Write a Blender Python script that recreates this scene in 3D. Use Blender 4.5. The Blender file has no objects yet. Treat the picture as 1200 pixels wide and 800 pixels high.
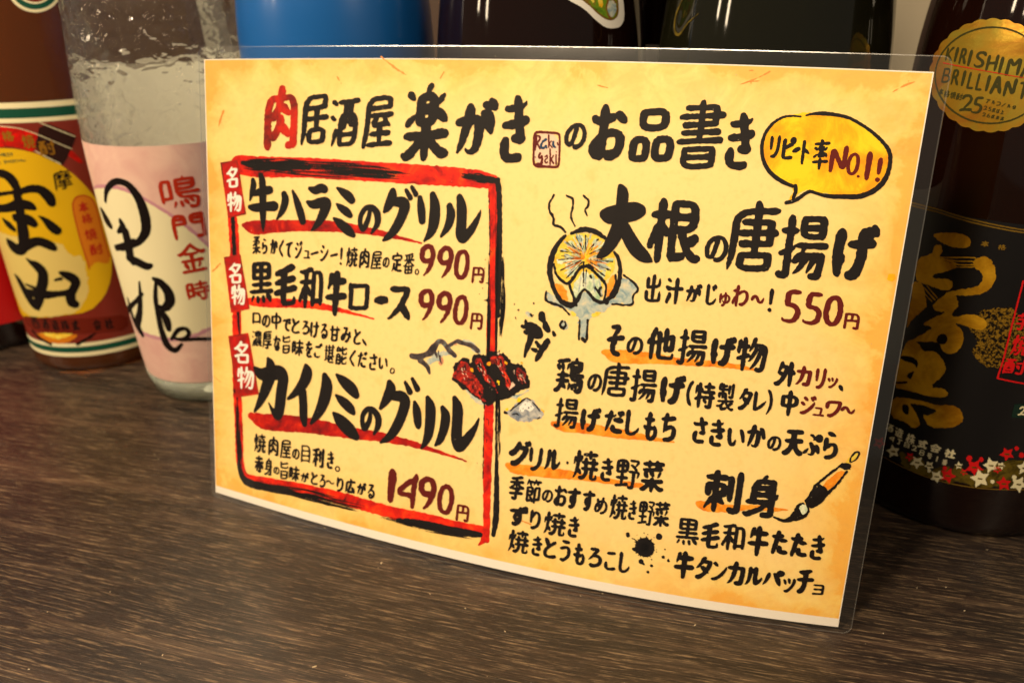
import bpy, math, numpy as np
from mathutils import Vector, Matrix

# ------------------------------------------------------------------ camera, world, lamps, exposure
sc = bpy.context.scene
sc.view_settings.view_transform = 'Standard'
sc.view_settings.look = 'None'
sc.view_settings.gamma = 1.0
sc.view_settings.exposure = 0.0
COL = sc.collection
R_W = ((0.9493598016278486, 0.31401264355831177, -0.010584268450559126),
       (-0.12306672592608495, 0.402643101676113, 0.907046367967186),
       (0.28908571051324333, -0.8598107886960555, 0.42089768307617803))
CAM = Vector((0.09757257, -0.25215272, 0.23282784))
cam_d = bpy.data.cameras.new('camera')
cam = bpy.data.objects.new('camera', cam_d)
COL.objects.link(cam)
m3 = Matrix(R_W).transposed()
cam.matrix_world = Matrix.Translation(CAM) @ m3.to_4x4()
cam_d.sensor_width = 36.0
cam_d.lens = 879.28 / 1200 * 36
cam_d.clip_start = 0.01
cam_d.clip_end = 20
cam_d.dof.use_dof = True
cam_d.dof.focus_distance = 0.275
cam_d.dof.aperture_fstop = 10.0
sc.camera = cam

w = bpy.data.worlds.new('World')
sc.world = w
w.use_nodes = True
wn = w.node_tree
bg = wn.nodes['Background']
bg.inputs[0].default_value = (1.0, 0.84, 0.66, 1)
bg.inputs[1].default_value = 0.17

def area(name, loc, target, size, power, col, sy=None):
    l = bpy.data.lights.new(name, 'AREA')
    l.shape = 'RECTANGLE' if sy else 'DISK'
    l.size = size
    if sy: l.size_y = sy
    l.energy = power
    l.color = col
    o = bpy.data.objects.new(name, l)
    o.location = loc
    d = Vector(target) - Vector(loc)
    o.rotation_euler = d.to_track_quat('-Z', 'Y').to_euler()
    COL.objects.link(o)
    return o

WARM = (1.0, 0.79, 0.53)
area('pendant_lamp_light', (-0.30, -0.50, 0.86), (-0.05, 0.03, 0.10), 0.14, 10.4, WARM)
area('side_fill_light', (0.95, -0.72, 0.85), (0.0, 0.03, 0.10), 0.30, 4.0, WARM)  # added fill from the right, evens out the light on the sheet
area('side_fill_light', (-1.05, -0.55, 0.95), (0.0, 0.03, 0.10), 0.30, 7.0, WARM)  # added fill from the left, balances the right one
area('rear_fill_light', (-0.42, 0.50, 0.68), (-0.24, 0.05, 0.05), 0.30, 5.0, WARM)  # added light: brightens the glass from behind, gives the table its sheen
area('room_lamp_light', (-1.75, -1.62, 0.86), (0.0, 0.1, 0.2), 0.10, 4.0, WARM, 0.40)
area('room_lamp_light', (-2.15, -1.32, 0.90), (0.0, 0.1, 0.2), 0.10, 4.0, WARM, 0.40)

# ------------------------------------------------------------------ helpers
def lin(c):
    c = c / 255.0
    return c / 12.92 if c <= 0.04045 else ((c + 0.055) / 1.055) ** 2.4
def rgb(r, g, b): return (lin(r), lin(g), lin(b), 1.0)

def mat(name, col=(0.5, 0.5, 0.5, 1), rough=0.5, **k):
    m = bpy.data.materials.new(name)
    m.use_nodes = True
    b = m.node_tree.nodes['Principled BSDF']
    b.inputs['Base Color'].default_value = col
    b.inputs['Roughness'].default_value = rough
    for a, v in k.items():
        b.inputs[a.replace('_', ' ')].default_value = v
    return m
def N(m, t, **k):
    n = m.node_tree.nodes.new(t)
    for a, v in k.items(): setattr(n, a, v)
    return n
def L(m, a, b): m.node_tree.links.new(a, b)
def BS(m): return m.node_tree.nodes['Principled BSDF']
def coords(m, kind='Object', scale=(1, 1, 1), rot=(0, 0, 0)):
    tc = N(m, 'ShaderNodeTexCoord'); mp = N(m, 'ShaderNodeMapping')
    mp.inputs['Scale'].default_value = scale
    mp.inputs['Rotation'].default_value = rot
    L(m, tc.outputs[kind], mp.inputs['Vector'])
    return mp.outputs['Vector']
def noise(m, vec, scale, detail=4, rough=0.55, dist=0.0):
    n = N(m, 'ShaderNodeTexNoise')
    n.inputs['Scale'].default_value = scale
    n.inputs['Detail'].default_value = detail
    n.inputs['Roughness'].default_value = rough
    n.inputs['Distortion'].default_value = dist
    L(m, vec, n.inputs['Vector'])
    return n.outputs['Fac']
def ramp(m, fac, stops):
    r = N(m, 'ShaderNodeValToRGB')
    e = r.color_ramp.elements
    while len(e) < len(stops): e.new(0.5)
    for el, (p, c) in zip(e, stops):
        el.position = p; el.color = c
    L(m, fac, r.inputs['Fac'])
    return r.outputs['Color']
def mix(m, fac, a, b, blend='MIX'):
    n = N(m, 'ShaderNodeMix', data_type='RGBA', blend_type=blend)
    for s, v in ((0, fac), (6, a), (7, b)):
        if isinstance(v, (int, float)): n.inputs[s].default_value = v
        elif isinstance(v, tuple): n.inputs[s].default_value = v
        else: L(m, v, n.inputs[s])
    return n.outputs[2]
def math_(m, op, a, b=None):
    n = N(m, 'ShaderNodeMath', operation=op)
    for s, v in ((0, a), (1, b)):
        if v is None: continue
        if isinstance(v, (int, float)): n.inputs[s].default_value = v
        else: L(m, v, n.inputs[s])
    return n.outputs[0]
def bump(m, h, strength, dist):
    b = N(m, 'ShaderNodeBump')
    b.inputs['Strength'].default_value = strength
    b.inputs['Distance'].default_value = dist
    L(m, h, b.inputs['Height'])
    L(m, b.outputs[0], BS(m).inputs['Normal'])

def mesh_obj(name, verts, faces, material=None, parent=None, smooth=False, uv=None):
    me = bpy.data.meshes.new(name)
    me.from_pydata(verts, [], faces)
    if smooth: me.polygons.foreach_set('use_smooth', [True] * len(me.polygons))
    if uv is not None:
        l = me.uv_layers.new(name='UVMap')
        idx = np.empty(len(me.loops), np.int32); me.loops.foreach_get('vertex_index', idx)
        l.data.foreach_set('uv', np.asarray(uv, np.float32)[idx].ravel())
    me.update()
    o = bpy.data.objects.new(name, me)
    COL.objects.link(o)
    if material: me.materials.append(material)
    if parent: o.parent = parent
    return o
def empty(name, loc, label, cat, group=None):
    o = bpy.data.objects.new(name, None)
    o.empty_display_size = 0.02
    o.location = loc
    COL.objects.link(o)
    o['label'] = label; o['category'] = cat
    if group: o['group'] = group
    return o

# ------------------------------------------------------------------ brush and print engine
def chaikin(P, n=2):
    for _ in range(n):
        if len(P) < 3: return P
        closed = np.allclose(P[0], P[-1])
        Q = np.empty((2 * len(P) - 2, P.shape[1])); Q[0::2] = .78 * P[:-1] + .22 * P[1:]; Q[1::2] = .22 * P[:-1] + .78 * P[1:]
        P = np.vstack([Q, Q[:1]]) if closed else np.vstack([P[:1], Q, P[-1:]])
    return P
def resample(P, step):
    if len(P) < 2: return P
    Ls = np.r_[0, np.cumsum(np.hypot(*np.diff(P[:, :2], axis=0).T))]
    n = max(2, int(Ls[-1] / step) + 2); t = np.linspace(0, Ls[-1], n)
    return np.stack([np.interp(t, Ls, P[:, k]) for k in range(P.shape[1])], 1)
def brush_samples(P, wt, style=1.0):
    P = resample(chaikin(np.asarray(P, float)), wt * .25)
    n = len(P)
    if n == 1: return np.c_[P, [wt]]
    d = np.gradient(P, axis=0); d /= np.hypot(*d.T)[:, None] + 1e-9
    Lt = np.hypot(*np.diff(P, axis=0).T).sum(); closed = np.allclose(P[0], P[-1], atol=wt * .2)
    r = wt * (1.06 - .17 * np.abs(d[:, 0]) ** 2 * style)
    s = np.linspace(0, 1, n) * Lt / wt; se = Lt / wt - s
    if not closed:
        fall = d[-1]
        r *= 1 + .14 * style * np.exp(-((s - 1) / 1.3) ** 2)
        if fall[1] < -.25 and fall[0] < -.12: r *= 1 - .72 * style * np.exp(-se / 2.6)
        elif fall[1] < -.25 and fall[0] > .3: r *= (1 + .28 * style * np.exp(-((se - 2.2) / 1.8) ** 2)) * (1 - .55 * style * np.exp(-se / .9))
        elif fall[1] < -.5: r *= 1 - .3 * style * np.exp(-se / 1.6)
        elif abs(fall[0]) > .7: r *= 1 + .22 * style * np.exp(-((se - 1) / 1.2) ** 2)
        elif fall[1] > .3: r *= 1 - .75 * style * np.exp(-se / 1.8)
        r *= 1 - .25 * style * np.exp(-s / .7)
    return np.c_[P, r]
NG = np.random.RandomState(3).rand(64, 64) * 2 - 1
def noise2(X, Y, sd):
    X = X + sd * 7.3; Y = Y + sd * 3.1
    xi = np.floor(X).astype(int); yi = np.floor(Y).astype(int); fx = X - xi; fy = Y - yi
    fx = fx * fx * (3 - 2 * fx); fy = fy * fy * (3 - 2 * fy)
    G = lambda a, b: NG[a % 64, b % 64]
    return (G(xi, yi) * (1 - fx) + G(xi + 1, yi) * fx) * (1 - fy) + (G(xi, yi + 1) * (1 - fx) + G(xi + 1, yi + 1) * fx) * fy
def char_samples(g, box, wt, style=1., slant=.07):
    S = [np.array(s, float).reshape(-1, 2) for s in g[2]]
    S = [np.c_[s[:, 0], s[:, 1] + slant * style * (s[:, 0] - g[0] / 2)] for s in S]
    A = np.vstack(S); lo = A.min(0); hi = A.max(0); sp = np.maximum(hi - lo, 1e-6)
    x0, y0, x1, y1 = box
    # dense characters get a thinner brush so their counters stay open
    Lt = sum(np.hypot(*(np.diff(s, axis=0) / sp * [x1 - x0, y1 - y0]).T).sum() for s in S if len(s) > 1)
    if Lt > 0: wt = min(wt, (.76 if y1 - y0 > 15 else .73) * (x1 - x0) * (y1 - y0) / (2 * Lt) if g[0] > 30 and g[1] > 30 else wt)
    if g[0] > 60 and g[1] > 60 and g is not GLYPHS.get('9') and g is not GLYPHS.get('0'): wt = min(wt, (.10 if y1 - y0 > 15 else .103) * math.sqrt((x1 - x0) * (y1 - y0)))
    m = wt * .95
    tx0, tx1, ty0, ty1 = x0 + m, x1 - m, y0 + m, y1 - m
    if hi[0] - lo[0] < 6 or tx1 < tx0: tx0 = tx1 = (x0 + x1) / 2
    if hi[1] - lo[1] < 6 or ty1 < ty0: ty0 = ty1 = (y0 + y1) / 2
    return np.vstack([brush_samples(np.c_[tx0 + (s[:, 0] - lo[0]) / sp[0] * (tx1 - tx0), ty0 + (s[:, 1] - lo[1]) / sp[1] * (ty1 - ty0)], wt, style) for s in S])
def grid(x0, y0, x1, y1, cell):
    nx = int((x1 - x0) / cell) + 2; ny = int((y1 - y0) / cell) + 2
    return np.meshgrid(x0 + np.arange(nx) * cell, y0 + np.arange(ny) * cell)
def disc_field(S, cell, rough, sd):
    x0, y0 = (S[:, :2] - S[:, 2:]).min(0) - 2.5 * cell; x1, y1 = (S[:, :2] + S[:, 2:]).max(0) + 2.5 * cell
    X, Y = grid(x0, y0, x1, y1, cell); ny, nx = X.shape
    F = np.full(X.shape, 1e3)
    for x, y, r in S:
        R = r + 2.5 * cell
        i0 = max(0, int((x - R - x0) / cell)); i1 = min(nx, int((x + R - x0) / cell) + 2); j0 = max(0, int((y - R - y0) / cell)); j1 = min(ny, int((y + R - y0) / cell) + 2)
        d = np.hypot(X[j0:j1, i0:i1] - x, Y[j0:j1, i0:i1] - y) - r
        np.minimum(F[j0:j1, i0:i1], d, out=F[j0:j1, i0:i1])
    F = np.minimum(F, 2.5 * cell)
    if rough: F = F + rough * .8 * noise2(X / (rough * 4), Y / (rough * 4), sd)
    return X, Y, F
def poly_field(P, cell, rough, sd, sm=1):
    P = np.asarray(P, float)
    if sm: P = chaikin(np.vstack([P, P[:1]]), sm)[:-1]
    lo = P.min(0) - 3 * cell - rough; hi = P.max(0) + 3 * cell + rough
    X, Y = grid(lo[0], lo[1], hi[0], hi[1], cell)
    D = np.full(X.shape, 1e9); ins = np.zeros(X.shape, bool)
    for a, b in zip(P, np.roll(P, -1, 0)):
        d = b - a; l2 = d @ d + 1e-12
        t = np.clip(((X - a[0]) * d[0] + (Y - a[1]) * d[1]) / l2, 0, 1)
        D = np.minimum(D, (X - a[0] - t * d[0]) ** 2 + (Y - a[1] - t * d[1]) ** 2)
        c = (a[1] > Y) != (b[1] > Y)
        if abs(d[1]) > 1e-12: ins ^= c & (X < a[0] + (Y - a[1]) * d[0] / d[1])
    F = np.sqrt(D); F[ins] *= -1
    if rough: F = F + rough * (noise2(X / (rough * 3), Y / (rough * 3), sd) + .5 * noise2(X / rough, Y / rough, sd + 5))
    return X, Y, F
def march(X, Y, F, out, run=6):
    """turn the region F < 0 into flat polygons appended to out = [points, faces]"""
    V, Fc = out
    I = F < 0
    n4 = I[:-1, :-1].astype(int) + I[1:, :-1] + I[:-1, 1:] + I[1:, 1:]
    xs = X[0]; ys = Y[:, 0]
    for j in range(n4.shape[0]):
        row = n4[j]
        full = np.nonzero(row == 4)[0]
        if len(full):
            st = full[0]; pv = st
            for i in list(full[1:]) + [10 ** 9]:
                if i != pv + 1 or pv - st + 1 >= run:
                    k = len(V)
                    V += [(xs[st], ys[j]), (xs[pv + 1], ys[j]), (xs[pv + 1], ys[j + 1]), (xs[st], ys[j + 1])]
                    Fc.append((k, k + 1, k + 2, k + 3))
                    st = i
                pv = i
        for i in np.nonzero((row > 0) & (row < 4))[0]:
            c = ((xs[i], ys[j], F[j, i]), (xs[i + 1], ys[j], F[j, i + 1]), (xs[i + 1], ys[j + 1], F[j + 1, i + 1]), (xs[i], ys[j + 1], F[j + 1, i]))
            p = []
            for q in range(4):
                a = c[q]; b = c[(q + 1) % 4]
                if a[2] < 0: p.append((a[0], a[1]))
                if (a[2] < 0) != (b[2] < 0):
                    t = a[2] / (a[2] - b[2]); p.append((a[0] + t * (b[0] - a[0]), a[1] + t * (b[1] - a[1])))
            if len(p) > 2:
                k = len(V); V += p; Fc.append(tuple(range(k, k + len(p))))
SEED = [0]
def print_item(it, surface, parent, materials):
    """build one printed item (characters, traced strokes, washes) as real ink laid on a surface"""
    out = ([], [])
    rough = it.get('rough')
    for c in it.get('c', []):
        SEED[0] += 1
        wt = c[5] * 1.19
        S = char_samples(GLYPHS[c[0]], c[1:5], wt); cell = min(.3, max(.09, wt * .3))
        march(*disc_field(S, cell, rough if rough is not None else wt * .13, SEED[0]), out)
    for s in it.get('t', []):
        SEED[0] += 1
        P = np.array(s, float)
        rm = max(.06, P[:, 2].mean())
        if it['n'] == 'lettering': P[:, 2] *= 1.25
        if it['n'] == 'seal_mark': P[:, 2] *= 1.4
        if it['n'] == 'drawing_outline': P[:, 2] *= 1.25
        P = resample(P if it.get('keep') else chaikin(P, 2), rm * .2) if len(P) > 1 else P
        cell = min(.3, max(.08, rm * .3))
        march(*disc_field(P, cell, rough if rough is not None else .1, SEED[0]), out)
    for s in it.get('f', []):
        SEED[0] += 1
        P = np.array(s, float)
        ext = (P.max(0) - P.min(0)).min()
        march(*poly_field(P, min(.35, max(.1, ext * .06)), rough or 0, SEED[0], 0 if it.get('keep') else 1), out)
    for s in it.get('d', []):
        rs = np.random.RandomState(11 + SEED[0]); SEED[0] += 1
        P = resample(np.array(s, float), .4); n = len(P)
        d = np.gradient(P[:, :2], axis=0); d /= np.hypot(*d.T)[:, None] + 1e-9; nn = np.c_[-d[:, 1], d[:, 0]]
        for _ in range(int(22 + 14 * P[:, 2].max())):
            o = rs.uniform(-1, 1); ln = int(rs.uniform(.06, .45) * n) + 2; st = rs.randint(0, max(1, n - ln)); r = rs.uniform(.06, .3)
            q = P[st:st + ln, :2] + nn[st:st + ln] * P[st:st + ln, 2:] * o + rs.normal(0, .02, (len(P[st:st + ln]), 2))
            if len(q) < 2: continue
            rr = r * np.sin(np.linspace(.15, 3.0, len(q))) + .03
            march(*disc_field(resample(np.c_[q, rr], .1), .12, .06, SEED[0]), out)
    V = surface(np.array(out[0]), it.get('z', 1))
    o = mesh_obj(it['n'], V, out[1], materials[it['m']], parent)
    if it.get('l'): o['label'] = it['l']
    return o

GLYPHS={
"!":[20,116,[[13,112,9,40],[9,6,10,5]]],
"(":[40,148,[[36,146,23,130,16,114,10,90,8,70,12,48,16,34,27,12,38,0]]],
")":[39,148,[[2,148,7,144,20,124,26,106,30,82,30,64,26,42,15,17,4,2]]],
".":[19,19,[[10,10]]],
"0":[70,111,[[20,14,34,8,46,10,55,21,60,36,62,56,59,80,51,96,46,101,38,103,32,103,22,99,17,94,11,80,8,56,9,42,11,30,20,14]]],
"1":[16,109,[[8,100,8,8]]],
"2":[70,111,[[2,0,12,4,26,7,62,8],[4,82,9,96,17,100,28,102,36,101,44,97,52,84,53,76,50,59,40,42,24,20,20,8]]],
"4":[73,111,[[54,90,41,84,20,58,17,53,18,46,24,43,54,42],[58,104,54,80,54,8]]],
"5":[62,110,[[50,102,15,102,14,66,16,62,35,59,47,52,52,44,53,36,50,21,41,11,28,8,11,10,5,12,2,18]]],
"6":[67,111,[[42,100,27,87,16,70,9,42,10,26,16,16,26,9,34,8,44,9,51,14,55,18,58,28,58,38,55,46,51,51,40,55,12,52]]],
"8":[70,112,[[22,56,48,56],[22,56,12,72,11,80,12,88,16,95,21,100,32,103,38,104,48,101,52,98,59,86,59,76,57,70,48,56],[22,56,10,41,9,34,10,22,15,15,19,12,24,9,36,7,46,9,53,13,57,17,60,24,61,32,59,42,48,56]]],
"9":[68,111,[[54,58,30,55,22,57,16,61,10,69,9,76,10,88,12,93,22,101,30,103,38,103,45,101,52,94,58,82,59,69,50,38,39,22,26,10]]],
"A":[106,110,[[10,6,27,41,45,87,52,90,60,87,75,52,77,45,96,6,102,2],[28,40,78,40]]],
"B":[75,109,[[8,54,37,54,47,53,57,48,63,42,66,30,65,23,60,15,50,9,32,7,10,7,8,10,8,99,10,101,36,101,45,99,52,94,56,82,55,74,53,68,42,56]]],
"C":[98,112,[[96,88,89,98,68,103,50,103,34,98,21,88,13,77,9,64,9,48,11,38,17,26,30,15,44,9,62,6,77,9,91,14,98,24]]],
"E":[63,109,[[8,54,52,54],[54,102,8,100,8,12,9,8,12,7,56,6]]],
"H":[92,109,[[84,100,84,8],[8,54,84,54],[8,100,8,8]]],
"I":[16,109,[[8,100,8,8]]],
"K":[92,109,[[8,56,17,56,26,54,76,6,90,0],[8,100,8,8],[80,108,65,103,32,66,28,56]]],
"L":[65,109,[[8,100,8,9,12,7,58,6]]],
"M":[101,109,[[8,8,8,83,9,87,16,91,22,89,42,64,50,61,59,64,81,90,85,90,92,86,94,80,94,8]]],
"N":[101,109,[[94,100,93,29,92,25,85,20,80,21,77,23,21,87,16,89,9,84,8,78,8,8]]],
"O":[117,112,[[82,12,96,22,102,31,107,44,108,62,101,83,95,91,86,97,68,103,50,103,32,97,20,88,12,73,9,62,9,50,14,33,24,20,33,13,44,9,66,8,82,12]]],
"R":[84,109,[[8,54,29,54,43,58,51,65,54,80,51,92,42,100,26,102,12,102,8,100,8,8],[38,54,70,7,80,2]]],
"S":[62,112,[[58,88,51,99,44,102,36,104,22,102,17,100,11,94,9,88,9,78,14,69,42,50,50,42,54,28,52,18,48,13,38,8,20,8,6,15,2,26]]],
"T":[91,109,[[44,102,44,8],[8,102,84,102]]],
"U":[94,110,[[8,102,8,39,10,28,20,15,34,8,46,7,57,8,67,11,76,18,82,25,85,42,86,102]]],
"、":[45,45,[[10,34,32,14]]],
"。":[48,49,[[44,26,42,32,37,40,28,44,22,44,13,41,9,38,5,32,4,24,5,18,10,10,16,6,26,5,34,7,41,13,43,20,44,26]]],
"〜":[146,43,[[12,22,17,27,30,34,42,36,50,35,62,31,80,15,91,9,106,7,117,9,123,12,136,26]]],
"い":[127,113,[[8,106,8,76,11,48,16,28,23,15,32,9,38,8,46,11,52,18,57,28,59,35,58,42],[96,102,105,86,112,66,120,34]]],
"う":[102,133,[[26,126,80,120],[8,82,48,89,68,89,77,87,86,82,93,70,94,60,92,46,86,34,79,27,62,16,48,11,32,9,24,12]]],
"お":[135,133,[[42,126,40,13,34,8,23,9,12,16,7,24,7,30,11,38,29,52,49,61,59,63,76,65,93,64,104,60,112,52,114,42,114,34,112,27,105,18,93,11,74,7,68,10],[4,102,9,98,24,96,74,102],[100,108,126,90]]],
"か":[141,131,[[6,88,52,92,70,92,80,90,85,86,88,75,87,46,84,30,79,15,71,8,58,7,49,8,42,16],[102,108,109,105,112,102,124,80,132,58],[48,124,45,99,33,56,23,30,12,8]]],
"が":[146,141,[[8,88,70,93,80,91,86,86,88,80,89,68,88,48,84,26,80,16,72,9,62,7,49,9,44,14],[48,124,46,100,37,66,28,40,12,8],[104,106,111,104,115,97,124,80,134,58],[128,136,131,135,140,122,144,120],[108,130,113,128,120,116]]],
"き":[111,136,[[56,130,58,127,71,86,88,48,86,45,62,48],[4,78,62,78,82,80,104,84],[8,112,52,110,74,112,95,117,100,122],[14,46,11,38,11,26,15,17,23,12,30,9,46,7,70,7,84,8]]],
"く":[83,138,[[66,126,15,83,11,78,10,72,10,66,16,59,66,18]]],
"け":[129,134,[[50,94,88,93,122,96],[96,128,96,70,93,40,86,24,77,14,68,8,58,8],[12,126,8,92,6,58,8,40,11,30,14,14],[24,54,19,37,12,30]]],
"げ":[139,143,[[52,94,86,94,124,96],[24,60,24,54,20,39,12,32],[12,126,8,90,6,60,8,42,11,31,14,14],[110,134,112,133,118,118],[94,128,94,55,91,40,84,24,76,15,67,9,60,10],[128,138,134,124]]],
"こ":[106,116,[[16,108,88,108],[8,46,6,30,8,24,11,18,22,11,42,6,72,7,100,10]]],
"ご":[131,141,[[16,110,88,110],[94,130,98,128,106,114],[8,46,7,30,9,23,15,15,24,11,44,7,78,8,99,12,106,18],[116,136,124,122,126,120]]],
"さ":[113,135,[[24,56,16,53,12,38,13,24,21,15,33,9,48,7,90,8],[66,54,81,54,90,56],[4,104,8,101,18,100,56,100,86,103,106,106],[60,130,63,126,68,109,76,90,89,65,90,56],[90,56,90,56]]],
"し":[105,133,[[8,126,7,32,10,20,15,13,22,10,34,7,48,7,64,11,78,18,90,27,96,34,96,40]]],
"じ":[105,133,[[8,126,7,32,9,22,15,13,22,10,34,7,48,7,65,11,74,15,88,26,96,34,96,42],[60,114,68,96],[80,122,90,106]]],
"す":[134,135,[[8,106,50,108,128,108],[78,128,78,88,82,54,77,32,66,18,55,12,44,7,36,10],[78,80,60,82,52,80,43,73,40,60,43,48,53,41,62,40,80,42]]],
"ず":[138,142,[[118,138,125,135,132,126],[78,80,68,82,52,81,44,75,40,64,40,53,48,44,58,40,75,40],[78,128,78,88,82,52,76,31,65,18,54,12,44,8,34,10],[104,132,106,131,110,122],[6,106,44,108,126,108],[75,40,75,40]]],
"そ":[124,130,[[8,66,42,70,108,74,118,74],[64,70,60,61,51,50,48,42,48,30,49,24,55,17,64,11,84,7,94,6],[32,120,78,121,81,120,84,115,80,108,48,82,42,70]]],
"た":[129,133,[[4,102,7,100,22,99,74,104],[66,40,66,22,69,18,74,14,81,11,96,9,122,10],[46,126,44,111,35,74,24,38,14,10,14,6],[76,78,114,78,122,76]]],
"だ":[141,133,[[46,126,44,110,35,72,14,8],[6,100,32,99,64,103,75,105,80,112],[122,128,126,127,134,114],[76,78,110,78,122,76],[104,122,109,119,117,107,120,106],[66,38,66,23,69,18,76,12,94,9,122,10]]],
"ち":[118,132,[[28,54,37,57,58,65,76,67,88,66,98,63,106,56,110,48,110,35,107,26,100,18,93,13,70,7,40,6],[40,126,40,118,35,93,22,42],[6,104,62,104,102,108]]],
"て":[127,121,[[8,104,68,111,120,114],[82,110,78,102,65,90,59,80,55,70,53,58,54,46,59,32,72,19,84,12,104,8]]],
"で":[135,121,[[8,104,66,111,120,114],[82,110,79,103,63,86,55,70,53,56,55,43,61,28,72,18,86,12,104,8],[120,90,130,76],[104,82,110,70]]],
"と":[103,128,[[90,102,39,75,22,62,16,56,9,44,8,30,9,23,15,15,21,12,33,8,46,6,64,6,96,10],[8,122,14,118,34,74]]],
"な":[134,136,[[88,80,90,24,87,13,78,7,64,6,52,9,45,14,42,22,45,32,55,39,64,41,78,41,85,39,102,33,120,22],[48,130,45,111,36,86,21,56,10,38],[6,102,34,103,72,108],[98,106,121,93,126,88]]],
"の":[131,120,[[68,112,66,92,61,70,51,40,42,26,36,22,32,21,20,22,13,30,9,38,7,56,8,68,14,82,26,96,41,107,58,112,81,112,96,108,106,101,117,89,123,72,123,52,119,36,109,24,98,15,78,8,66,10]]],
"ぷ":[149,128,[[54,120,62,120,88,106,89,102,87,96,82,92,78,92],[6,18,18,24,40,42],[116,58,129,38,138,20],[60,72,72,60,86,41,89,32,89,18,82,9,68,6,50,8,46,12],[144,94,145,104,144,110,140,114,130,116,123,114,119,110,118,98,124,90,136,89,144,94]]],
"み":[139,129,[[116,86,116,76,115,64,105,35,99,25,89,16,77,8,68,8],[30,120,72,121,75,119,73,111,60,79,36,31,33,26,26,23,20,22,11,25,7,31,6,36,6,44,11,55,24,66,41,72,69,72,90,67,110,59,130,46,132,42]]],
"め":[131,132,[[22,116,39,69,45,56,60,34],[84,126,82,109,70,71,60,51,43,29,30,20,22,19,16,20,11,24,7,32,6,46,11,64,18,75,23,82,45,96,56,100,72,102,92,100,104,95,114,87,121,74,124,64,123,46,121,40,118,32,111,23,100,15,82,8,72,8]]],
"も":[124,134,[[2,68,7,64,28,60,76,60],[10,104,28,101,78,100],[44,132,47,127,47,122,39,50,38,34,40,25,44,17,57,8,74,6,96,10,110,20,116,32,116,48,112,59,107,66,98,72]]],
"ゅ":[106,111,[[8,54,16,59,25,72,41,84,53,89,76,89,91,82,98,70,100,62,98,49,90,36,78,29,70,27,61,27,47,31,41,34,34,42,34,48],[56,108,58,107,59,102,62,74,62,58,59,34,51,18,46,12,41,7,32,6],[10,98,7,78,6,64,10,28]]],
"ら":[107,131,[[14,96,10,68,10,55,8,44],[30,124,76,114,78,112],[13,55,23,58,46,68,72,70,82,68,91,63,99,50,99,38,98,32,92,22,83,15,62,8,46,6,28,6],[13,55,13,55]]],
"り":[93,135,[[8,84,17,89,26,103,34,111,42,116,54,119,64,118,74,111,80,102,84,88,86,78,84,58,76,34,66,23,54,16,30,8,22,10],[12,128,8,100,8,50]]],
"る":[119,128,[[24,118,78,120,83,117,84,112,50,83,42,73,8,48],[46,74,55,73,64,74,81,74,100,66,109,56,111,48,112,38,108,27,102,19,92,12,70,6,58,6,46,8,42,11,37,17,36,24,37,30,42,36,52,38,58,38,67,35,74,30,78,24,80,10]]],
"ろ":[118,126,[[26,118,76,118,81,115,82,109,52,84,45,73,28,61,10,46],[50,75,58,73,68,74,85,73,100,66,107,59,110,50,109,34,106,26,99,19,90,13,80,10,50,6,42,7,32,12]]],
"わ":[140,133,[[44,126,39,58,40,6],[38,62,28,58,8,30,8,22],[42,76,51,79,76,92,94,95,102,95,115,91,122,87,128,79,132,67,132,56,129,44,123,34,110,22,94,15,86,14,76,16],[10,98,42,100]]],
"を":[126,135,[[118,80,80,66,54,50,41,38,37,26,38,18,40,14,46,10,55,7,82,6,108,8],[8,110,37,109,98,112],[30,76,58,80,68,75,71,71,74,34],[58,134,51,128,47,113,29,77,10,54]]],
"ア":[129,122,[[58,86,55,54,53,44,46,30,37,19,24,10,12,10],[6,114,115,114,113,103,109,96,94,81,84,72]]],
"カ":[119,130,[[56,122,55,103,51,74,43,48,33,30,19,15,11,9,4,8],[8,94,107,93,110,92,111,86,108,42,102,16,98,10,90,8,70,10]]],
"グ":[144,145,[[58,132,59,127,53,113,36,90,13,71,0,70],[110,134,120,120],[52,108,109,106,112,102,110,90,101,70,93,56,74,35,56,21,36,10,30,8,20,10],[130,140,138,126]]],
"コ":[111,111,[[10,104,103,103,104,25,100,18,94,15,8,14]]],
"シ":[129,127,[[10,82,34,68],[34,118,56,102],[8,12,20,8,29,11,56,21,76,33,98,51,116,70,121,78,122,90]]],
"ジ":[136,132,[[98,118,108,102],[10,82,32,68],[34,118,56,102],[10,10,20,8,42,14,54,20,76,33,98,50,117,72,121,78,122,90],[118,126,128,112]]],
"ス":[127,117,[[18,110,94,109,98,106,96,98,89,82,72,56,40,27,17,12,10,10],[74,54,98,30,116,10]]],
"タ":[125,137,[[54,110,110,108,113,105,111,94,95,62,74,36,56,22,32,9,28,8,18,10],[70,132,60,129,52,111,34,90,12,70,6,68],[52,72,58,69,100,40]]],
"チ":[132,129,[[6,72,126,72],[68,112,67,60,62,38,51,21,40,12,34,8,26,8],[16,114,22,112,42,112,68,113,104,120,112,118]]],
"ッ":[107,104,[[2,90,9,87,18,64],[94,96,98,90,93,73,86,56,77,41,60,25,43,13,33,9,24,10],[44,98,47,94,54,72]]],
"ト":[82,129,[[8,78,20,77,74,56],[6,122,8,6]]],
"パ":[143,131,[[84,104,89,101,103,72,116,39,126,10],[44,102,44,98,42,87,34,58,22,30,10,8],[138,110,136,121,126,126,117,124,111,115,113,106,117,101,122,99,128,99,134,102,138,110]]],
"ピ":[120,133,[[14,122,8,114,8,22,11,13,18,9,38,6,94,8],[8,68,31,72,85,90,90,90],[100,100,106,101,111,104,116,114,113,123,109,127,104,128,95,127,89,120,89,110,90,107,100,100]]],
"ュ":[113,80,[[6,8,108,6],[20,74,81,72,84,71,85,68,78,8]]],
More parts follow.
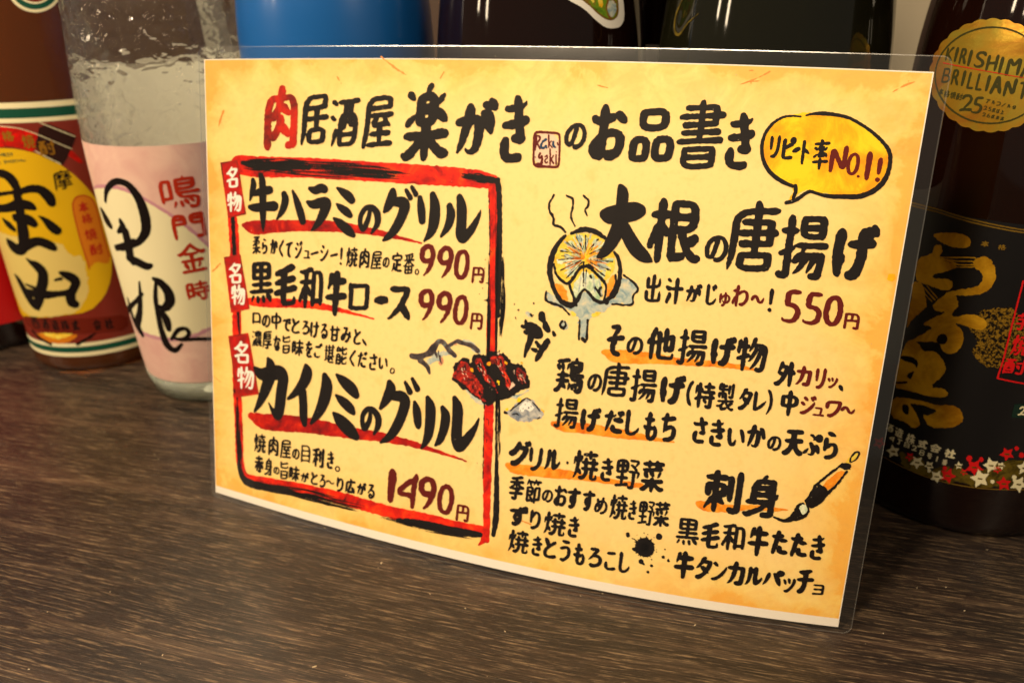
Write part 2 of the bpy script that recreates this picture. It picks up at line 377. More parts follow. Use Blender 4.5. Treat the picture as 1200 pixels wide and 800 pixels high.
"ョ":[90,97,[[10,52,84,52],[6,90,74,90,81,87,84,80,84,21,81,14,75,12,6,12]]],
"リ":[89,127,[[6,120,8,54],[82,120,81,70,78,50,72,35,61,21,48,13,36,8,24,10]]],
"ル":[141,124,[[80,118,81,14,94,16,112,28,132,47,134,56],[38,118,38,94,34,48,28,32,20,20,12,10,4,8]]],
"レ":[109,122,[[8,114,9,11,16,11,34,16,64,30,91,50,101,60,102,64]]],
"ロ":[115,111,[[2,110,7,95,8,24,10,18,16,16,98,16,105,18,108,25,108,94,105,101,98,104,8,104]]],
"ワ":[119,118,[[8,68,9,110,105,110,109,107,109,102,103,70,93,48,86,38,72,25,52,12,42,8,30,10]]],
"ン":[125,120,[[6,10,16,9,38,16,57,25,75,36,91,50,106,66,116,80,116,88],[12,110,16,110,38,94]]],
"・":[34,34,[[16,16,18,16]]],
"ー":[128,15,[[8,8,120,8]]],
"丁":[140,131,[[74,124,74,18,73,12,69,8,60,6,41,7,30,12],[6,124,132,124]]],
"上":[144,137,[[6,6,138,6],[66,82,126,82],[66,130,66,6]]],
"中":[129,147,[[64,140,64,6],[122,58,121,112,8,112,6,111,6,67,11,59,122,58]]],
"他":[151,146,[[42,142,42,137,30,112,28,106,28,6],[46,78,60,81,74,88,95,94,128,108,137,109,138,106,137,66,135,52,132,49,126,48,121,48,116,52],[102,140,102,42],[66,124,67,24,70,11,80,7,132,7,138,9,142,15,144,24,142,30],[26,98,18,93,8,81,8,76]]],
"以":[138,142,[[116,142,112,136,110,131,105,90,92,48,78,29,65,18,51,9,44,10],[94,46,108,34,128,11,132,10],[6,22,8,27,16,32,55,50,58,56],[52,126,68,100],[14,130,14,34]]],
"会":[147,146,[[4,92,12,90,33,101,58,120,80,140],[14,60,134,60],[58,58,56,47,34,22,33,17,36,13,48,13,100,17,116,20],[74,132,94,116,119,99,134,91,146,94],[94,42,101,41,110,31,128,10],[34,100,41,92,104,92,108,93,114,100]]],
"円":[133,137,[[66,130,66,72],[6,72,126,72],[6,6,7,128,9,130,126,129,126,24,124,10,118,7,103,6,94,10]]],
"出":[126,146,[[62,138,62,16],[6,60,8,15,110,14,117,17,119,23,120,60],[12,126,13,86,14,83,16,82,112,83,114,124]]],
"分":[146,144,[[96,138,118,106,136,86],[60,80,59,71,56,58,48,36,36,22,24,13,14,8],[56,140,48,136,38,116,22,95,11,84,6,84],[20,90,30,81,115,80,113,34,111,22,107,12,100,8,82,8,72,12]]],
"利":[141,146,[[134,138,134,14,132,9,128,7,114,6,108,8],[4,130,14,128,41,132,66,139,72,138],[40,72,52,67,66,56],[42,130,42,8],[96,122,96,46],[40,72,31,70,21,52,7,32,6,28],[8,94,72,94]]],
"刺":[142,147,[[14,64,14,94,16,96,76,96,77,74,76,66,72,64,64,64,60,66],[44,52,57,46,78,32],[44,140,44,6],[8,122,80,122],[102,122,102,46],[136,138,135,14,133,9,128,7,116,6,106,10],[44,52,34,50,21,32,8,19,6,12]]],
"厚":[147,138,[[138,132,22,132,20,65,16,38,8,10],[46,60,126,58],[46,96,122,96],[34,32,142,32],[110,58,107,50,90,44,87,41,86,14,84,6,66,5,56,8],[122,96,122,111,120,113,50,113,47,110,47,80,48,78,52,77,120,77,122,80,122,96]]],
"口":[120,127,[[6,20,114,20],[6,6,7,118,10,120,113,119,114,8]]],
"号":[139,140,[[6,76,132,76],[38,76,35,52,37,48,112,46,111,34,109,26,101,8,92,5,78,5,70,6,62,12],[32,134,112,134,113,103,28,102,26,106,26,132,28,134,32,134]]],
"名":[128,148,[[8,54,11,53,46,62,119,61,121,58,121,22,119,17,114,15,43,15,38,22,38,60],[6,102,14,102,30,112,52,128,60,141,62,142],[54,126,112,125,114,122,113,116,104,105,84,87,62,74,56,64],[36,98,44,97,59,86,64,78]]],
"味":[142,147,[[60,114,128,114],[92,140,92,6],[46,18,64,33,81,58,88,63,98,75,134,76],[54,76,87,75,98,62,103,58,116,38,126,24],[6,46,34,46,36,48,36,124,34,126,7,126,6,32]]],
"和":[140,145,[[10,94,68,94],[40,77,52,72,66,54,66,48],[42,130,40,82,41,68,42,6],[40,77,32,73,22,54,8,33,8,28],[86,26,134,26],[86,12,87,123,89,125,133,124,134,14],[8,130,15,128,41,132,62,137,72,136]]],
"品":[135,141,[[46,134,104,134,104,93,31,93,30,133,46,134],[50,14,50,63,7,64,6,24,8,17,15,14,50,14],[128,14,128,63,81,64,80,24,83,17,90,14,128,14]]],
"唐":[146,149,[[140,128,20,127,19,66,14,30,8,10],[82,142,85,131,84,40],[44,106,124,105,126,102,126,64,124,62,44,62],[34,84,140,84],[44,12,122,12,127,19,127,37,124,39,48,39,45,36,44,12]]],
"堪":[149,140,[[24,132,24,32],[70,96,124,96],[70,134,70,57,61,45,61,7,138,6],[54,118,140,118],[70,74,124,74],[114,40,116,38,128,20],[124,134,124,52],[50,50,144,50],[8,24,41,36,46,42],[92,40,80,18],[6,96,40,96]]],
"外":[148,147,[[32,118,68,117,69,108,65,91,59,70,50,50,39,34,22,18,14,12,2,12],[34,140,30,118,10,78],[26,76,29,77,52,62],[98,92,109,91,126,76],[98,140,98,6]]],
"天":[147,134,[[72,128,71,80,59,48,50,35,36,23,12,8,4,10],[16,128,130,128],[72,75,79,65,92,42,104,29,115,19,130,10,136,8,142,10],[10,78,72,77,136,78]]],
"季":[148,146,[[74,134,74,82],[8,108,140,108],[20,132,28,131,66,133,114,139,126,138],[8,38,138,38],[98,66,93,58,75,48,74,14,72,7,64,5,52,5,42,8],[26,76,36,67,108,66],[4,72,12,70,29,78,57,98,60,106],[88,106,91,98,116,80,136,71,146,72]]],
"定":[147,148,[[34,92,114,92],[74,92,74,14],[34,66,32,47,28,38,19,20,8,8],[12,100,13,120,15,123,76,124,133,123,134,100],[74,54,122,54],[66,144,71,141,76,124],[32,42,39,37,49,24,62,16,86,10,136,8]]],
"居":[145,139,[[24,76,138,76],[24,104,126,105,129,107,129,130,127,133,25,133,22,56,17,30,10,10],[86,104,86,46],[48,12,121,12,126,19,126,45,49,46,48,12]]],
"屋":[146,138,[[30,8,140,8],[36,86,98,86,106,84,114,86,136,86],[66,84,62,76,54,67,55,62,57,60,64,59,119,62,123,61,130,56],[106,80,114,64],[42,36,128,36],[84,60,84,10],[22,106,126,107,129,109,128,132,24,132,21,62,17,38,8,10,8,4]]],
"広":[145,147,[[80,98,64,59,47,26,48,18,53,16,64,16,116,21,126,24],[138,118,21,118,19,52,14,26,8,10],[106,58,123,34,134,10],[72,142,78,139,82,130,84,120]]],
"度":[148,148,[[36,96,138,96],[34,6,62,12,86,19,110,12,132,7,138,6,146,10],[38,50,114,48,117,44,116,40,99,26,94,20],[62,110,62,71,108,70,110,71,111,74,112,110],[56,50,58,40,73,27,78,20],[140,126,20,125,19,62,15,34,9,10,10,4],[78,140,82,126]]],
"式":[146,147,[[4,14,12,13,76,26],[88,140,91,88,97,52,102,34,109,20,116,12,122,8,130,8,135,12,138,20,139,32,136,38],[6,112,136,112],[12,76,70,76],[112,140,128,126],[40,76,40,20]]],
"揚":[149,147,[[8,110,44,110],[30,140,29,14,27,9,22,7,14,7,8,10],[60,76,144,76],[6,58,45,70,50,76],[114,54,112,40,96,14],[54,40,67,53,71,54,135,54,137,52,136,40,132,10,126,6,112,6],[90,54,88,45,76,29,60,14,54,12],[70,116,132,116],[80,76,74,56],[132,116,131,134,129,137,73,137,71,134,71,97,129,96,131,98,132,116]]],
"摩":[149,148,[[30,28,142,28],[34,82,39,85,62,107,80,108],[58,116,58,78],[116,116,116,82],[94,108,111,107,138,85,148,84],[40,48,136,48],[92,84,122,107,140,108],[42,64,86,66,120,70,130,68],[34,108,53,107,61,98,78,90],[86,64,86,12,85,8,80,5,62,4],[142,130,18,129,17,70,12,26,8,10,10,2],[80,142,82,130]]],
"旨":[123,147,[[6,122,56,127,96,133,106,132],[10,40,106,40],[6,140,7,103,10,99,18,96,104,96,113,102,115,108,114,112],[106,12,106,64,105,68,14,68,11,67,11,19,16,12,106,12]]],
"時":[142,148,[[94,142,94,92],[54,92,136,92],[62,46,67,45,71,41,82,26],[6,84,40,84],[6,38,38,38,40,40,40,130,37,131,7,131,6,24],[116,90,114,10,106,6,96,6,86,10],[60,122,130,122],[54,62,136,62]]],
"書":[142,148,[[22,132,114,131,116,128,116,100,115,98,112,97,20,96],[26,28,116,28],[4,62,136,62],[4,114,136,114],[16,80,126,80],[70,142,70,62],[26,8,112,9,116,15,116,43,112,45,28,45,26,42,26,8]]],
"未":[148,147,[[22,114,128,114],[74,140,74,6],[8,18,10,18,16,21,36,36,55,53,61,62,81,75,138,76],[10,76,66,75,85,63,106,40,122,27,136,18,140,18]]],
"本":[148,147,[[10,108,136,108],[58,108,56,94,36,62,15,38,10,35,8,36],[36,36,112,36],[74,140,74,6],[88,108,92,94,112,61,134,38,138,36,140,36]]],
"柔":[148,142,[[8,50,58,49,77,48,94,49,138,50],[2,12,12,11,28,18,47,29,59,39,62,45,68,48],[58,70,72,68],[86,48,92,37,111,23,136,11,144,14],[44,118,54,120,78,115,86,107,92,105,124,102,127,98,127,93,116,81,108,80],[26,136,120,136],[106,134,103,127,86,118,78,102,77,76,73,64,74,54,72,48,74,40,74,6],[8,72,16,71,42,83,57,94,60,102],[12,104,74,104,81,108]]],
"株":[151,147,[[76,112,136,112],[84,138,79,133,76,116,66,92],[66,72,94,72,104,70,114,72,140,72],[103,68,110,66,113,63,128,37,142,18],[32,140,32,6],[31,88,23,80,16,62,7,44,6,34],[104,140,104,6],[103,68,93,58,82,42,70,25,60,18],[10,110,52,110],[31,88,43,85,51,71,52,64]]],
"根":[148,147,[[30,86,41,83,49,71,50,66],[68,76,128,76,128,133,72,134,69,132,69,12,78,12,100,16],[96,76,97,66,100,55,114,31,121,22,135,11,139,10,144,12],[110,40,134,56],[32,140,32,6],[30,86,22,78,7,45,6,38],[68,104,128,104],[8,110,50,110]]],
"格":[151,147,[[8,108,50,107,59,103,65,103,78,114,88,130,92,141,98,144],[88,126,124,124,127,122,123,110,109,91,94,76,75,63,75,18,82,13,122,12,125,13,130,18,131,64,111,78,101,87,80,112],[31,84,43,83,52,70,52,61,58,58,67,59,81,54,126,54,150,64],[32,140,32,6],[31,84,23,76,7,42,6,34]]],
"楽":[148,146,[[80,144,73,139,70,126],[110,112,116,114,128,126],[74,48,85,46,91,37,116,20,137,11,144,12],[74,74,74,6],[112,92,140,76],[12,130,24,122],[50,100,98,100],[8,50,59,49,74,48,88,49,140,50],[4,12,12,10,30,19,54,36,61,45,74,48],[8,74,36,90],[50,100,51,124,96,124,97,75,52,74,50,78,50,100]]],
"毛":[144,143,[[10,80,122,94],[6,44,134,60],[10,114,55,121,110,135,114,134],[60,122,60,24,63,11,68,7,78,6,128,7,132,10,135,16,136,24,134,30]]],
"汁":[148,147,[[52,86,142,86],[18,138,38,128],[36,58,37,50,15,12,16,10],[8,96,30,86,36,88],[96,140,96,6]]],
"満":[147,147,[[44,96,140,96],[52,6,52,70,54,72,135,71,134,9,128,6,116,6],[92,96,92,30],[72,30,109,30,114,37,114,54],[74,140,74,96],[50,126,136,126],[112,140,112,96],[8,96,28,86],[70,54,70,20],[16,138,34,128],[32,56,31,50,14,14,14,8]]],
"濃":[149,148,[[40,10,46,24,50,38,53,77,140,78],[8,94,22,86],[100,44,102,35,109,26,124,14,136,8,148,10],[108,142,108,96],[54,114,136,114],[80,142,80,96],[74,44,74,16,76,12,82,10,96,13,100,12],[52,44,142,44],[32,58,31,50,12,14,12,8],[16,138,34,128],[68,60,132,60],[118,22,138,34],[136,114,135,130,133,132,58,132,55,130,55,98,58,95,132,95,135,98,136,114]]],
"焼":[149,147,[[58,56,142,56],[122,104,122,62,113,50,113,12,115,8,122,6,139,7,143,18,140,26],[100,140,100,108],[12,110,11,96,6,78],[64,126,134,126],[76,104,77,64,82,48,80,34,75,23,69,15,56,8,48,10],[58,86,140,86],[30,140,29,78,27,53,20,28,8,8],[28,48,36,46,48,30],[50,116,50,110,42,90]]],
"牛":[144,147,[[32,136,26,114,12,90],[74,140,74,6],[6,62,138,62],[28,112,128,112]]],
"物":[147,147,[[14,130,12,109,7,90,8,82],[14,108,52,108],[36,140,36,6],[84,142,77,115,62,88],[122,114,121,106,118,92,103,51,92,31,74,10],[8,54,56,68],[78,114,140,113,137,56,131,18,128,11,122,8,110,8,106,10],[98,114,97,106,94,96,82,69,66,45,60,44]]],
"特":[147,148,[[72,124,134,124],[74,46,88,30],[34,140,34,6],[122,92,120,10,116,7,102,6,94,10],[64,62,140,62],[12,108,48,108],[14,128,12,109,6,84],[8,52,50,64],[62,92,140,92],[102,142,102,92]]],
"率":[144,148,[[104,96,111,97,126,110],[6,40,138,40],[8,128,136,128],[84,84,89,81,100,64],[66,144,71,141,73,135,65,118,58,107,57,103,63,98,74,96],[72,52,72,6],[12,108,16,108,30,98],[8,64,38,78],[92,110,58,76,57,72,60,67,64,67,92,70],[106,78,110,78,130,64]]],
"甘":[144,147,[[36,140,36,25,38,19,45,16,100,17,108,22,108,140],[36,64,108,64],[6,110,138,110]]],
"番":[148,145,[[10,98,140,98],[86,96,90,88,108,75,134,62,138,61,142,62],[60,96,58,88,27,66,29,53,30,17,34,11,115,11,119,17,120,50,124,64],[6,60,10,60,21,63,34,57,120,56],[74,132,74,70],[16,132,20,131,28,130,67,133,118,139,128,136],[74,56,74,10],[36,130,38,118,42,108,42,98],[122,126,113,121,105,107,104,98],[30,34,120,34]]],
"目":[109,136,[[6,92,102,92],[6,54,102,54],[6,16,102,16],[6,6,6,128,7,130,10,130,101,129,102,6]]],
"社":[149,148,[[70,92,138,92],[62,12,142,12],[104,142,104,12],[8,58,22,69,33,74],[28,142,36,130],[33,74,43,71,55,60,56,56],[8,114,48,114,51,113,49,105,38,86,33,69,32,6]]],
"節":[146,147,[[24,130,68,128],[48,38,52,36,60,23,72,10],[18,50,65,51,66,92,64,95,20,95,18,92,18,21,19,16,25,14,58,22],[26,140,23,131,8,110],[18,72,66,72],[92,130,140,128],[110,128,112,120,118,110],[40,128,42,119,46,110],[94,140,91,131,82,119,76,111,72,110],[90,6,92,94,131,94,134,92,133,28,131,26,126,24,112,24]]],
"肉":[130,147,[[64,72,60,56,52,44,34,30,28,28,24,28],[6,6,6,116,64,118,123,116,123,14,122,10,118,7,106,6,100,6],[62,54,72,50,100,28],[60,102,72,96,102,78],[66,140,66,130,62,113,55,96,47,86,36,77,29,74,20,76]]],
"能":[145,148,[[44,132,50,130,64,106],[84,116,96,117,126,128,132,128],[84,140,85,98,88,85,94,83,128,83,133,85,136,90,137,96,136,100],[28,142,14,118,12,110,20,109,58,112],[12,62,58,62],[12,38,58,38],[12,6,14,84,57,83,57,12,55,8,46,6,42,6,34,10],[84,42,98,44,128,56,132,56],[84,66,85,22,86,13,88,9,96,7,128,7,136,12,138,18,138,24]]],
"芋":[142,146,[[72,92,70,10,66,7,54,6,46,6,36,10],[18,92,124,92],[6,56,136,56],[96,140,96,110],[44,140,44,110],[6,124,134,124]]],
"菜":[148,147,[[74,47,85,46,89,39,96,33,111,23,126,16,136,12,146,14],[46,140,46,120],[10,130,138,130],[100,140,100,120],[126,90,112,68],[12,102,18,101,34,101,78,104,120,109,128,108],[64,90,67,88,74,76,78,74],[8,50,58,49,68,47,88,49,138,50],[4,12,12,12,26,18,52,34,62,44,74,47],[74,60,74,6],[24,86,33,71,38,68]]],
"製":[147,147,[[132,140,131,84,130,76,127,73,116,72,106,76],[40,32,40,16,44,11,52,11,74,16,80,18],[8,54,140,54],[2,30,12,27,40,34,60,45,64,54],[14,76,15,94,17,96,72,96,73,72,76,61,83,45,91,34,107,20,121,14,136,9,144,12],[44,140,44,72],[100,132,100,92],[26,144,20,140,13,125,13,118,17,114,78,114],[72,72,66,74,74,66,72,72],[18,132,72,132],[104,28,128,42,134,42]]],
"西":[141,136,[[54,130,52,84,46,66,40,58,31,51,14,50],[88,130,88,66,89,58,94,55,128,54],[6,130,134,130],[14,50,15,92,17,95,124,95,127,93,128,24,127,21,122,16,20,16,15,23,14,50]]],
"赤":[147,147,[[26,122,122,122],[74,140,74,88],[28,62,23,52,13,38,9,34,4,32],[12,88,138,88],[56,88,56,57,51,38,46,27,38,16,28,10],[94,88,94,12,88,7,74,8],[122,62,138,34]]],
"身":[143,149,[[10,54,110,54],[32,80,110,80],[4,10,10,8,19,10,60,26,90,44,94,52],[78,146,71,142,68,128],[32,104,110,104],[32,54,34,127,109,127,110,124,110,14,108,11,104,9,80,8],[112,66,122,70,132,84]]],
"造":[147,145,[[26,22,35,19,48,11,68,7,110,7,138,8],[8,132,12,131,26,118],[46,88,138,88],[62,120,132,120],[92,138,92,90],[6,78,24,78,26,75,26,26,22,20,8,10],[66,138,60,121,50,106],[124,56,123,65,61,65,60,33,62,31,122,31,124,34,124,56]]],
"酎":[146,147,[[78,104,140,104],[82,80,86,79,89,75,100,50],[24,136,26,92,23,76,17,64,6,62],[6,136,64,136],[6,42,60,42],[124,140,124,12,123,9,118,7,104,6,99,7,90,12],[6,16,54,17,58,19,60,24,60,105,9,106,7,104,6,6],[42,136,43,68,46,66,60,66]]],
"酒":[147,144,[[30,56,30,50,12,14],[46,134,140,134],[78,134,79,86,77,76,73,69,64,62,52,62],[8,94,24,86],[52,42,134,42],[106,134,105,109,104,90,105,71,112,68,134,68],[12,136,14,137,30,128],[134,14,134,99,52,100,52,22,54,16,60,14,134,14]]],
"野":[149,140,[[86,134,125,133,130,130,130,123,114,104],[6,14,30,16,72,22],[10,108,70,108],[40,134,40,18],[84,82,138,81,138,70,132,54],[94,112,112,102,122,93,124,82],[10,52,68,52],[110,82,108,10,102,7,90,7,86,8],[10,108,12,133,68,133,69,81,12,80,11,83,10,108]]],
"金":[150,144,[[34,98,40,89,74,88,110,89,118,98],[74,88,74,6],[4,92,12,89,33,98,58,117,82,138],[76,130,97,112,119,98,136,90,142,90,146,92],[12,6,138,6],[34,40,44,20],[18,56,130,56],[114,42,113,37,104,20]]],
"門":[131,140,[[6,112,52,112],[6,86,48,86,51,87,52,90,50,134,6,133,6,6],[78,112,124,112],[124,86,78,87,78,133,122,134,124,133,124,14,123,9,120,8,102,7,98,8]]],
"鳴":[142,147,[[6,50,35,51,38,54,37,124,34,125,6,125,6,36],[104,40,108,37,114,28],[84,36,88,34,94,20],[88,140,86,130],[60,72,136,72],[60,110,122,110],[60,90,121,90,122,126,118,128,86,129,64,128,61,126,61,53,131,50,130,29,126,10,123,6,114,5,106,6,102,8],[70,32,72,14],[50,32,48,24,42,10]]],
"鶏":[148,148,[[12,74,62,74],[104,144,104,130],[8,132,26,134,59,139,62,138],[78,36,75,22,72,12],[8,50,66,50],[82,108,132,108],[122,40,128,30],[36,86,36,57,31,34,24,22,17,13,9,8,4,8],[34,36,41,33,56,18],[72,122,65,118,58,98],[32,120,36,102],[94,32,94,16],[82,90,131,91,132,126,128,128,104,129,86,128,83,126,83,54,138,53,140,51,139,28,134,8,128,4,118,5,114,8],[10,114,16,98],[82,72,142,72],[106,36,108,35,112,22]]],
"黒":[143,142,[[86,24,90,8],[6,42,138,42],[70,136,70,42],[22,26,12,10],[52,22,54,8],[22,112,120,112],[114,28,122,23,134,8],[18,66,126,66],[120,112,118,136,25,136,23,134,23,90,26,87,117,87,119,90,120,112]]]
}
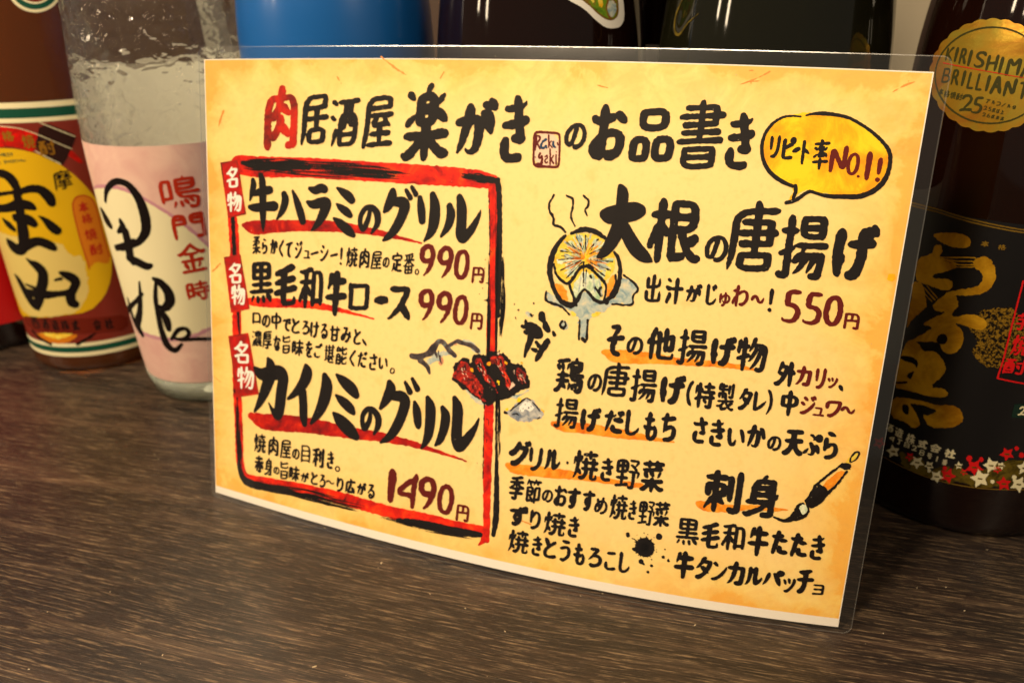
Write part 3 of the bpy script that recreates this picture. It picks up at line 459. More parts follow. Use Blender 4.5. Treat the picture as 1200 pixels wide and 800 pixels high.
PRINT=[
{"n":"lettering","l":"red brushed meat character opening the title","m":"ink_title_red","z":6,"c":[["肉",26.77,169.9,41.81,198.83,1.531]]},
{"n":"lettering","l":"bold brushed title on the left half","m":"ink_black","z":6,"c":[["居",43.15,171.82,56.37,195.21,1.456],["酒",57.15,171.56,70.79,193.23,1.262],["屋",72.43,171.24,87.02,194.99,1.445],["楽",91.04,166.62,113.68,200.71,1.804],["が",115.27,169.44,135.62,194.8,1.958],["き",136.82,168.26,149.15,195.98,1.998]]},
{"n":"lettering","l":"bold brushed title on the right half","m":"ink_black","z":6,"c":[["の",165.45,175.24,174.81,185.76,1.16],["お",176.09,171.39,192.25,193.6,1.722],["品",193.4,171.69,211.37,193.22,1.438],["書",211.93,170.23,230.15,196.93,1.389],["き",231.28,171.98,241.7,193.11,1.504]]},
{"n":"lettering","l":"brushed words inside the yellow speech bubble","m":"ink_black","z":6,"c":[["リ",247.48,177.33,251.17,185.65,0.61],["ピ",252.07,177.13,256.73,185.52,0.603],["ー",255.53,179.72,258.46,182.04,0.57],["ト",259.0,175.8,262.01,184.76,0.625],["率",262.81,174.51,268.42,185.5,0.47]]},
{"n":"lettering","l":"dark red NO.1! inside the speech bubble","m":"ink_maroon","z":6,"c":[["N",268.83,173.96,274.61,183.92,0.696],["O",274.65,173.7,278.85,181.71,0.631],[".",278.51,172.98,279.45,174.28,0.43],["1",279.53,172.37,283.93,182.62,0.736],["!",283.65,172.4,287.0,180.83,0.618]]},
{"n":"lettering","l":"large brushed heading of the first red boxed dish","m":"ink_black","z":6,"t":[[[21.77,156.98,0.76],[22.14,154.61,1.2],[21.4,151.14,0.99],[20.47,147.65,0.33]],[[22.43,150.74,0.99],[26.38,151.89,1.64],[29.65,152.49,1.59]],[[20.51,144.6,0.89],[23.1,144.24,1.66],[28.24,145.03,1.66],[32.14,145.31,1.88]],[[25.55,159.05,0.98],[26.28,156.54,1.31],[26.72,149.14,1.43],[26.9,141.15,1.33],[27.11,136.86,0.89],[27.18,133.64,0.22]],[[36.92,150.99,1.09],[37.88,148.39,1.48],[36.63,143.6,1.32],[33.88,139.52,0.39]],[[41.02,152.42,0.44],[43.02,148.55,1.2],[45.3,142.85,1.54],[46.65,138.96,1.32]],[[49.31,153.7,0.76],[51.92,152.74,1.52],[54.67,154.23,1.73],[56.42,153.56,1.46]],[[48.49,147.68,0.66],[51.14,146.47,1.64],[55.08,147.66,1.96],[58.05,147.77,2.07],[56.79,143.31,1.86],[54.49,138.51,1.43],[51.22,135.05,0.39]],[[62.44,154.38,0.43],[64.98,152.93,1.29],[68.25,151.0,1.83],[69.92,149.28,1.4]],[[62.76,147.34,0.43],[64.94,145.73,1.3],[67.92,144.05,1.63],[69.75,142.59,0.98]],[[61.95,140.94,0.55],[64.85,139.0,1.64],[69.11,136.11,1.96],[71.87,134.09,0.98]],[[79.24,146.13,0.68],[78.69,141.56,0.96],[76.58,136.35,1.1],[74.77,138.74,0.9],[74.6,142.65,0.96],[76.83,146.34,0.96],[80.05,146.82,1.09],[82.8,144.36,1.37],[83.57,139.87,1.23],[80.68,135.48,0.48]],[[89.32,154.01,1.22],[89.24,151.12,2.03],[87.6,147.19,1.63],[86.0,144.98,0.54]],[[90.62,149.39,1.49],[94.18,149.7,2.02],[95.89,148.25,2.09],[94.76,143.71,1.9],[92.4,138.44,1.77],[89.49,134.71,1.37],[86.76,132.79,0.55]],[[95.69,154.62,0.74],[97.91,151.67,1.01]],[[98.25,156.14,0.74],[100.39,153.26,1.0]],[[102.53,151.78,0.94],[103.55,147.4,1.61],[104.51,142.24,1.34]],[[108.38,153.47,1.13],[110.05,149.03,2.0],[110.3,142.1,2.14],[109.35,137.6,1.61],[106.41,133.71,0.4]],[[116.81,149.11,1.19],[118.03,145.73,1.72],[117.18,140.65,1.46],[114.13,136.15,0.47]],[[121.07,153.11,1.18],[122.56,149.14,1.97],[123.12,142.94,1.85],[123.26,137.94,2.11],[124.44,135.52,1.72],[128.42,140.5,1.44],[130.76,145.63,0.78],[131.48,148.35,0.2]]]},
{"n":"lettering","l":"small brushed description under the first heading","m":"ink_black","z":6,"c":[["柔",21.74,122.98,26.14,131.43,0.474],["ら",26.66,123.17,29.54,130.4,0.473],["か",30.63,123.15,34.82,130.35,0.472],["く",35.27,122.12,37.78,130.27,0.471],["て",38.56,122.11,42.13,129.54,0.47],["ジ",43.29,121.97,47.2,130.16,0.468],["ュ",47.63,122.21,51.17,126.13,0.468],["ー",51.13,123.91,55.3,126.02,0.466],["シ",56.0,121.46,60.37,128.87,0.464],["ー",60.94,123.75,65.01,125.68,0.463],["!",65.92,120.67,67.37,128.45,0.461],["焼",68.99,119.79,74.98,128.93,0.459],["肉",75.75,119.73,80.76,128.84,0.457],["屋",81.45,119.51,86.9,128.14,0.454],["の",87.26,120.95,90.64,125.59,0.453],["定",91.56,119.17,96.91,128.15,0.45],["番",97.38,118.83,102.75,128.27,0.448],["。",103.27,119.0,105.32,121.67,0.446]]},
{"n":"price","l":"upper dark red price of the left half","m":"ink_maroon","z":6,"c":[["9",104.79,118.06,112.47,132.69,1.618],["9",113.44,117.88,121.16,132.63,1.604],["0",121.59,118.6,128.89,131.76,1.59],["円",130.5,117.89,136.22,125.13,0.563]]},
{"n":"price","l":"dark red price beside the second heading","m":"ink_maroon","z":6,"c":[["9",106.28,99.09,114.06,113.9,1.631],["9",115.01,98.93,122.8,113.71,1.614],["0",123.32,99.55,130.48,112.64,1.599],["円",132.0,98.49,137.7,106.02,0.566]]},
{"n":"lettering","l":"heavy brushed heading of the second red boxed dish","m":"ink_black","z":6,"c":[["黒",20.55,99.65,33.19,120.21,1.221],["毛",32.96,99.57,45.53,119.5,1.333],["和",46.07,99.3,58.56,118.54,1.236],["牛",59.5,97.1,70.81,118.32,1.344],["ロ",71.37,100.71,82.04,113.42,1.49],["ー",84.16,104.71,91.63,108.58,1.433],["ス",90.93,97.6,103.67,113.89,1.695]]},
{"n":"lettering","l":"first small line under the second heading","m":"ink_black","z":6,"c":[["口",22.41,89.94,26.91,95.76,0.475],["の",27.55,88.9,32.02,94.97,0.473],["中",32.57,88.22,37.85,96.62,0.469],["で",38.42,88.11,43.2,94.22,0.467],["と",43.37,87.37,47.82,94.66,0.465],["ろ",48.61,87.41,52.9,94.14,0.462],["け",53.14,86.59,57.76,94.25,0.46],["る",58.39,86.43,62.44,93.75,0.457],["甘",63.23,85.77,68.64,93.59,0.455],["み",69.16,86.08,74.71,93.21,0.451],["と",75.78,85.7,79.62,92.88,0.448],["、",80.04,85.49,82.98,88.81,0.447]]},
{"n":"lettering","l":"second small line under the second heading","m":"ink_black","z":6,"c":[["濃",22.33,79.04,27.91,87.17,0.481],["厚",28.02,78.59,33.29,87.53,0.477],["な",33.83,78.13,38.15,85.71,0.475],["旨",38.84,77.35,43.22,86.01,0.472],["味",43.87,77.09,50.31,85.09,0.469],["を",51.09,77.04,55.15,84.98,0.465],["ご",55.85,77.31,60.25,84.46,0.463],["堪",61.21,75.74,66.61,84.59,0.459],["能",67.33,75.56,73.29,84.3,0.456],["く",74.42,75.62,77.53,83.38,0.453],["だ",78.45,75.54,83.59,83.28,0.45],["さ",84.5,75.25,88.7,83.0,0.447],["い",89.38,76.27,94.18,81.69,0.444],["。",95.38,74.93,97.94,77.8,0.441]]},
{"n":"lettering","l":"largest brushed heading at the bottom of the red box","m":"ink_black","z":6,"t":[[[24.41,68.48,0.94],[27.81,65.61,2.5],[34.39,67.68,2.93],[38.64,68.42,2.76],[40.25,65.4,2.3],[39.27,59.5,2.32],[38.75,52.18,2.34],[37.89,46.57,2.04],[34.64,49.36,0.95],[32.4,52.69,0.31]],[[31.29,74.24,0.61],[33.02,71.7,2.0],[32.8,65.88,2.63],[30.11,58.23,2.2],[27.31,51.92,1.43],[24.4,47.16,0.48]],[[52.03,73.12,0.9],[53.01,70.23,2.4],[51.68,65.47,2.26],[47.51,59.94,1.53],[43.16,56.31,0.62]],[[50.74,60.74,1.82],[51.67,54.83,1.83],[52.02,49.18,1.84],[52.89,45.74,1.23]],[[62.23,69.79,1.18],[63.88,65.7,2.52],[63.0,59.3,2.53],[60.65,52.64,1.96],[56.56,46.69,0.69]],[[68.47,71.0,0.59],[72.21,68.53,2.04],[76.76,65.72,2.47],[79.33,63.14,1.45]],[[68.98,61.55,0.59],[72.58,59.3,1.91],[76.74,56.81,2.05],[78.73,54.84,0.88]],[[68.37,53.12,0.74],[72.14,50.23,2.52],[77.21,46.89,2.8],[81.02,44.35,1.47]],[[87.38,57.44,0.65],[87.49,53.05,1.01],[85.15,48.05,1.16],[83.54,51.07,0.94],[83.43,54.81,1.01],[85.64,57.86,1.01],[88.72,57.98,1.15],[91.71,55.06,1.43],[92.1,51.07,1.29],[90.17,47.03,0.5]],[[95.85,71.06,1.13],[96.9,68.2,2.26],[95.08,63.61,1.84],[92.32,59.05,0.71]],[[98.69,65.46,1.69],[102.4,65.98,2.1],[104.72,64.0,2.1],[103.59,58.2,1.97],[101.23,51.84,1.98],[98.29,47.01,1.57],[93.97,43.93,0.5]],[[103.64,72.1,0.7],[106.27,68.38,1.18]],[[106.92,74.18,0.69],[109.8,70.18,1.18]],[[109.18,64.18,0.69],[110.61,60.57,1.8],[111.83,54.83,1.53],[112.12,53.56,0.7]],[[115.32,66.9,0.96],[117.17,63.51,2.06],[117.66,57.05,2.07],[117.43,51.12,1.8],[116.04,46.95,1.11],[114.44,44.57,0.35]],[[123.0,63.72,0.95],[125.0,60.78,1.9],[124.72,54.89,1.77],[123.14,49.43,1.37],[121.2,47.15,0.41]],[[128.22,68.74,0.94],[130.32,64.8,2.16],[130.62,58.4,2.03],[130.85,51.98,2.17],[132.6,47.41,1.89],[136.49,52.89,1.75],[139.47,57.85,0.93],[140.63,61.86,0.27]]]},
{"n":"lettering","l":"first small line at the foot of the red box","m":"ink_black","z":6,"c":[["焼",24.2,26.83,31.66,36.77,0.605],["肉",32.93,26.91,38.87,36.8,0.596],["屋",39.84,26.85,46.25,36.66,0.588],["の",46.77,27.88,51.01,33.1,0.583],["目",51.89,27.13,57.0,35.93,0.576],["利",58.07,26.3,64.72,35.88,0.569],["き",66.29,27.01,70.19,35.41,0.562],["。",71.02,26.44,73.86,29.19,0.559]]},
{"n":"lettering","l":"last small line at the foot of the red box","m":"ink_black","z":6,"c":[["赤",24.61,16.92,30.48,25.75,0.567],["身",30.84,16.48,35.83,25.65,0.56],["の",36.35,18.29,39.91,22.19,0.556],["旨",40.32,16.58,45.21,25.44,0.55],["味",45.44,16.97,51.75,24.8,0.544],["が",52.29,17.59,57.25,22.97,0.537],["と",58.15,17.71,62.14,23.81,0.531],["ろ",62.77,17.4,66.45,23.77,0.527],["〜",66.6,19.94,71.51,21.75,0.522],["り",72.55,17.35,76.34,24.22,0.517],["広",77.0,17.41,82.93,24.88,0.512],["が",83.43,18.05,88.77,24.32,0.506],["る",89.11,17.52,93.21,24.5,0.502]]},
{"n":"price","l":"four digit dark red price in the red box","m":"ink_maroon","z":6,"c":[["1",99.39,17.49,103.6,33.57,1.639],["4",104.48,17.25,114.73,33.2,1.536],["9",115.06,17.49,124.13,33.36,1.671],["0",124.83,17.84,132.86,31.56,1.569],["円",134.59,16.54,140.7,24.33,0.62]]},
{"n":"lettering","l":"large brushed first character beside the round drawing","m":"ink_black","z":7,"t":[[[186.27,150.81,1.72],[188.69,150.56,2.95],[193.96,151.94,3.11],[198.22,153.0,3.09],[200.6,153.43,2.15]],[[191.63,162.03,0.94],[192.86,160.07,1.98],[193.07,155.98,1.98],[193.45,150.06,2.36],[192.17,144.42,2.37],[190.09,139.14,2.1],[187.56,135.41,1.53],[185.48,133.95,0.58]],[[194.81,146.97,1.89],[197.25,143.07,2.26],[200.99,138.4,2.44],[204.67,136.04,2.05],[207.98,134.57,0.37]]]},
{"n":"lettering","l":"large brushed heading of the right half","m":"ink_black","z":6,"c":[["根",204.87,133.72,226.74,159.49,1.527],["の",228.28,137.12,237.02,147.4,0.841],["唐",236.23,133.82,254.99,161.68,1.354],["揚",255.25,134.17,272.72,158.65,1.217],["げ",274.42,136.89,289.15,157.87,1.407]]},
{"n":"lettering","l":"small black brushed line under the right heading","m":"ink_black","z":6,"c":[["出",206.55,118.55,213.17,129.85,0.643],["汁",214.64,118.88,221.94,129.65,0.635],["が",222.75,120.42,229.48,128.3,0.628],["じ",230.88,120.5,235.22,128.85,0.621],["!",253.86,121.25,256.51,130.1,0.598]]},
{"n":"lettering","l":"small dark red brushed sounds under the right heading","m":"ink_maroon","z":6,"c":[["ゅ",236.01,120.86,240.24,126.47,0.486],["わ",240.74,121.26,246.95,129.82,0.481],["〜",247.75,123.68,253.08,126.94,0.476]]},
{"n":"price","l":"dark red price of the right half","m":"ink_maroon","z":6,"c":[["5",259.04,117.83,266.27,130.98,1.307],["5",266.53,118.24,273.74,131.14,1.29],["0",274.21,118.99,280.81,130.75,1.243],["円",281.65,118.89,286.78,125.33,0.511]]},
{"n":"lettering","l":"brushed fried dishes heading over an orange streak","m":"ink_black","z":6,"c":[["そ",192.87,95.77,200.67,108.56,1.044],["の",201.74,97.41,208.46,104.67,0.758],["他",209.61,96.41,221.47,109.82,1.017],["揚",222.28,96.25,233.96,110.9,0.833],["げ",235.33,98.02,245.11,110.09,0.982],["物",245.01,97.19,256.64,111.14,0.934]]},
{"n":"lettering","l":"brushed fried chicken line with brackets","m":"ink_black","z":6,"c":[["鶏",172.68,77.96,185.43,93.14,0.789],["の",187.09,80.41,193.25,87.77,0.778],["唐",192.99,78.99,204.54,93.66,0.873],["揚",205.14,78.86,216.09,92.79,0.791],["げ",217.35,80.19,227.66,92.42,0.982],["(",227.93,80.44,230.61,90.92,0.504],["特",230.91,80.34,239.15,91.22,0.7],["製",239.74,80.9,246.67,92.14,0.593],["タ",247.69,82.28,253.23,91.41,0.751],["レ",253.79,82.83,258.88,90.64,0.81],[")",258.42,81.8,260.87,92.02,0.484]]},
{"n":"lettering","l":"two small black characters at the right margin","m":"ink_black","z":6,"c":[["外",260.18,93.89,268.02,103.96,0.667],["中",263.74,82.73,270.14,93.07,0.735],["、",283.2,95.34,285.22,97.93,0.557]]},
{"n":"lettering","l":"small dark red sounds at the right margin","m":"ink_maroon","z":6,"c":[["カ",267.53,95.01,273.43,103.06,0.598],["リ",274.72,95.11,278.39,103.3,0.593],["ッ",278.96,96.09,282.73,100.38,0.466],["ジ",270.82,84.35,276.6,92.33,0.602],["ュ",275.55,84.65,279.7,88.21,0.505],["ワ",279.78,85.02,285.35,91.8,0.595],["〜",285.1,87.37,290.47,90.3,0.56]]},
{"n":"lettering","l":"brushed fried rice cake and squid line","m":"ink_black","z":6,"c":[["揚",174.37,63.48,184.85,76.41,0.756],["げ",185.86,64.06,194.73,74.39,0.853],["だ",195.51,64.6,204.64,74.83,0.877],["し",204.98,65.04,211.16,75.66,1.008],["も",212.16,64.33,218.28,76.27,0.895],["ち",219.13,65.02,225.66,76.87,0.922],["さ",231.96,66.54,237.76,77.36,0.807],["き",238.74,66.45,244.54,77.44,0.8],["い",245.7,67.46,252.58,75.07,0.794],["か",252.73,68.02,260.22,77.8,0.819],["の",260.92,68.51,266.05,74.51,0.618],["天",266.61,67.56,274.15,78.34,0.903],["ぷ",273.87,68.54,280.63,77.84,0.736],["ら",281.03,68.59,286.38,79.55,0.826]]},
{"n":"lettering","l":"brushed grilled vegetables heading over an orange streak","m":"ink_black","z":6,"c":[["グ",155.96,44.61,166.35,56.36,0.965],["リ",165.3,44.06,171.24,54.25,0.92],["ル",171.65,44.94,179.84,54.63,0.947],["・",181.35,48.7,183.49,51.25,0.939],["焼",184.6,43.72,195.91,56.7,0.787],["き",196.8,45.05,202.13,54.95,0.814],["野",203.06,43.67,213.33,56.02,0.771],["菜",213.53,43.72,223.43,57.3,0.866]]},
{"n":"lettering","l":"small seasonal vegetables line","m":"ink_black","z":6,"c":[["季",157.66,30.54,164.72,41.01,0.653],["節",165.35,30.49,172.37,40.97,0.646],["の",172.94,32.18,177.77,37.61,0.641],["お",178.08,31.41,184.16,40.25,0.636],["す",183.75,31.34,189.75,40.37,0.632],["す",190.41,31.56,196.0,40.52,0.627],["め",196.0,31.48,201.49,38.69,0.623],["焼",202.25,30.23,210.03,41.05,0.618],["き",210.29,31.36,213.68,39.62,0.614],["野",214.35,30.22,221.25,40.48,0.611],["菜",220.65,30.52,227.32,41.29,0.607]]},
{"n":"lettering","l":"short four character brushed line at the lower left","m":"ink_black","z":6,"c":[["ず",159.08,19.76,168.01,29.04,0.747],["り",168.69,19.81,173.57,28.08,0.739],["焼",174.74,18.66,184.89,29.14,0.731],["き",185.73,19.7,190.69,28.68,0.724]]},
{"n":"lettering","l":"brushed corn line ending beside the ink blot","m":"ink_black","z":6,"c":[["焼",159.77,8.27,169.58,18.64,0.673],["き",170.82,8.95,175.43,17.59,0.777],["と",176.27,9.1,182.07,17.78,0.845],["う",183.11,8.99,188.03,18.13,0.875],["も",189.19,8.7,194.54,18.1,0.796],["ろ",195.38,9.01,201.78,17.51,0.862],["こ",202.92,8.97,207.7,17.03,0.892],["し",208.93,9.03,213.9,17.86,0.957]]},
{"n":"lettering","l":"two large brushed characters left of the paintbrush","m":"ink_black","z":6,"c":[["刺",239.1,40.06,254.07,58.24,1.044],["身",254.84,40.6,268.65,59.07,1.229]]},
{"n":"lettering","l":"brushed line under the paintbrush","m":"ink_black","z":6,"c":[["黒",230.46,24.81,239.84,36.47,0.688],["毛",240.25,25.13,247.99,36.35,0.82],["和",248.51,25.66,257.59,36.86,0.746],["牛",258.33,25.02,266.58,37.93,0.843],["た",267.24,26.96,274.06,37.36,0.838],["た",274.38,27.12,281.25,37.53,0.835],["き",282.03,27.26,287.34,37.96,0.798]]},
{"n":"lettering","l":"lowest brushed line in the right corner","m":"ink_black","z":6,"c":[["牛",230.99,10.76,239.45,22.72,0.867],["タ",239.5,12.03,246.36,21.9,0.828],["ン",246.31,12.37,252.63,20.38,0.894],["カ",251.95,11.5,259.28,22.0,0.89],["ル",258.94,12.23,266.61,20.99,0.887],["パ",265.82,13.33,274.18,20.99,0.85],["ッ",273.8,12.05,278.77,18.37,0.612],["チ",278.73,12.43,285.35,23.28,0.846],["ョ",285.31,12.73,289.47,17.46,0.509]]},
{"n":"tag","l":"three red tags on the frame","m":"ink_tag_red","z":4,"f":[[[6.83,164.18],[14.04,165.38],[18.13,141.42],[10.04,139.82]],[[7.92,120.53],[15.54,121.97],[20.37,97.26],[11.4,94.91]],[[9.87,82.44],[20.0,84.87],[26.08,56.51],[14.43,53.34]]],"rough":0.12,"keep":1},
{"n":"printed_outline","l":"thin dark outlines round the red tags","m":"ink_title_red","z":5,"t":[[[6.71,164.25,0.35],[14.04,165.46,0.35],[18.21,141.42,0.36],[10.04,139.7,0.37],[6.71,164.25,0.35]],[[7.83,120.57,0.38],[15.58,122.09,0.38],[20.5,97.23,0.39],[11.3,94.74,0.39],[7.83,120.57,0.38]],[[9.77,82.51,0.4],[20.09,84.97,0.39],[26.17,56.4,0.41],[14.33,53.19,0.42],[9.77,82.51,0.4]]],"rough":0.1,"keep":1},
{"n":"lettering","l":"white characters on the three red tags","m":"ink_white","z":6,"c":[["名",9.07,153.02,14.64,163.13,0.495],["物",9.41,141.91,16.51,151.51,0.443],["名",9.85,108.43,16.43,119.04,0.529],["物",11.14,98.09,18.57,108.32,0.472],["名",12.53,69.94,20.73,80.97,0.558],["物",14.33,57.27,23.95,69.03,0.498]]},
{"n":"frame_stroke","l":"broad red brushed frame round the left dishes","m":"ink_red","z":1,"t":[[[15.44,163.67,4.32],[23.12,162.61,4.72],[43.43,162.96,4.51],[76.18,161.98,4.26],[104.63,161.63,4.18],[128.61,161.19,3.72],[135.39,160.33,2.95]],[[135.47,159.63,2.03],[139.31,133.51,1.93],[141.43,105.28,2.02],[144.82,66.12,2.27],[147.39,37.37,1.9],[150.04,11.36,1.53]],[[9.81,162.46,1.18],[12.13,138.29,2.45],[13.36,117.55,2.52],[14.23,88.91,2.41],[13.74,63.55,2.28],[15.25,37.82,2.46],[15.83,18.03,2.43],[19.07,12.06,2.44],[25.96,12.3,2.64],[46.48,13.65,2.98],[75.61,14.78,3.02],[98.72,13.71,2.69],[120.63,14.01,2.99],[137.51,13.67,2.72],[148.83,14.82,2.1]],[[149.62,14.97,1.91],[148.55,10.32,1.23],[146.73,8.46,0.46]]],"rough":0.35,"st":0},
{"n":"frame_stroke","l":"black brushed stroke along the red frame","m":"ink_black","z":2,"t":[[[137.77,160.11,1.29],[138.87,157.38,1.33],[142.23,133.75,0.96],[144.36,105.6,0.97]],[[134.32,156.06,0.22],[137.55,133.36,0.26],[139.66,105.09,0.22]],[[142.24,69.37,0.19],[145.42,37.02,0.23]],[[146.92,75.46,0.38],[149.83,52.39,0.49],[151.71,38.14,1.13],[153.61,22.01,1.51],[152.93,14.15,1.14]],[[12.13,139.08,1.02],[12.93,121.57,0.96]],[[14.69,94.76,0.7],[15.63,84.04,0.62]],[[14.23,52.44,0.46],[14.74,37.73,0.57],[15.3,16.58,1.22],[18.0,11.82,1.96],[21.23,9.89,2.24],[33.86,10.39,1.89],[49.14,11.07,1.28],[62.46,11.52,0.53]],[[105.71,10.9,0.74],[112.25,11.5,1.62],[125.13,11.9,1.9],[139.74,12.25,1.74],[147.02,12.97,1.15]],[[16.65,164.45,0.98],[21.89,163.74,1.89],[35.27,163.18,1.65],[48.33,162.88,1.17]],[[122.59,161.94,0.45],[128.57,161.54,1.19],[137.68,160.81,1.33]]],"rough":0.3,"st":0},
{"n":"dry_brush","l":"scratchy dry black bristle marks along the frame","m":"ink_black","z":3,"d":[[[45.410743975407776,164.1277377020163,1.3687706120267684],[63.8419363337212,163.0824485089139,2.5282534931926186],[80.217477001356,162.48735965765403,2.3154680352322132],[97.39227184956108,161.318721981416,1.1455195625221024]],[[143.99630370487273,130.37654586827873,0.7392197099239719],[146.08471063760163,109.3521142634602,1.1141710175291517],[146.5769606823421,95.15825824733187,0.7459761484172228]],[[147.0721303082529,80.88509398912271,0.5618768223361872],[149.97104532790738,59.66104352855778,1.1275097179221514],[151.47024224983292,43.564359553785856,0.9427322052856428]],[[41.574634581749045,10.634838633700587,0.9295290802627512],[62.486793097117946,11.117885197022625,1.556325354320439],[85.28004216373098,11.238431207376545,0.8506124061867775]],[[94.49482477122804,10.847769874518294,0.8364574341858502],[121.00061479564502,10.658474342174243,1.597995293729835],[145.9966495353715,11.284617111129915,0.768351437861403]],[[137.82370898111068,156.26848394638512,0.5531437411076281],[141.276808551517,130.13944282138215,0.7416889367465529],[145.45782077607907,87.8558778064029,0.5617124417325016]],[[17.043060679053177,165.21833579867175,0.7839019487437994],[35.195142796344285,165.44863542798396,1.1739803197430196],[55.567768298629204,164.72760362698148,0.3896418821683697]],[[23.122147815147695,162.22867242836935,1.573923633329185],[47.563106114425736,161.9199118607703,2.742199311738152],[76.24294315908517,161.24985753856024,2.3228113898391873],[92.6174044015132,160.39759060457672,1.1500989900168537]],[[17.050777484050787,163.68659586494408,1.9640282753243068],[23.104283581771057,163.37462341523184,2.7501468449423925],[39.356122043387046,162.8767753236035,1.9609283881506054]],[[120.59800524213193,162.01518775189092,0.7487759135318965],[128.55182181884854,161.71339155103232,1.8578680247820771],[137.33649630689783,160.43921740363987,1.4735339818217879]],[[137.76404948995324,129.83658470234596,0.5586385845314026],[140.66424125147552,101.61669624527083,0.7499136969899297],[143.61855830105574,69.57006015165234,0.5666817649635149]],[[14.230247111044525,50.712872996719526,0.9294713276790318],[15.270980854825853,29.021074126055876,1.438187902559609],[16.904515250054196,15.143902782652862,0.9757125466841874]],[[25.989603549163068,10.986685984973118,1.4424866988037413],[56.46666117960164,13.109022725702008,1.5725830032822545],[89.6813780794056,13.37194111369796,1.26382141220888]]]},
{"n":"underline","l":"dark red brushed underline below the first heading","m":"ink_deep_red","z":2,"t":[[[18.04,136.11,1.43],[22.29,135.07,3.47],[30.32,135.96,3.09],[42.56,136.84,2.58],[61.5,137.51,2.47],[76.23,136.78,1.77],[88.88,135.1,1.09],[105.21,132.69,0.31]]],"rough":0.3,"st":0},
{"n":"underline","l":"red brushed underline below the second heading","m":"ink_red","z":2,"t":[[[21.46,100.61,1.93],[28.66,100.55,2.34],[46.46,101.57,1.92],[58.84,101.24,1.57],[70.29,100.13,0.9],[85.16,98.11,0.28]]],"rough":0.3,"st":0},
{"n":"underline","l":"dark red brushed underline below the third heading","m":"ink_deep_red","z":2,"t":[[[22.26,44.64,1.62],[29.26,42.8,4.12],[40.01,43.95,4.17],[54.32,45.47,3.85],[78.0,45.55,2.73],[97.58,46.45,2.04],[112.83,45.74,1.27],[125.67,44.33,0.78],[137.85,42.7,0.35]]],"rough":0.35,"st":0},
{"n":"underline","l":"four orange brushed underlines on the right half","m":"ink_orange","z":2,"t":[[[192.3,96.84,0.88],[196.78,95.74,2.62],[204.24,96.27,2.59],[212.25,97.06,2.15],[224.98,97.39,1.28],[243.14,98.96,1.18],[253.86,98.48,0.32]],[[174.21,64.87,1.09],[178.83,64.18,2.17],[188.05,65.1,2.21],[204.41,65.27,1.92],[215.72,65.55,1.03],[225.46,65.42,0.34]],[[156.14,44.36,1.12],[159.39,43.47,2.35],[172.47,44.27,2.2],[185.58,45.27,1.8],[198.48,45.36,1.06],[214.22,45.78,1.05]],[[237.43,42.8,0.85],[240.58,41.94,2.21],[250.5,42.79,1.52],[258.13,44.82,1.0],[264.59,45.07,1.06],[271.84,45.98,0.26]]],"rough":0.3,"st":0},
{"n":"bubble_wash","l":"yellow and orange wash filling the speech bubble","m":"ink_bubble","z":1,"f":[[[251.44,192.78],[259.7,194.27],[269.96,194.45],[277.57,191.89],[283.93,187.66],[287.56,183.73],[288.54,178.62],[287.8,173.29],[285.31,169.17],[281.17,166.77],[273.86,166.45],[266.34,166.39],[262.35,167.47],[257.98,163.77],[256.3,161.58],[258.42,167.82],[251.27,169.64],[246.09,174.72],[244.5,181.13],[245.91,187.73]]],"rough":0.4},
{"n":"bubble_outline","l":"black brushed outline of the speech bubble","m":"ink_black","z":5,"t":[[[257.03,192.74,0.29],[254.12,192.8,0.39],[251.25,192.38,0.44],[248.06,190.35,0.54],[245.72,187.22,0.6],[244.59,183.14,0.65],[244.97,178.66,0.7],[246.59,174.76,0.75],[248.97,171.95,0.8],[252.78,169.53,0.79],[257.42,167.98,0.64]],[[258.88,193.25,0.34],[261.16,194.03,0.48],[264.41,194.33,0.8],[269.08,194.16,0.61],[273.77,193.28,0.55],[279.09,190.59,0.55],[284.0,187.2,0.59],[287.6,183.5,0.67],[288.46,180.03,0.68],[288.31,175.74,0.73],[287.11,172.02,0.91],[284.47,168.83,0.92],[280.29,166.57,0.94],[274.85,166.07,0.85],[270.23,165.66,0.72],[266.37,166.14,0.58],[263.37,167.08,0.58],[259.53,163.18,0.74],[256.02,161.8,0.69]],[[258.39,168.07,0.79],[258.86,166.37,0.69],[258.22,163.79,0.59]]],"rough":0.12,"st":0},
{"n":"seal_ground","l":"pale pink ground of the small seal","m":"ink_pink","z":1,"f":[[[151.99,180.8],[162.73,181.02],[164.54,168.41],[153.25,167.89]]],"rough":0.1},
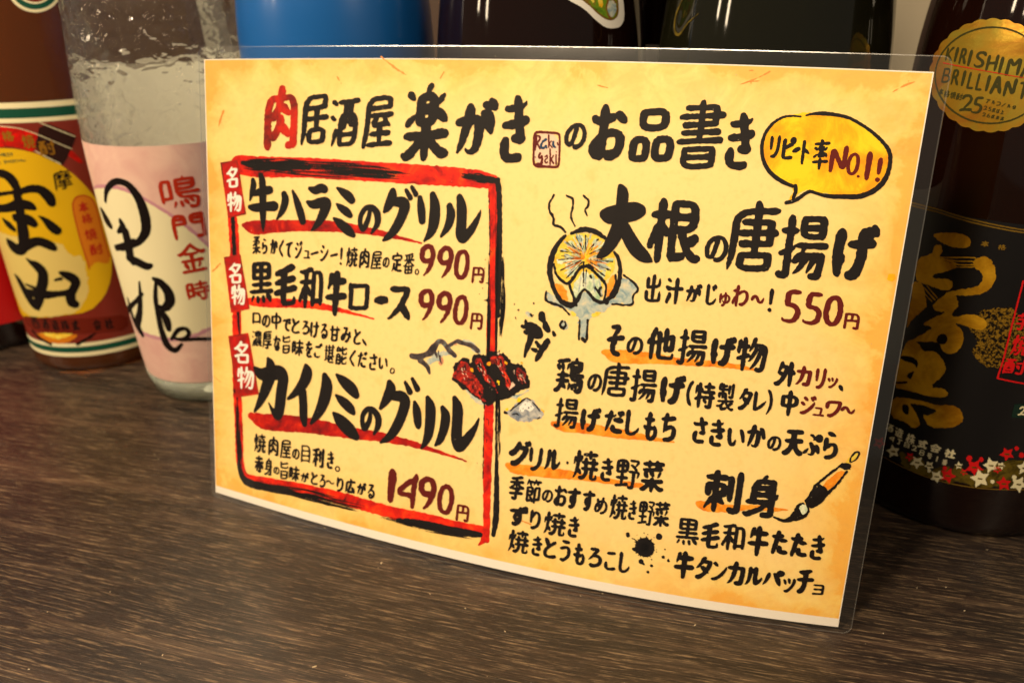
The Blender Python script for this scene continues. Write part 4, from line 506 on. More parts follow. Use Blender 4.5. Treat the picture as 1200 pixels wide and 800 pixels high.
{"n":"seal_mark","l":"small round cornered dark red seal with handwriting","m":"ink_maroon","z":5,"t":[[[152.77,181.39,0.43],[157.9,181.31,0.35],[162.42,181.26,0.37],[163.32,180.29,0.32],[163.88,174.99,0.32],[164.34,168.91,0.32],[163.5,167.71,0.37],[158.96,167.83,0.35],[154.42,167.7,0.54],[153.0,168.77,0.38],[152.53,173.89,0.32],[152.0,179.51,0.43],[152.77,181.39,0.43]],[[152.57,179.54,0.59],[153.02,177.0,0.49],[153.21,174.18,0.24]],[[153.25,179.83,0.27],[154.69,179.64,0.32],[154.74,178.1,0.32],[153.58,177.02,0.32]],[[153.76,176.78,0.27],[155.28,174.8,0.32]],[[158.46,180.19,0.29],[158.83,177.79,0.27],[159.02,175.5,0.21]],[[159.84,178.09,0.16],[159.26,177.04,0.19]],[[159.15,176.78,0.16],[160.58,175.45,0.21]],[[162.6,177.46,0.24],[163.0,176.46,0.19]],[[155.52,172.76,0.38],[154.97,171.45,0.32],[155.77,170.72,0.27],[156.43,172.3,0.27],[156.73,170.26,0.38],[156.61,168.46,0.48],[154.74,168.61,0.38]],[[157.94,171.61,0.24],[158.69,172.42,0.27],[158.98,171.15,0.21],[157.81,170.32,0.24],[158.52,169.08,0.27],[159.31,169.64,0.16]],[[159.68,174.77,0.27],[160.19,171.73,0.29],[160.42,168.68,0.24]],[[161.53,172.32,0.21],[160.59,170.73,0.24],[161.9,169.27,0.27]],[[162.62,172.63,0.24],[163.08,168.83,0.24]],[[153.55,171.38,0.14],[153.67,171.12,0.14]],[[162.47,173.89,0.16],[162.62,173.78,0.16]]],"rough":0.1,"st":0},
{"n":"seal_mark","l":"blue letters in the small seal","m":"ink_blue","z":6,"t":[[[157.39,178.48,0.43],[155.82,177.39,0.32],[155.5,175.32,0.43],[156.97,174.88,0.38],[157.81,176.2,0.32],[158.21,175.2,0.27]],[[160.74,177.62,0.37],[160.93,176.11,0.43],[161.97,175.65,0.27]]],"rough":0.1,"st":0},
{"n":"ink_blot","l":"round black ink blot with fine splashes","m":"ink_black","z":5,"t":[[[218.73,21.26,3.87],[218.9,21.13,3.87]],[[218.73,21.26,1.23],[222.59,21.86,0.12]],[[218.73,21.26,1.23],[222.74,20.64,0.2]],[[218.73,21.26,1.23],[222.51,19.5,0.16]],[[218.73,21.26,1.23],[222.09,18.87,0.21]],[[218.73,21.26,1.23],[221.52,17.7,0.2]],[[218.73,21.26,1.23],[220.32,17.43,0.11]],[[218.73,21.26,1.23],[220.03,17.56,0.13]],[[218.73,21.26,1.23],[218.67,17.28,0.18]],[[218.73,21.26,1.23],[217.35,17.2,0.19]],[[218.73,21.26,1.23],[216.58,17.47,0.15]],[[218.73,21.26,1.23],[215.4,18.25,0.21]],[[218.73,21.26,1.23],[215.7,18.28,0.2]],[[218.73,21.26,1.23],[215.06,19.48,0.14]],[[218.73,21.26,1.23],[214.35,20.28,0.1]],[[218.73,21.26,1.23],[214.67,21.71,0.12]],[[218.73,21.26,1.23],[214.46,22.76,0.21]],[[218.73,21.26,1.23],[215.04,23.12,0.16]],[[218.73,21.26,1.23],[215.56,23.93,0.18]],[[218.73,21.26,1.23],[216.41,25.17,0.1]],[[218.73,21.26,1.23],[218.07,25.22,0.13]],[[218.73,21.26,1.23],[218.94,25.96,0.13]],[[218.73,21.26,1.23],[219.56,25.67,0.13]],[[218.73,21.26,1.23],[220.88,24.91,0.1]],[[218.73,21.26,1.23],[221.12,24.96,0.21]],[[218.73,21.26,1.23],[222.07,23.66,0.21]],[[218.73,21.26,1.23],[222.63,23.33,0.12]],[[215.42,23.0,0.25],[214.25,23.72,0.22],[213.14,23.93,0.22]],[[211.25,25.36,0.8],[211.3,24.91,0.86]],[[224.06,26.72,1.28],[223.99,26.55,1.28]],[[214.26,19.67,0.62],[215.23,19.38,0.68]],[[217.9,15.17,1.05],[218.24,14.92,0.74],[219.19,14.22,0.37]],[[222.1,16.71,0.28],[222.16,16.69,0.28]],[[222.4,14.17,0.61],[222.46,14.18,0.61]],[[221.19,11.38,0.55],[221.24,11.27,0.55]],[[226.65,18.62,0.67],[226.68,18.57,0.67]],[[228.88,17.77,0.46],[228.93,17.34,0.46]],[[226.99,21.86,0.3],[227.02,21.87,0.3]],[[223.66,21.14,0.21],[223.69,21.12,0.21]],[[223.65,20.21,0.24],[223.68,20.21,0.24]],[[217.79,27.06,0.21],[218.01,26.73,0.15]],[[222.02,25.89,0.15],[222.05,25.9,0.15]],[[215.04,25.73,0.12],[215.07,25.71,0.12]],[[219.38,26.66,0.15],[219.41,26.67,0.15]]],"rough":0.12,"st":0},
{"n":"ink_splash","l":"black abstract ink splash between the drawings","m":"ink_black","z":5,"t":[[[164.06,108.2,1.63],[164.42,106.84,1.63]],[[165.52,105.57,0.73],[166.52,103.59,1.74],[167.44,102.3,1.16]],[[158.54,102.98,1.83],[161.03,101.52,3.11],[163.05,100.71,2.48],[164.3,99.81,1.27]],[[157.1,105.28,0.51],[157.38,104.61,0.81]],[[155.87,102.67,0.74],[156.67,102.41,0.73]],[[157.69,100.41,0.92],[158.11,100.11,0.81]],[[160.22,98.61,1.54],[159.75,96.08,1.32],[158.94,93.15,1.03],[158.3,90.41,0.59]],[[167.79,97.79,1.38],[167.02,96.29,1.45],[165.76,94.02,1.31],[164.55,91.4,1.24],[163.62,89.51,0.66]],[[170.16,101.76,0.72],[170.56,100.94,0.87]],[[162.91,97.0,0.66],[164.05,95.56,1.02]],[[161.37,93.81,0.66],[163.14,93.51,0.88]],[[159.12,107.8,0.44],[159.75,107.35,0.51]],[[159.89,112.63,0.36],[160.02,112.46,0.36]],[[151.26,111.26,0.33],[151.31,111.19,0.33]],[[153.25,109.01,0.29],[153.46,109.17,0.29]],[[152.36,105.97,0.15],[152.77,105.14,0.15]],[[160.28,107.76,0.22],[160.32,107.73,0.22]]],"rough":0.25,"st":0},
{"n":"wash","l":"pale blue drop stains near the splash","m":"ink_greyblue","z":1,"f":[[[156.5,108.73],[159.04,108.49],[159.81,106.83],[158.14,106.28]],[[172.07,106.35],[173.65,107.24],[175.63,106.44],[176.39,104.8],[174.89,103.22],[172.95,103.68]]],"rough":0.3},
{"n":"ink_ring","l":"small round ink ring","m":"ink_black","z":5,"t":[[[173.34,106.68,0.5],[172.23,104.98,0.5],[174.07,103.81,0.72],[175.2,105.34,0.5],[174.48,106.64,0.36]]],"rough":0.15,"st":0},
{"n":"wash","l":"grey blue broth puddle round the drawing","m":"ink_greyblue","z":1,"f":[[[164.85,117.9],[168.82,116.76],[177.62,113.87],[180.99,120.44],[188.96,115.97],[195.82,119.85],[195.79,126.69],[201.42,126.57],[203.83,123.07],[201.36,120.51],[201.82,116.77],[194.59,116.65],[190.23,112.29],[184.11,108.45],[184.87,100.79],[181.75,100.39],[180.42,107.99],[177.07,111.48],[170.22,112.24],[165.74,114.08]]],"rough":0.6},
{"n":"wash","l":"yellow flesh of the round cut drawing","m":"ink_yellow","z":2,"f":[[[168.55,140.02],[174.97,142.51],[183.22,142.88],[188.44,140.33],[192.21,136.16],[193.12,128.67],[189.57,124.47],[188.87,116.73],[186.44,116.44],[180.9,121.2],[178.26,115.49],[175.03,121.33],[169.76,123.1],[166.92,129.03],[166.92,136.01]]],"rough":0.5},
{"n":"wash","l":"greenish white streaks in the round cut drawing","m":"ink_pale","z":3,"f":[[[179.34,127.19],[181.8,127.45],[188.85,123.62],[188.83,117.11],[186.39,116.82],[181.26,121.63],[178.21,115.88],[175.95,120.66]],[[175.52,141.41],[178.41,141.67],[178.55,137.1],[176.81,137.7]],[[171.24,138.72],[173.64,139.71],[177.09,135.42],[175.85,135.3]],[[183.4,141.37],[185.12,140.77],[182.33,136.7],[181.3,136.98]],[[167.9,131.45],[174.52,132.48],[174.7,130.96],[168.6,129.19]],[[171.98,125.66],[176.5,129.98],[177.83,129.35],[175.49,124.48]],[[181.26,125.09],[184.25,127.71],[186.42,123.35],[186.16,118.72],[182.54,121.38]],[[187.75,132.66],[191.99,134.62],[192.26,132.37],[187.08,131.45]],[[185.87,127.89],[189.01,128.99],[189.38,125.97],[186.87,126.46]],[[178.47,124.02],[179.75,127.24],[180.81,121.96],[178.8,117.88]]],"rough":0.4},
{"n":"drawing_streaks","l":"pale green streaks in the round cut drawing","m":"ink_pale","z":3,"t":[[[177.96,133.05,0.3],[174.44,133.86,0.16]],[[177.4,136.3,0.54],[174.29,140.61,0.2]],[[180.05,135.02,0.28],[180.18,137.33,0.19]],[[184.11,131.52,0.55],[189.52,130.18,0.19]],[[176.79,134.47,0.58],[172.35,137.2,0.35]],[[176.61,131.15,0.44],[172.15,129.16,0.18]],[[179.47,134.35,0.58],[177.94,140.03,0.27]],[[175.91,134.85,0.59],[171.96,136.94,0.34]],[[179.66,135.44,0.41],[179.24,139.61,0.18]],[[176.25,134.73,0.25],[174.64,135.65,0.3]],[[176.84,134.02,0.37],[173.14,135.58,0.38]],[[176.91,132.79,0.49],[174.22,132.91,0.21]],[[177.02,135.34,0.46],[174.66,137.5,0.36]],[[178.17,132.0,0.54],[175.62,131.05,0.29]],[[177.27,133.21,0.42],[174.78,133.82,0.15]],[[183.2,135.64,0.53],[187.62,139.72,0.37]],[[178.05,130.98,0.55],[173.36,126.81,0.24]],[[183.38,131.45,0.36],[188.68,129.71,0.19]],[[179.12,134.47,0.62],[177.84,137.49,0.22]],[[178.66,131.43,0.55],[176.94,129.79,0.23]],[[178.16,133.45,0.41],[172.37,136.36,0.19]],[[178.37,131.71,0.51],[176.28,130.42,0.18]],[[177.32,130.76,0.64],[175.09,129.14,0.18]],[[179.95,136.54,0.63],[180.03,139.91,0.25]],[[177.01,133.34,0.41],[175.2,133.78,0.2]],[[184.27,132.23,0.25],[188.33,131.89,0.2]],[[177.69,133.18,0.58],[174.93,133.91,0.18]],[[176.07,130.09,0.64],[172.41,127.71,0.24]],[[183.71,132.1,0.53],[189.13,131.36,0.26]],[[177.79,131.73,0.6],[172.28,129.48,0.37]],[[176.99,134.88,0.49],[172.65,138.23,0.34]],[[179.91,136.15,0.34],[179.92,140.82,0.36]],[[181.66,131.96,0.62],[187.55,129.59,0.3]],[[176.24,130.03,0.62],[174.38,128.76,0.3]],[[178.06,131.52,0.46],[174.01,129.11,0.32]],[[182.23,132.02,0.6],[183.77,131.64,0.14]],[[181.93,132.53,0.55],[187.54,132.34,0.35]],[[180.41,136.82,0.51],[180.7,139.21,0.22]],[[184.11,132.21,0.44],[188.02,131.78,0.15]],[[177.1,130.5,0.58],[173.96,128.1,0.29]],[[177.17,132.05,0.45],[171.75,131.05,0.14]],[[184.23,133.22,0.45],[186.26,133.42,0.23]],[[182.39,133.49,0.43],[184.99,134.44,0.37]],[[178.1,131.91,0.59],[173.71,130.16,0.26]],[[178.05,136.44,0.26],[175.74,141.05,0.35]],[[177.25,132.75,0.41],[171.43,133.03,0.34]],[[175.38,132.33,0.3],[172.81,132.08,0.26]],[[177.26,134.67,0.52],[172.63,138.39,0.14]],[[177.04,134.42,0.53],[173.62,136.48,0.26]],[[177.72,131.57,0.38],[172.6,128.89,0.33]],[[183.12,130.89,0.47],[187.36,128.5,0.21]],[[183.06,132.03,0.36],[189.03,130.89,0.34]],[[183.33,133.89,0.29],[186.87,135.16,0.32]],[[177.28,135.21,0.27],[175.68,136.75,0.18]],[[182.1,133.16,0.39],[187.91,134.66,0.27]],[[177.23,134.97,0.4],[175.72,136.37,0.37]],[[176.1,132.56,0.36],[172.84,132.47,0.15]],[[176.46,129.59,0.56],[172.21,125.91,0.34]],[[181.93,131.84,0.44],[186.07,130.28,0.28]],[[183.88,131.42,0.28],[189.93,129.54,0.3]]],"rough":0.15,"st":0},
{"n":"drawing_streaks","l":"orange brown streaks in the round cut drawing","m":"ink_orange","z":4,"t":[[[182.69,135.74,0.28],[185.0,138.4,0.11]],[[182.41,131.96,0.29],[185.89,131.1,0.16]],[[178.57,133.49,0.25],[176.25,134.8,0.19]],[[182.45,132.27,0.28],[185.38,131.89,0.1]],[[179.71,132.99,0.23],[178.5,134.79,0.15]],[[180.84,134.64,0.25],[182.75,138.64,0.09]],[[175.07,129.99,0.3],[170.82,127.63,0.14]],[[179.2,133.1,0.17],[177.05,134.34,0.18]],[[184.44,132.17,0.17],[186.61,131.94,0.1]],[[181.14,132.22,0.25],[185.11,130.79,0.13]],[[181.58,131.96,0.15],[184.63,130.66,0.08]],[[178.33,131.4,0.14],[176.73,130.16,0.19]],[[175.32,134.87,0.26],[171.75,136.61,0.15]],[[184.69,130.82,0.23],[188.3,129.44,0.15]],[[182.58,134.58,0.15],[185.16,136.44,0.17]],[[179.76,133.31,0.29],[179.35,135.33,0.1]],[[177.55,135.7,0.18],[174.89,139.05,0.12]],[[179.7,133.07,0.12],[177.58,136.85,0.18]],[[178.7,132.43,0.29],[174.26,131.84,0.1]],[[180.26,135.35,0.16],[180.81,138.99,0.17]],[[183.42,130.46,0.3],[187.24,128.11,0.12]],[[184.75,133.04,0.14],[188.32,133.33,0.14]],[[181.96,132.22,0.29],[185.59,131.52,0.14]],[[176.95,130.41,0.29],[175.03,128.98,0.15]],[[175.53,135.2,0.18],[172.29,137.04,0.18]],[[185.11,132.09,0.24],[189.59,131.64,0.15]],[[181.08,135.43,0.19],[182.79,139.64,0.08]],[[182.27,134.47,0.24],[184.81,136.56,0.1]],[[179.17,132.71,0.3],[174.88,132.98,0.15]],[[174.53,131.02,0.22],[170.31,129.75,0.07]],[[183.68,133.01,0.12],[187.25,133.37,0.16]],[[177.64,130.87,0.19],[175.96,129.62,0.18]],[[183.94,134.95,0.2],[186.18,136.16,0.14]],[[177.87,131.04,0.27],[174.12,128.2,0.18]],[[176.36,134.58,0.26],[172.6,136.53,0.13]],[[179.43,132.58,0.3],[174.78,132.43,0.1]],[[182.19,133.78,0.28],[185.36,135.47,0.11]],[[180.65,134.16,0.13],[182.05,136.9,0.1]],[[175.15,134.85,0.27],[173.28,135.75,0.08]],[[181.08,131.98,0.16],[182.68,131.07,0.18]],[[183.11,136.39,0.14],[185.03,138.79,0.11]],[[178.06,137.66,0.17],[177.33,139.59,0.17]],[[174.54,130.94,0.23],[172.03,130.15,0.15]],[[180.77,132.49,0.15],[185.07,131.78,0.16]],[[176.52,129.83,0.16],[174.84,128.5,0.08]],[[178.2,133.84,0.24],[174.2,136.53,0.11]]],"rough":0.1,"st":0},
{"n":"drawing_streaks","l":"deep yellow streaks in the round cut drawing","m":"ink_bubble","z":3,"t":[[[180.37,132.37,0.46],[182.95,130.87,0.28]],[[182.06,134.83,0.45],[183.81,136.69,0.24]],[[181.59,134.64,0.25],[183.24,136.63,0.14]],[[179.56,134.28,0.3],[178.72,137.73,0.25]],[[182.37,132.95,0.24],[184.88,133.28,0.16]],[[178.04,133.06,0.37],[175.21,133.7,0.18]],[[178.32,134.24,0.25],[174.99,137.53,0.18]],[[180.54,132.31,0.25],[182.75,131.16,0.25]],[[182.45,134.34,0.21],[185.42,136.31,0.17]],[[180.91,133.42,0.3],[183.11,135.02,0.2]],[[178.89,133.6,0.21],[176.91,135.48,0.25]],[[181.08,133.36,0.28],[183.29,134.88,0.21]],[[181.52,132.48,0.34],[186.28,131.9,0.15]],[[180.71,134.32,0.4],[182.29,137.68,0.12]],[[178.82,134.9,0.21],[177.7,137.25,0.15]],[[178.61,133.19,0.37],[175.69,134.6,0.15]],[[178.26,134.0,0.47],[175.38,136.41,0.28]],[[178.88,132.99,0.35],[175.24,134.17,0.18]],[[180.59,132.62,0.23],[184.21,132.76,0.27]],[[180.9,135.49,0.4],[181.84,137.95,0.22]],[[177.69,131.18,0.22],[173.89,128.71,0.28]],[[181.74,133.35,0.27],[185.3,134.62,0.13]],[[179.28,135.17,0.33],[178.54,137.86,0.17]],[[182.07,134.76,0.28],[185.23,137.89,0.19]],[[178.74,131.44,0.44],[175.7,128.28,0.14]],[[179.81,132.85,0.45],[178.37,135.85,0.17]],[[183.03,132.94,0.25],[187.5,133.32,0.27]],[[183.08,131.88,0.2],[185.54,131.29,0.17]],[[179.85,133.93,0.37],[179.71,136.44,0.23]],[[180.67,134.01,0.39],[182.43,137.16,0.13]],[[179.71,132.99,0.41],[178.6,135.34,0.17]],[[179.19,133.17,0.23],[176.24,135.57,0.22]],[[177.19,131.13,0.41],[174.68,129.8,0.21]],[[179.49,133.43,0.41],[177.9,136.27,0.21]]],"rough":0.1,"st":0},
{"n":"drawing_streaks","l":"grey green streaks in the round cut drawing","m":"ink_greyblue","z":4,"t":[[[180.16,138.17,0.31],[180.3,140.4,0.25]],[[183.79,138.21,0.46],[185.06,139.93,0.19]],[[187.04,129.77,0.61],[189.45,128.8,0.25]],[[175.07,136.23,0.36],[173.69,137.25,0.22]],[[172.99,133.33,0.38],[171.28,133.56,0.3]],[[172.87,137.1,0.37],[170.5,138.58,0.34]],[[174.52,132.48,0.26],[171.26,132.32,0.14]],[[184.88,132.67,0.46],[187.34,132.62,0.2]],[[171.28,134.95,0.34],[169.36,135.46,0.25]],[[184.89,135.95,0.55],[185.8,136.58,0.16]],[[175.82,130.07,0.42],[173.09,128.32,0.32]],[[181.17,140.78,0.37],[181.46,142.41,0.3]],[[175.64,128.12,0.47],[173.85,126.24,0.26]],[[186.27,130.68,0.39],[188.81,129.96,0.16]],[[176.4,136.97,0.35],[175.8,137.76,0.18]],[[177.4,139.67,0.59],[176.53,142.04,0.22]],[[185.19,138.88,0.6],[186.33,140.28,0.16]],[[188.23,130.73,0.56],[191.34,130.0,0.3]],[[176.7,139.3,0.47],[175.39,141.86,0.29]],[[185.8,131.16,0.25],[187.48,130.81,0.35]],[[183.45,138.94,0.31],[184.12,140.22,0.25]],[[186.31,132.36,0.4],[188.2,132.33,0.34]],[[181.07,126.61,0.4],[181.72,121.29,0.4]],[[179.2,124.87,0.4],[179.03,119.45,0.32]],[[184.52,125.44,0.39],[185.98,120.23,0.39]],[[186.96,125.71,0.31],[189.0,119.05,0.39]]],"rough":0.1,"st":0},
{"n":"drawing_streaks","l":"fine black pips and lines in the round cut drawing","m":"ink_black","z":5,"t":[[[171.9,130.52,0.16],[171.08,130.29,0.1]],[[177.93,139.41,0.1],[177.62,140.61,0.07]],[[172.94,135.1,0.15],[171.09,135.78,0.11]],[[186.97,135.71,0.18],[189.46,136.71,0.09]],[[175.36,136.56,0.17],[173.6,138.01,0.11]],[[185.84,136.2,0.15],[186.99,136.85,0.06]],[[182.16,135.99,0.18],[182.66,136.65,0.1]],[[176.89,134.33,0.17],[174.81,135.59,0.06]],[[187.79,134.34,0.11],[189.7,134.76,0.05]],[[174.94,129.75,0.15],[173.06,128.63,0.06]],[[183.36,133.66,0.09],[185.33,134.32,0.05]],[[171.95,132.92,0.08],[170.68,132.96,0.08]],[[175.08,136.84,0.16],[173.59,138.09,0.11]],[[174.58,136.8,0.11],[173.74,137.49,0.06]],[[185.11,132.77,0.17],[187.32,132.85,0.07]],[[175.2,133.09,0.12],[173.42,133.22,0.06]],[[186.87,133.18,0.17],[189.38,133.36,0.09]],[[187.1,133.97,0.16],[188.69,134.28,0.11]],[[176.0,131.32,0.13],[174.96,130.91,0.1]],[[179.91,140.21,0.14],[179.9,141.66,0.06]],[[182.34,136.54,0.13],[182.76,137.2,0.09]],[[184.83,132.36,0.17],[187.48,132.18,0.05]],[[187.86,135.79,0.16],[190.26,136.8,0.07]],[[180.46,139.11,0.1],[180.65,140.96,0.1]],[[180.17,136.03,0.09],[180.26,137.34,0.08]],[[174.12,130.28,0.18],[172.84,129.69,0.1]],[[171.88,132.76,0.11],[169.85,132.8,0.11]],[[176.13,128.86,0.1],[174.71,127.48,0.08]],[[185.18,132.25,0.1],[187.41,132.09,0.11]],[[183.77,130.95,0.12],[185.86,130.02,0.05]],[[172.38,133.51,0.14],[170.68,133.65,0.06]],[[174.54,132.33,0.17],[172.62,132.22,0.08]],[[173.07,137.5,0.17],[171.32,138.8,0.1]],[[178.98,136.98,0.15],[178.78,137.96,0.1]]],"rough":0.1,"st":0},
{"n":"wash","l":"bright orange sides of the round cut drawing","m":"ink_orange","z":3,"f":[[[167.75,122.11],[173.47,120.39],[175.04,114.35],[170.69,115.41]],[[192.01,127.79],[194.1,127.26],[193.85,122.66],[191.2,117.77],[190.55,123.05]]],"rough":0.4},
{"n":"drawing_outline","l":"rough black outline of the round cut drawing","m":"ink_black","z":4,"t":[[[172.95,141.95,0.48],[177.26,144.25,0.87],[182.24,144.16,0.94],[187.45,141.75,0.63]],[[170.55,140.97,0.48],[167.58,137.62,0.81],[165.61,132.79,1.05],[165.09,126.51,1.05],[167.01,121.25,0.81],[169.66,116.86,0.73],[172.54,114.06,0.89],[177.71,113.1,0.96],[180.9,121.2,0.4],[183.63,119.2,0.48],[186.44,116.44,0.63],[189.77,116.07,0.63],[194.22,119.66,0.78],[195.66,124.39,0.7],[195.58,129.7,0.78],[194.48,134.12,0.62],[192.16,136.53,0.47]],[[166.92,129.03,0.4],[168.22,125.27,0.48],[171.52,122.51,0.48],[174.57,121.67,0.56],[179.65,131.45,0.56],[189.57,124.47,0.47],[190.65,122.3,0.39],[190.08,116.87,0.39]],[[179.7,131.07,0.4],[180.34,125.76,0.24],[180.64,121.94,0.16]],[[181.84,130.53,0.32],[185.96,127.13,0.32],[189.52,124.84,0.31]],[[174.57,121.67,0.48],[176.74,117.65,0.56],[178.44,113.96,0.64]],[[193.66,127.59,0.31],[194.63,124.28,0.39],[191.38,116.26,0.63]],[[163.58,156.58,0.4],[161.85,153.37,0.32],[162.22,150.31,0.4],[164.65,147.8,0.48],[164.6,144.71,0.48],[168.46,144.26,0.48],[170.36,142.49,0.4]],[[169.02,156.97,0.32],[172.07,156.05,0.4],[172.49,152.64,0.32],[171.7,148.75,0.32],[174.24,145.13,0.32]],[[176.49,157.37,0.32],[179.0,155.81,0.39],[178.83,153.14,0.32],[177.57,151.9,0.32],[178.92,149.73,0.32]],[[164.85,117.9,0.41],[164.89,113.98,0.41],[169.24,113.3,0.49],[172.73,112.53,0.4],[176.01,109.79,0.32]],[[197.24,127.99,0.31],[201.51,125.82,0.39],[204.22,123.12,0.38],[201.75,120.55,0.31],[202.6,116.86,0.39],[197.86,116.28,0.31],[193.83,116.17,0.31]],[[180.83,108.04,0.4],[181.34,100.33,0.4]],[[184.27,108.47,0.4],[184.62,100.76,0.48]],[[182.94,100.93,0.64],[183.88,100.04,0.64]],[[178.32,135.54,0.16],[171.33,137.96,0.24]],[[178.05,134.36,0.16],[169.2,134.67,0.24]],[[178.23,132.85,0.16],[168.78,131.15,0.24]],[[178.37,131.71,0.16],[170.13,127.02,0.24]],[[178.88,130.99,0.16],[173.0,124.21,0.24]],[[178.64,136.34,0.16],[175.16,141.0,0.24]],[[179.87,136.46,0.16],[179.23,141.75,0.24]],[[180.95,135.8,0.16],[184.71,140.73,0.24]],[[181.74,134.73,0.16],[190.24,138.99,0.23]],[[182.42,132.5,0.16],[191.82,132.71,0.23]],[[182.56,131.37,0.16],[191.43,129.25,0.23]],[[181.79,130.9,0.16],[189.29,126.73,0.24]],[[185.8,121.75,0.47],[188.59,119.0,0.55]],[[181.3,128.17,0.16],[181.53,122.81,0.24]],[[187.6,120.42,0.63],[188.23,122.02,0.63]],[[183.21,126.07,0.4],[183.71,125.35,0.4]]],"rough":0.25,"st":0},
{"n":"wash","l":"small yellow stains under the round cut drawing","m":"ink_yellow","z":2,"f":[[[176.24,111.38],[179.64,111.0],[179.41,109.42],[176.84,109.89]],[[185.41,111.31],[190.14,113.04],[189.47,111.81],[186.38,110.12]]],"rough":0.5},
{"n":"wash","l":"pale blue rim round the meat drawing","m":"ink_greyblue","z":1,"f":[[[125.73,77.97],[129.81,74.35],[136.99,69.42],[142.56,66.69],[146.13,69.57],[143.3,71.51],[135.22,73.32],[128.16,77.1]],[[150.93,72.61],[158.32,74.84],[162.39,77.74],[160.8,75.2],[154.84,72.01]],[[112.7,82.9],[117.65,87.11],[122.23,88.26],[127.03,87.07],[126.5,85.81],[122.39,86.79],[118.71,83.65],[114.24,81.28]],[[128.22,94.02],[132.81,94.27],[138.5,90.26],[137.35,88.94],[131.84,91.21]]],"rough":0.6},
{"n":"wash","l":"black charred slices of the meat drawing","m":"ink_black","z":2,"f":[[[125.92,79.19],[127.29,84.72],[131.11,86.1],[134.53,85.05],[136.0,89.36],[141.24,89.14],[145.53,91.13],[150.12,90.26],[153.14,86.31],[156.27,86.72],[162.09,82.89],[162.08,77.69],[158.25,75.41],[154.14,72.49],[147.83,71.58],[146.26,68.41],[142.32,68.72],[136.86,70.59],[129.81,74.35],[126.59,76.29]]],"rough":0.9},
{"n":"wash","l":"red flesh patches of the meat drawing","m":"ink_meat","z":3,"f":[[[126.84,79.91],[128.38,83.97],[132.06,83.55],[135.71,80.49],[138.77,76.77],[142.59,72.0],[142.19,69.88],[136.66,72.34],[130.98,75.7],[127.11,77.56]],[[135.11,85.72],[137.55,87.2],[141.24,83.57],[143.63,79.78],[147.85,76.85],[147.63,73.31],[145.45,75.34],[142.49,78.45],[138.94,80.91]],[[143.25,88.51],[146.3,90.07],[149.48,87.57],[150.2,84.17],[154.02,78.88],[153.11,75.84],[150.61,80.73],[146.97,84.33],[143.59,85.63]],[[155.16,85.41],[158.48,84.13],[160.12,80.89],[157.77,79.4],[155.56,81.99]]],"rough":1.0},
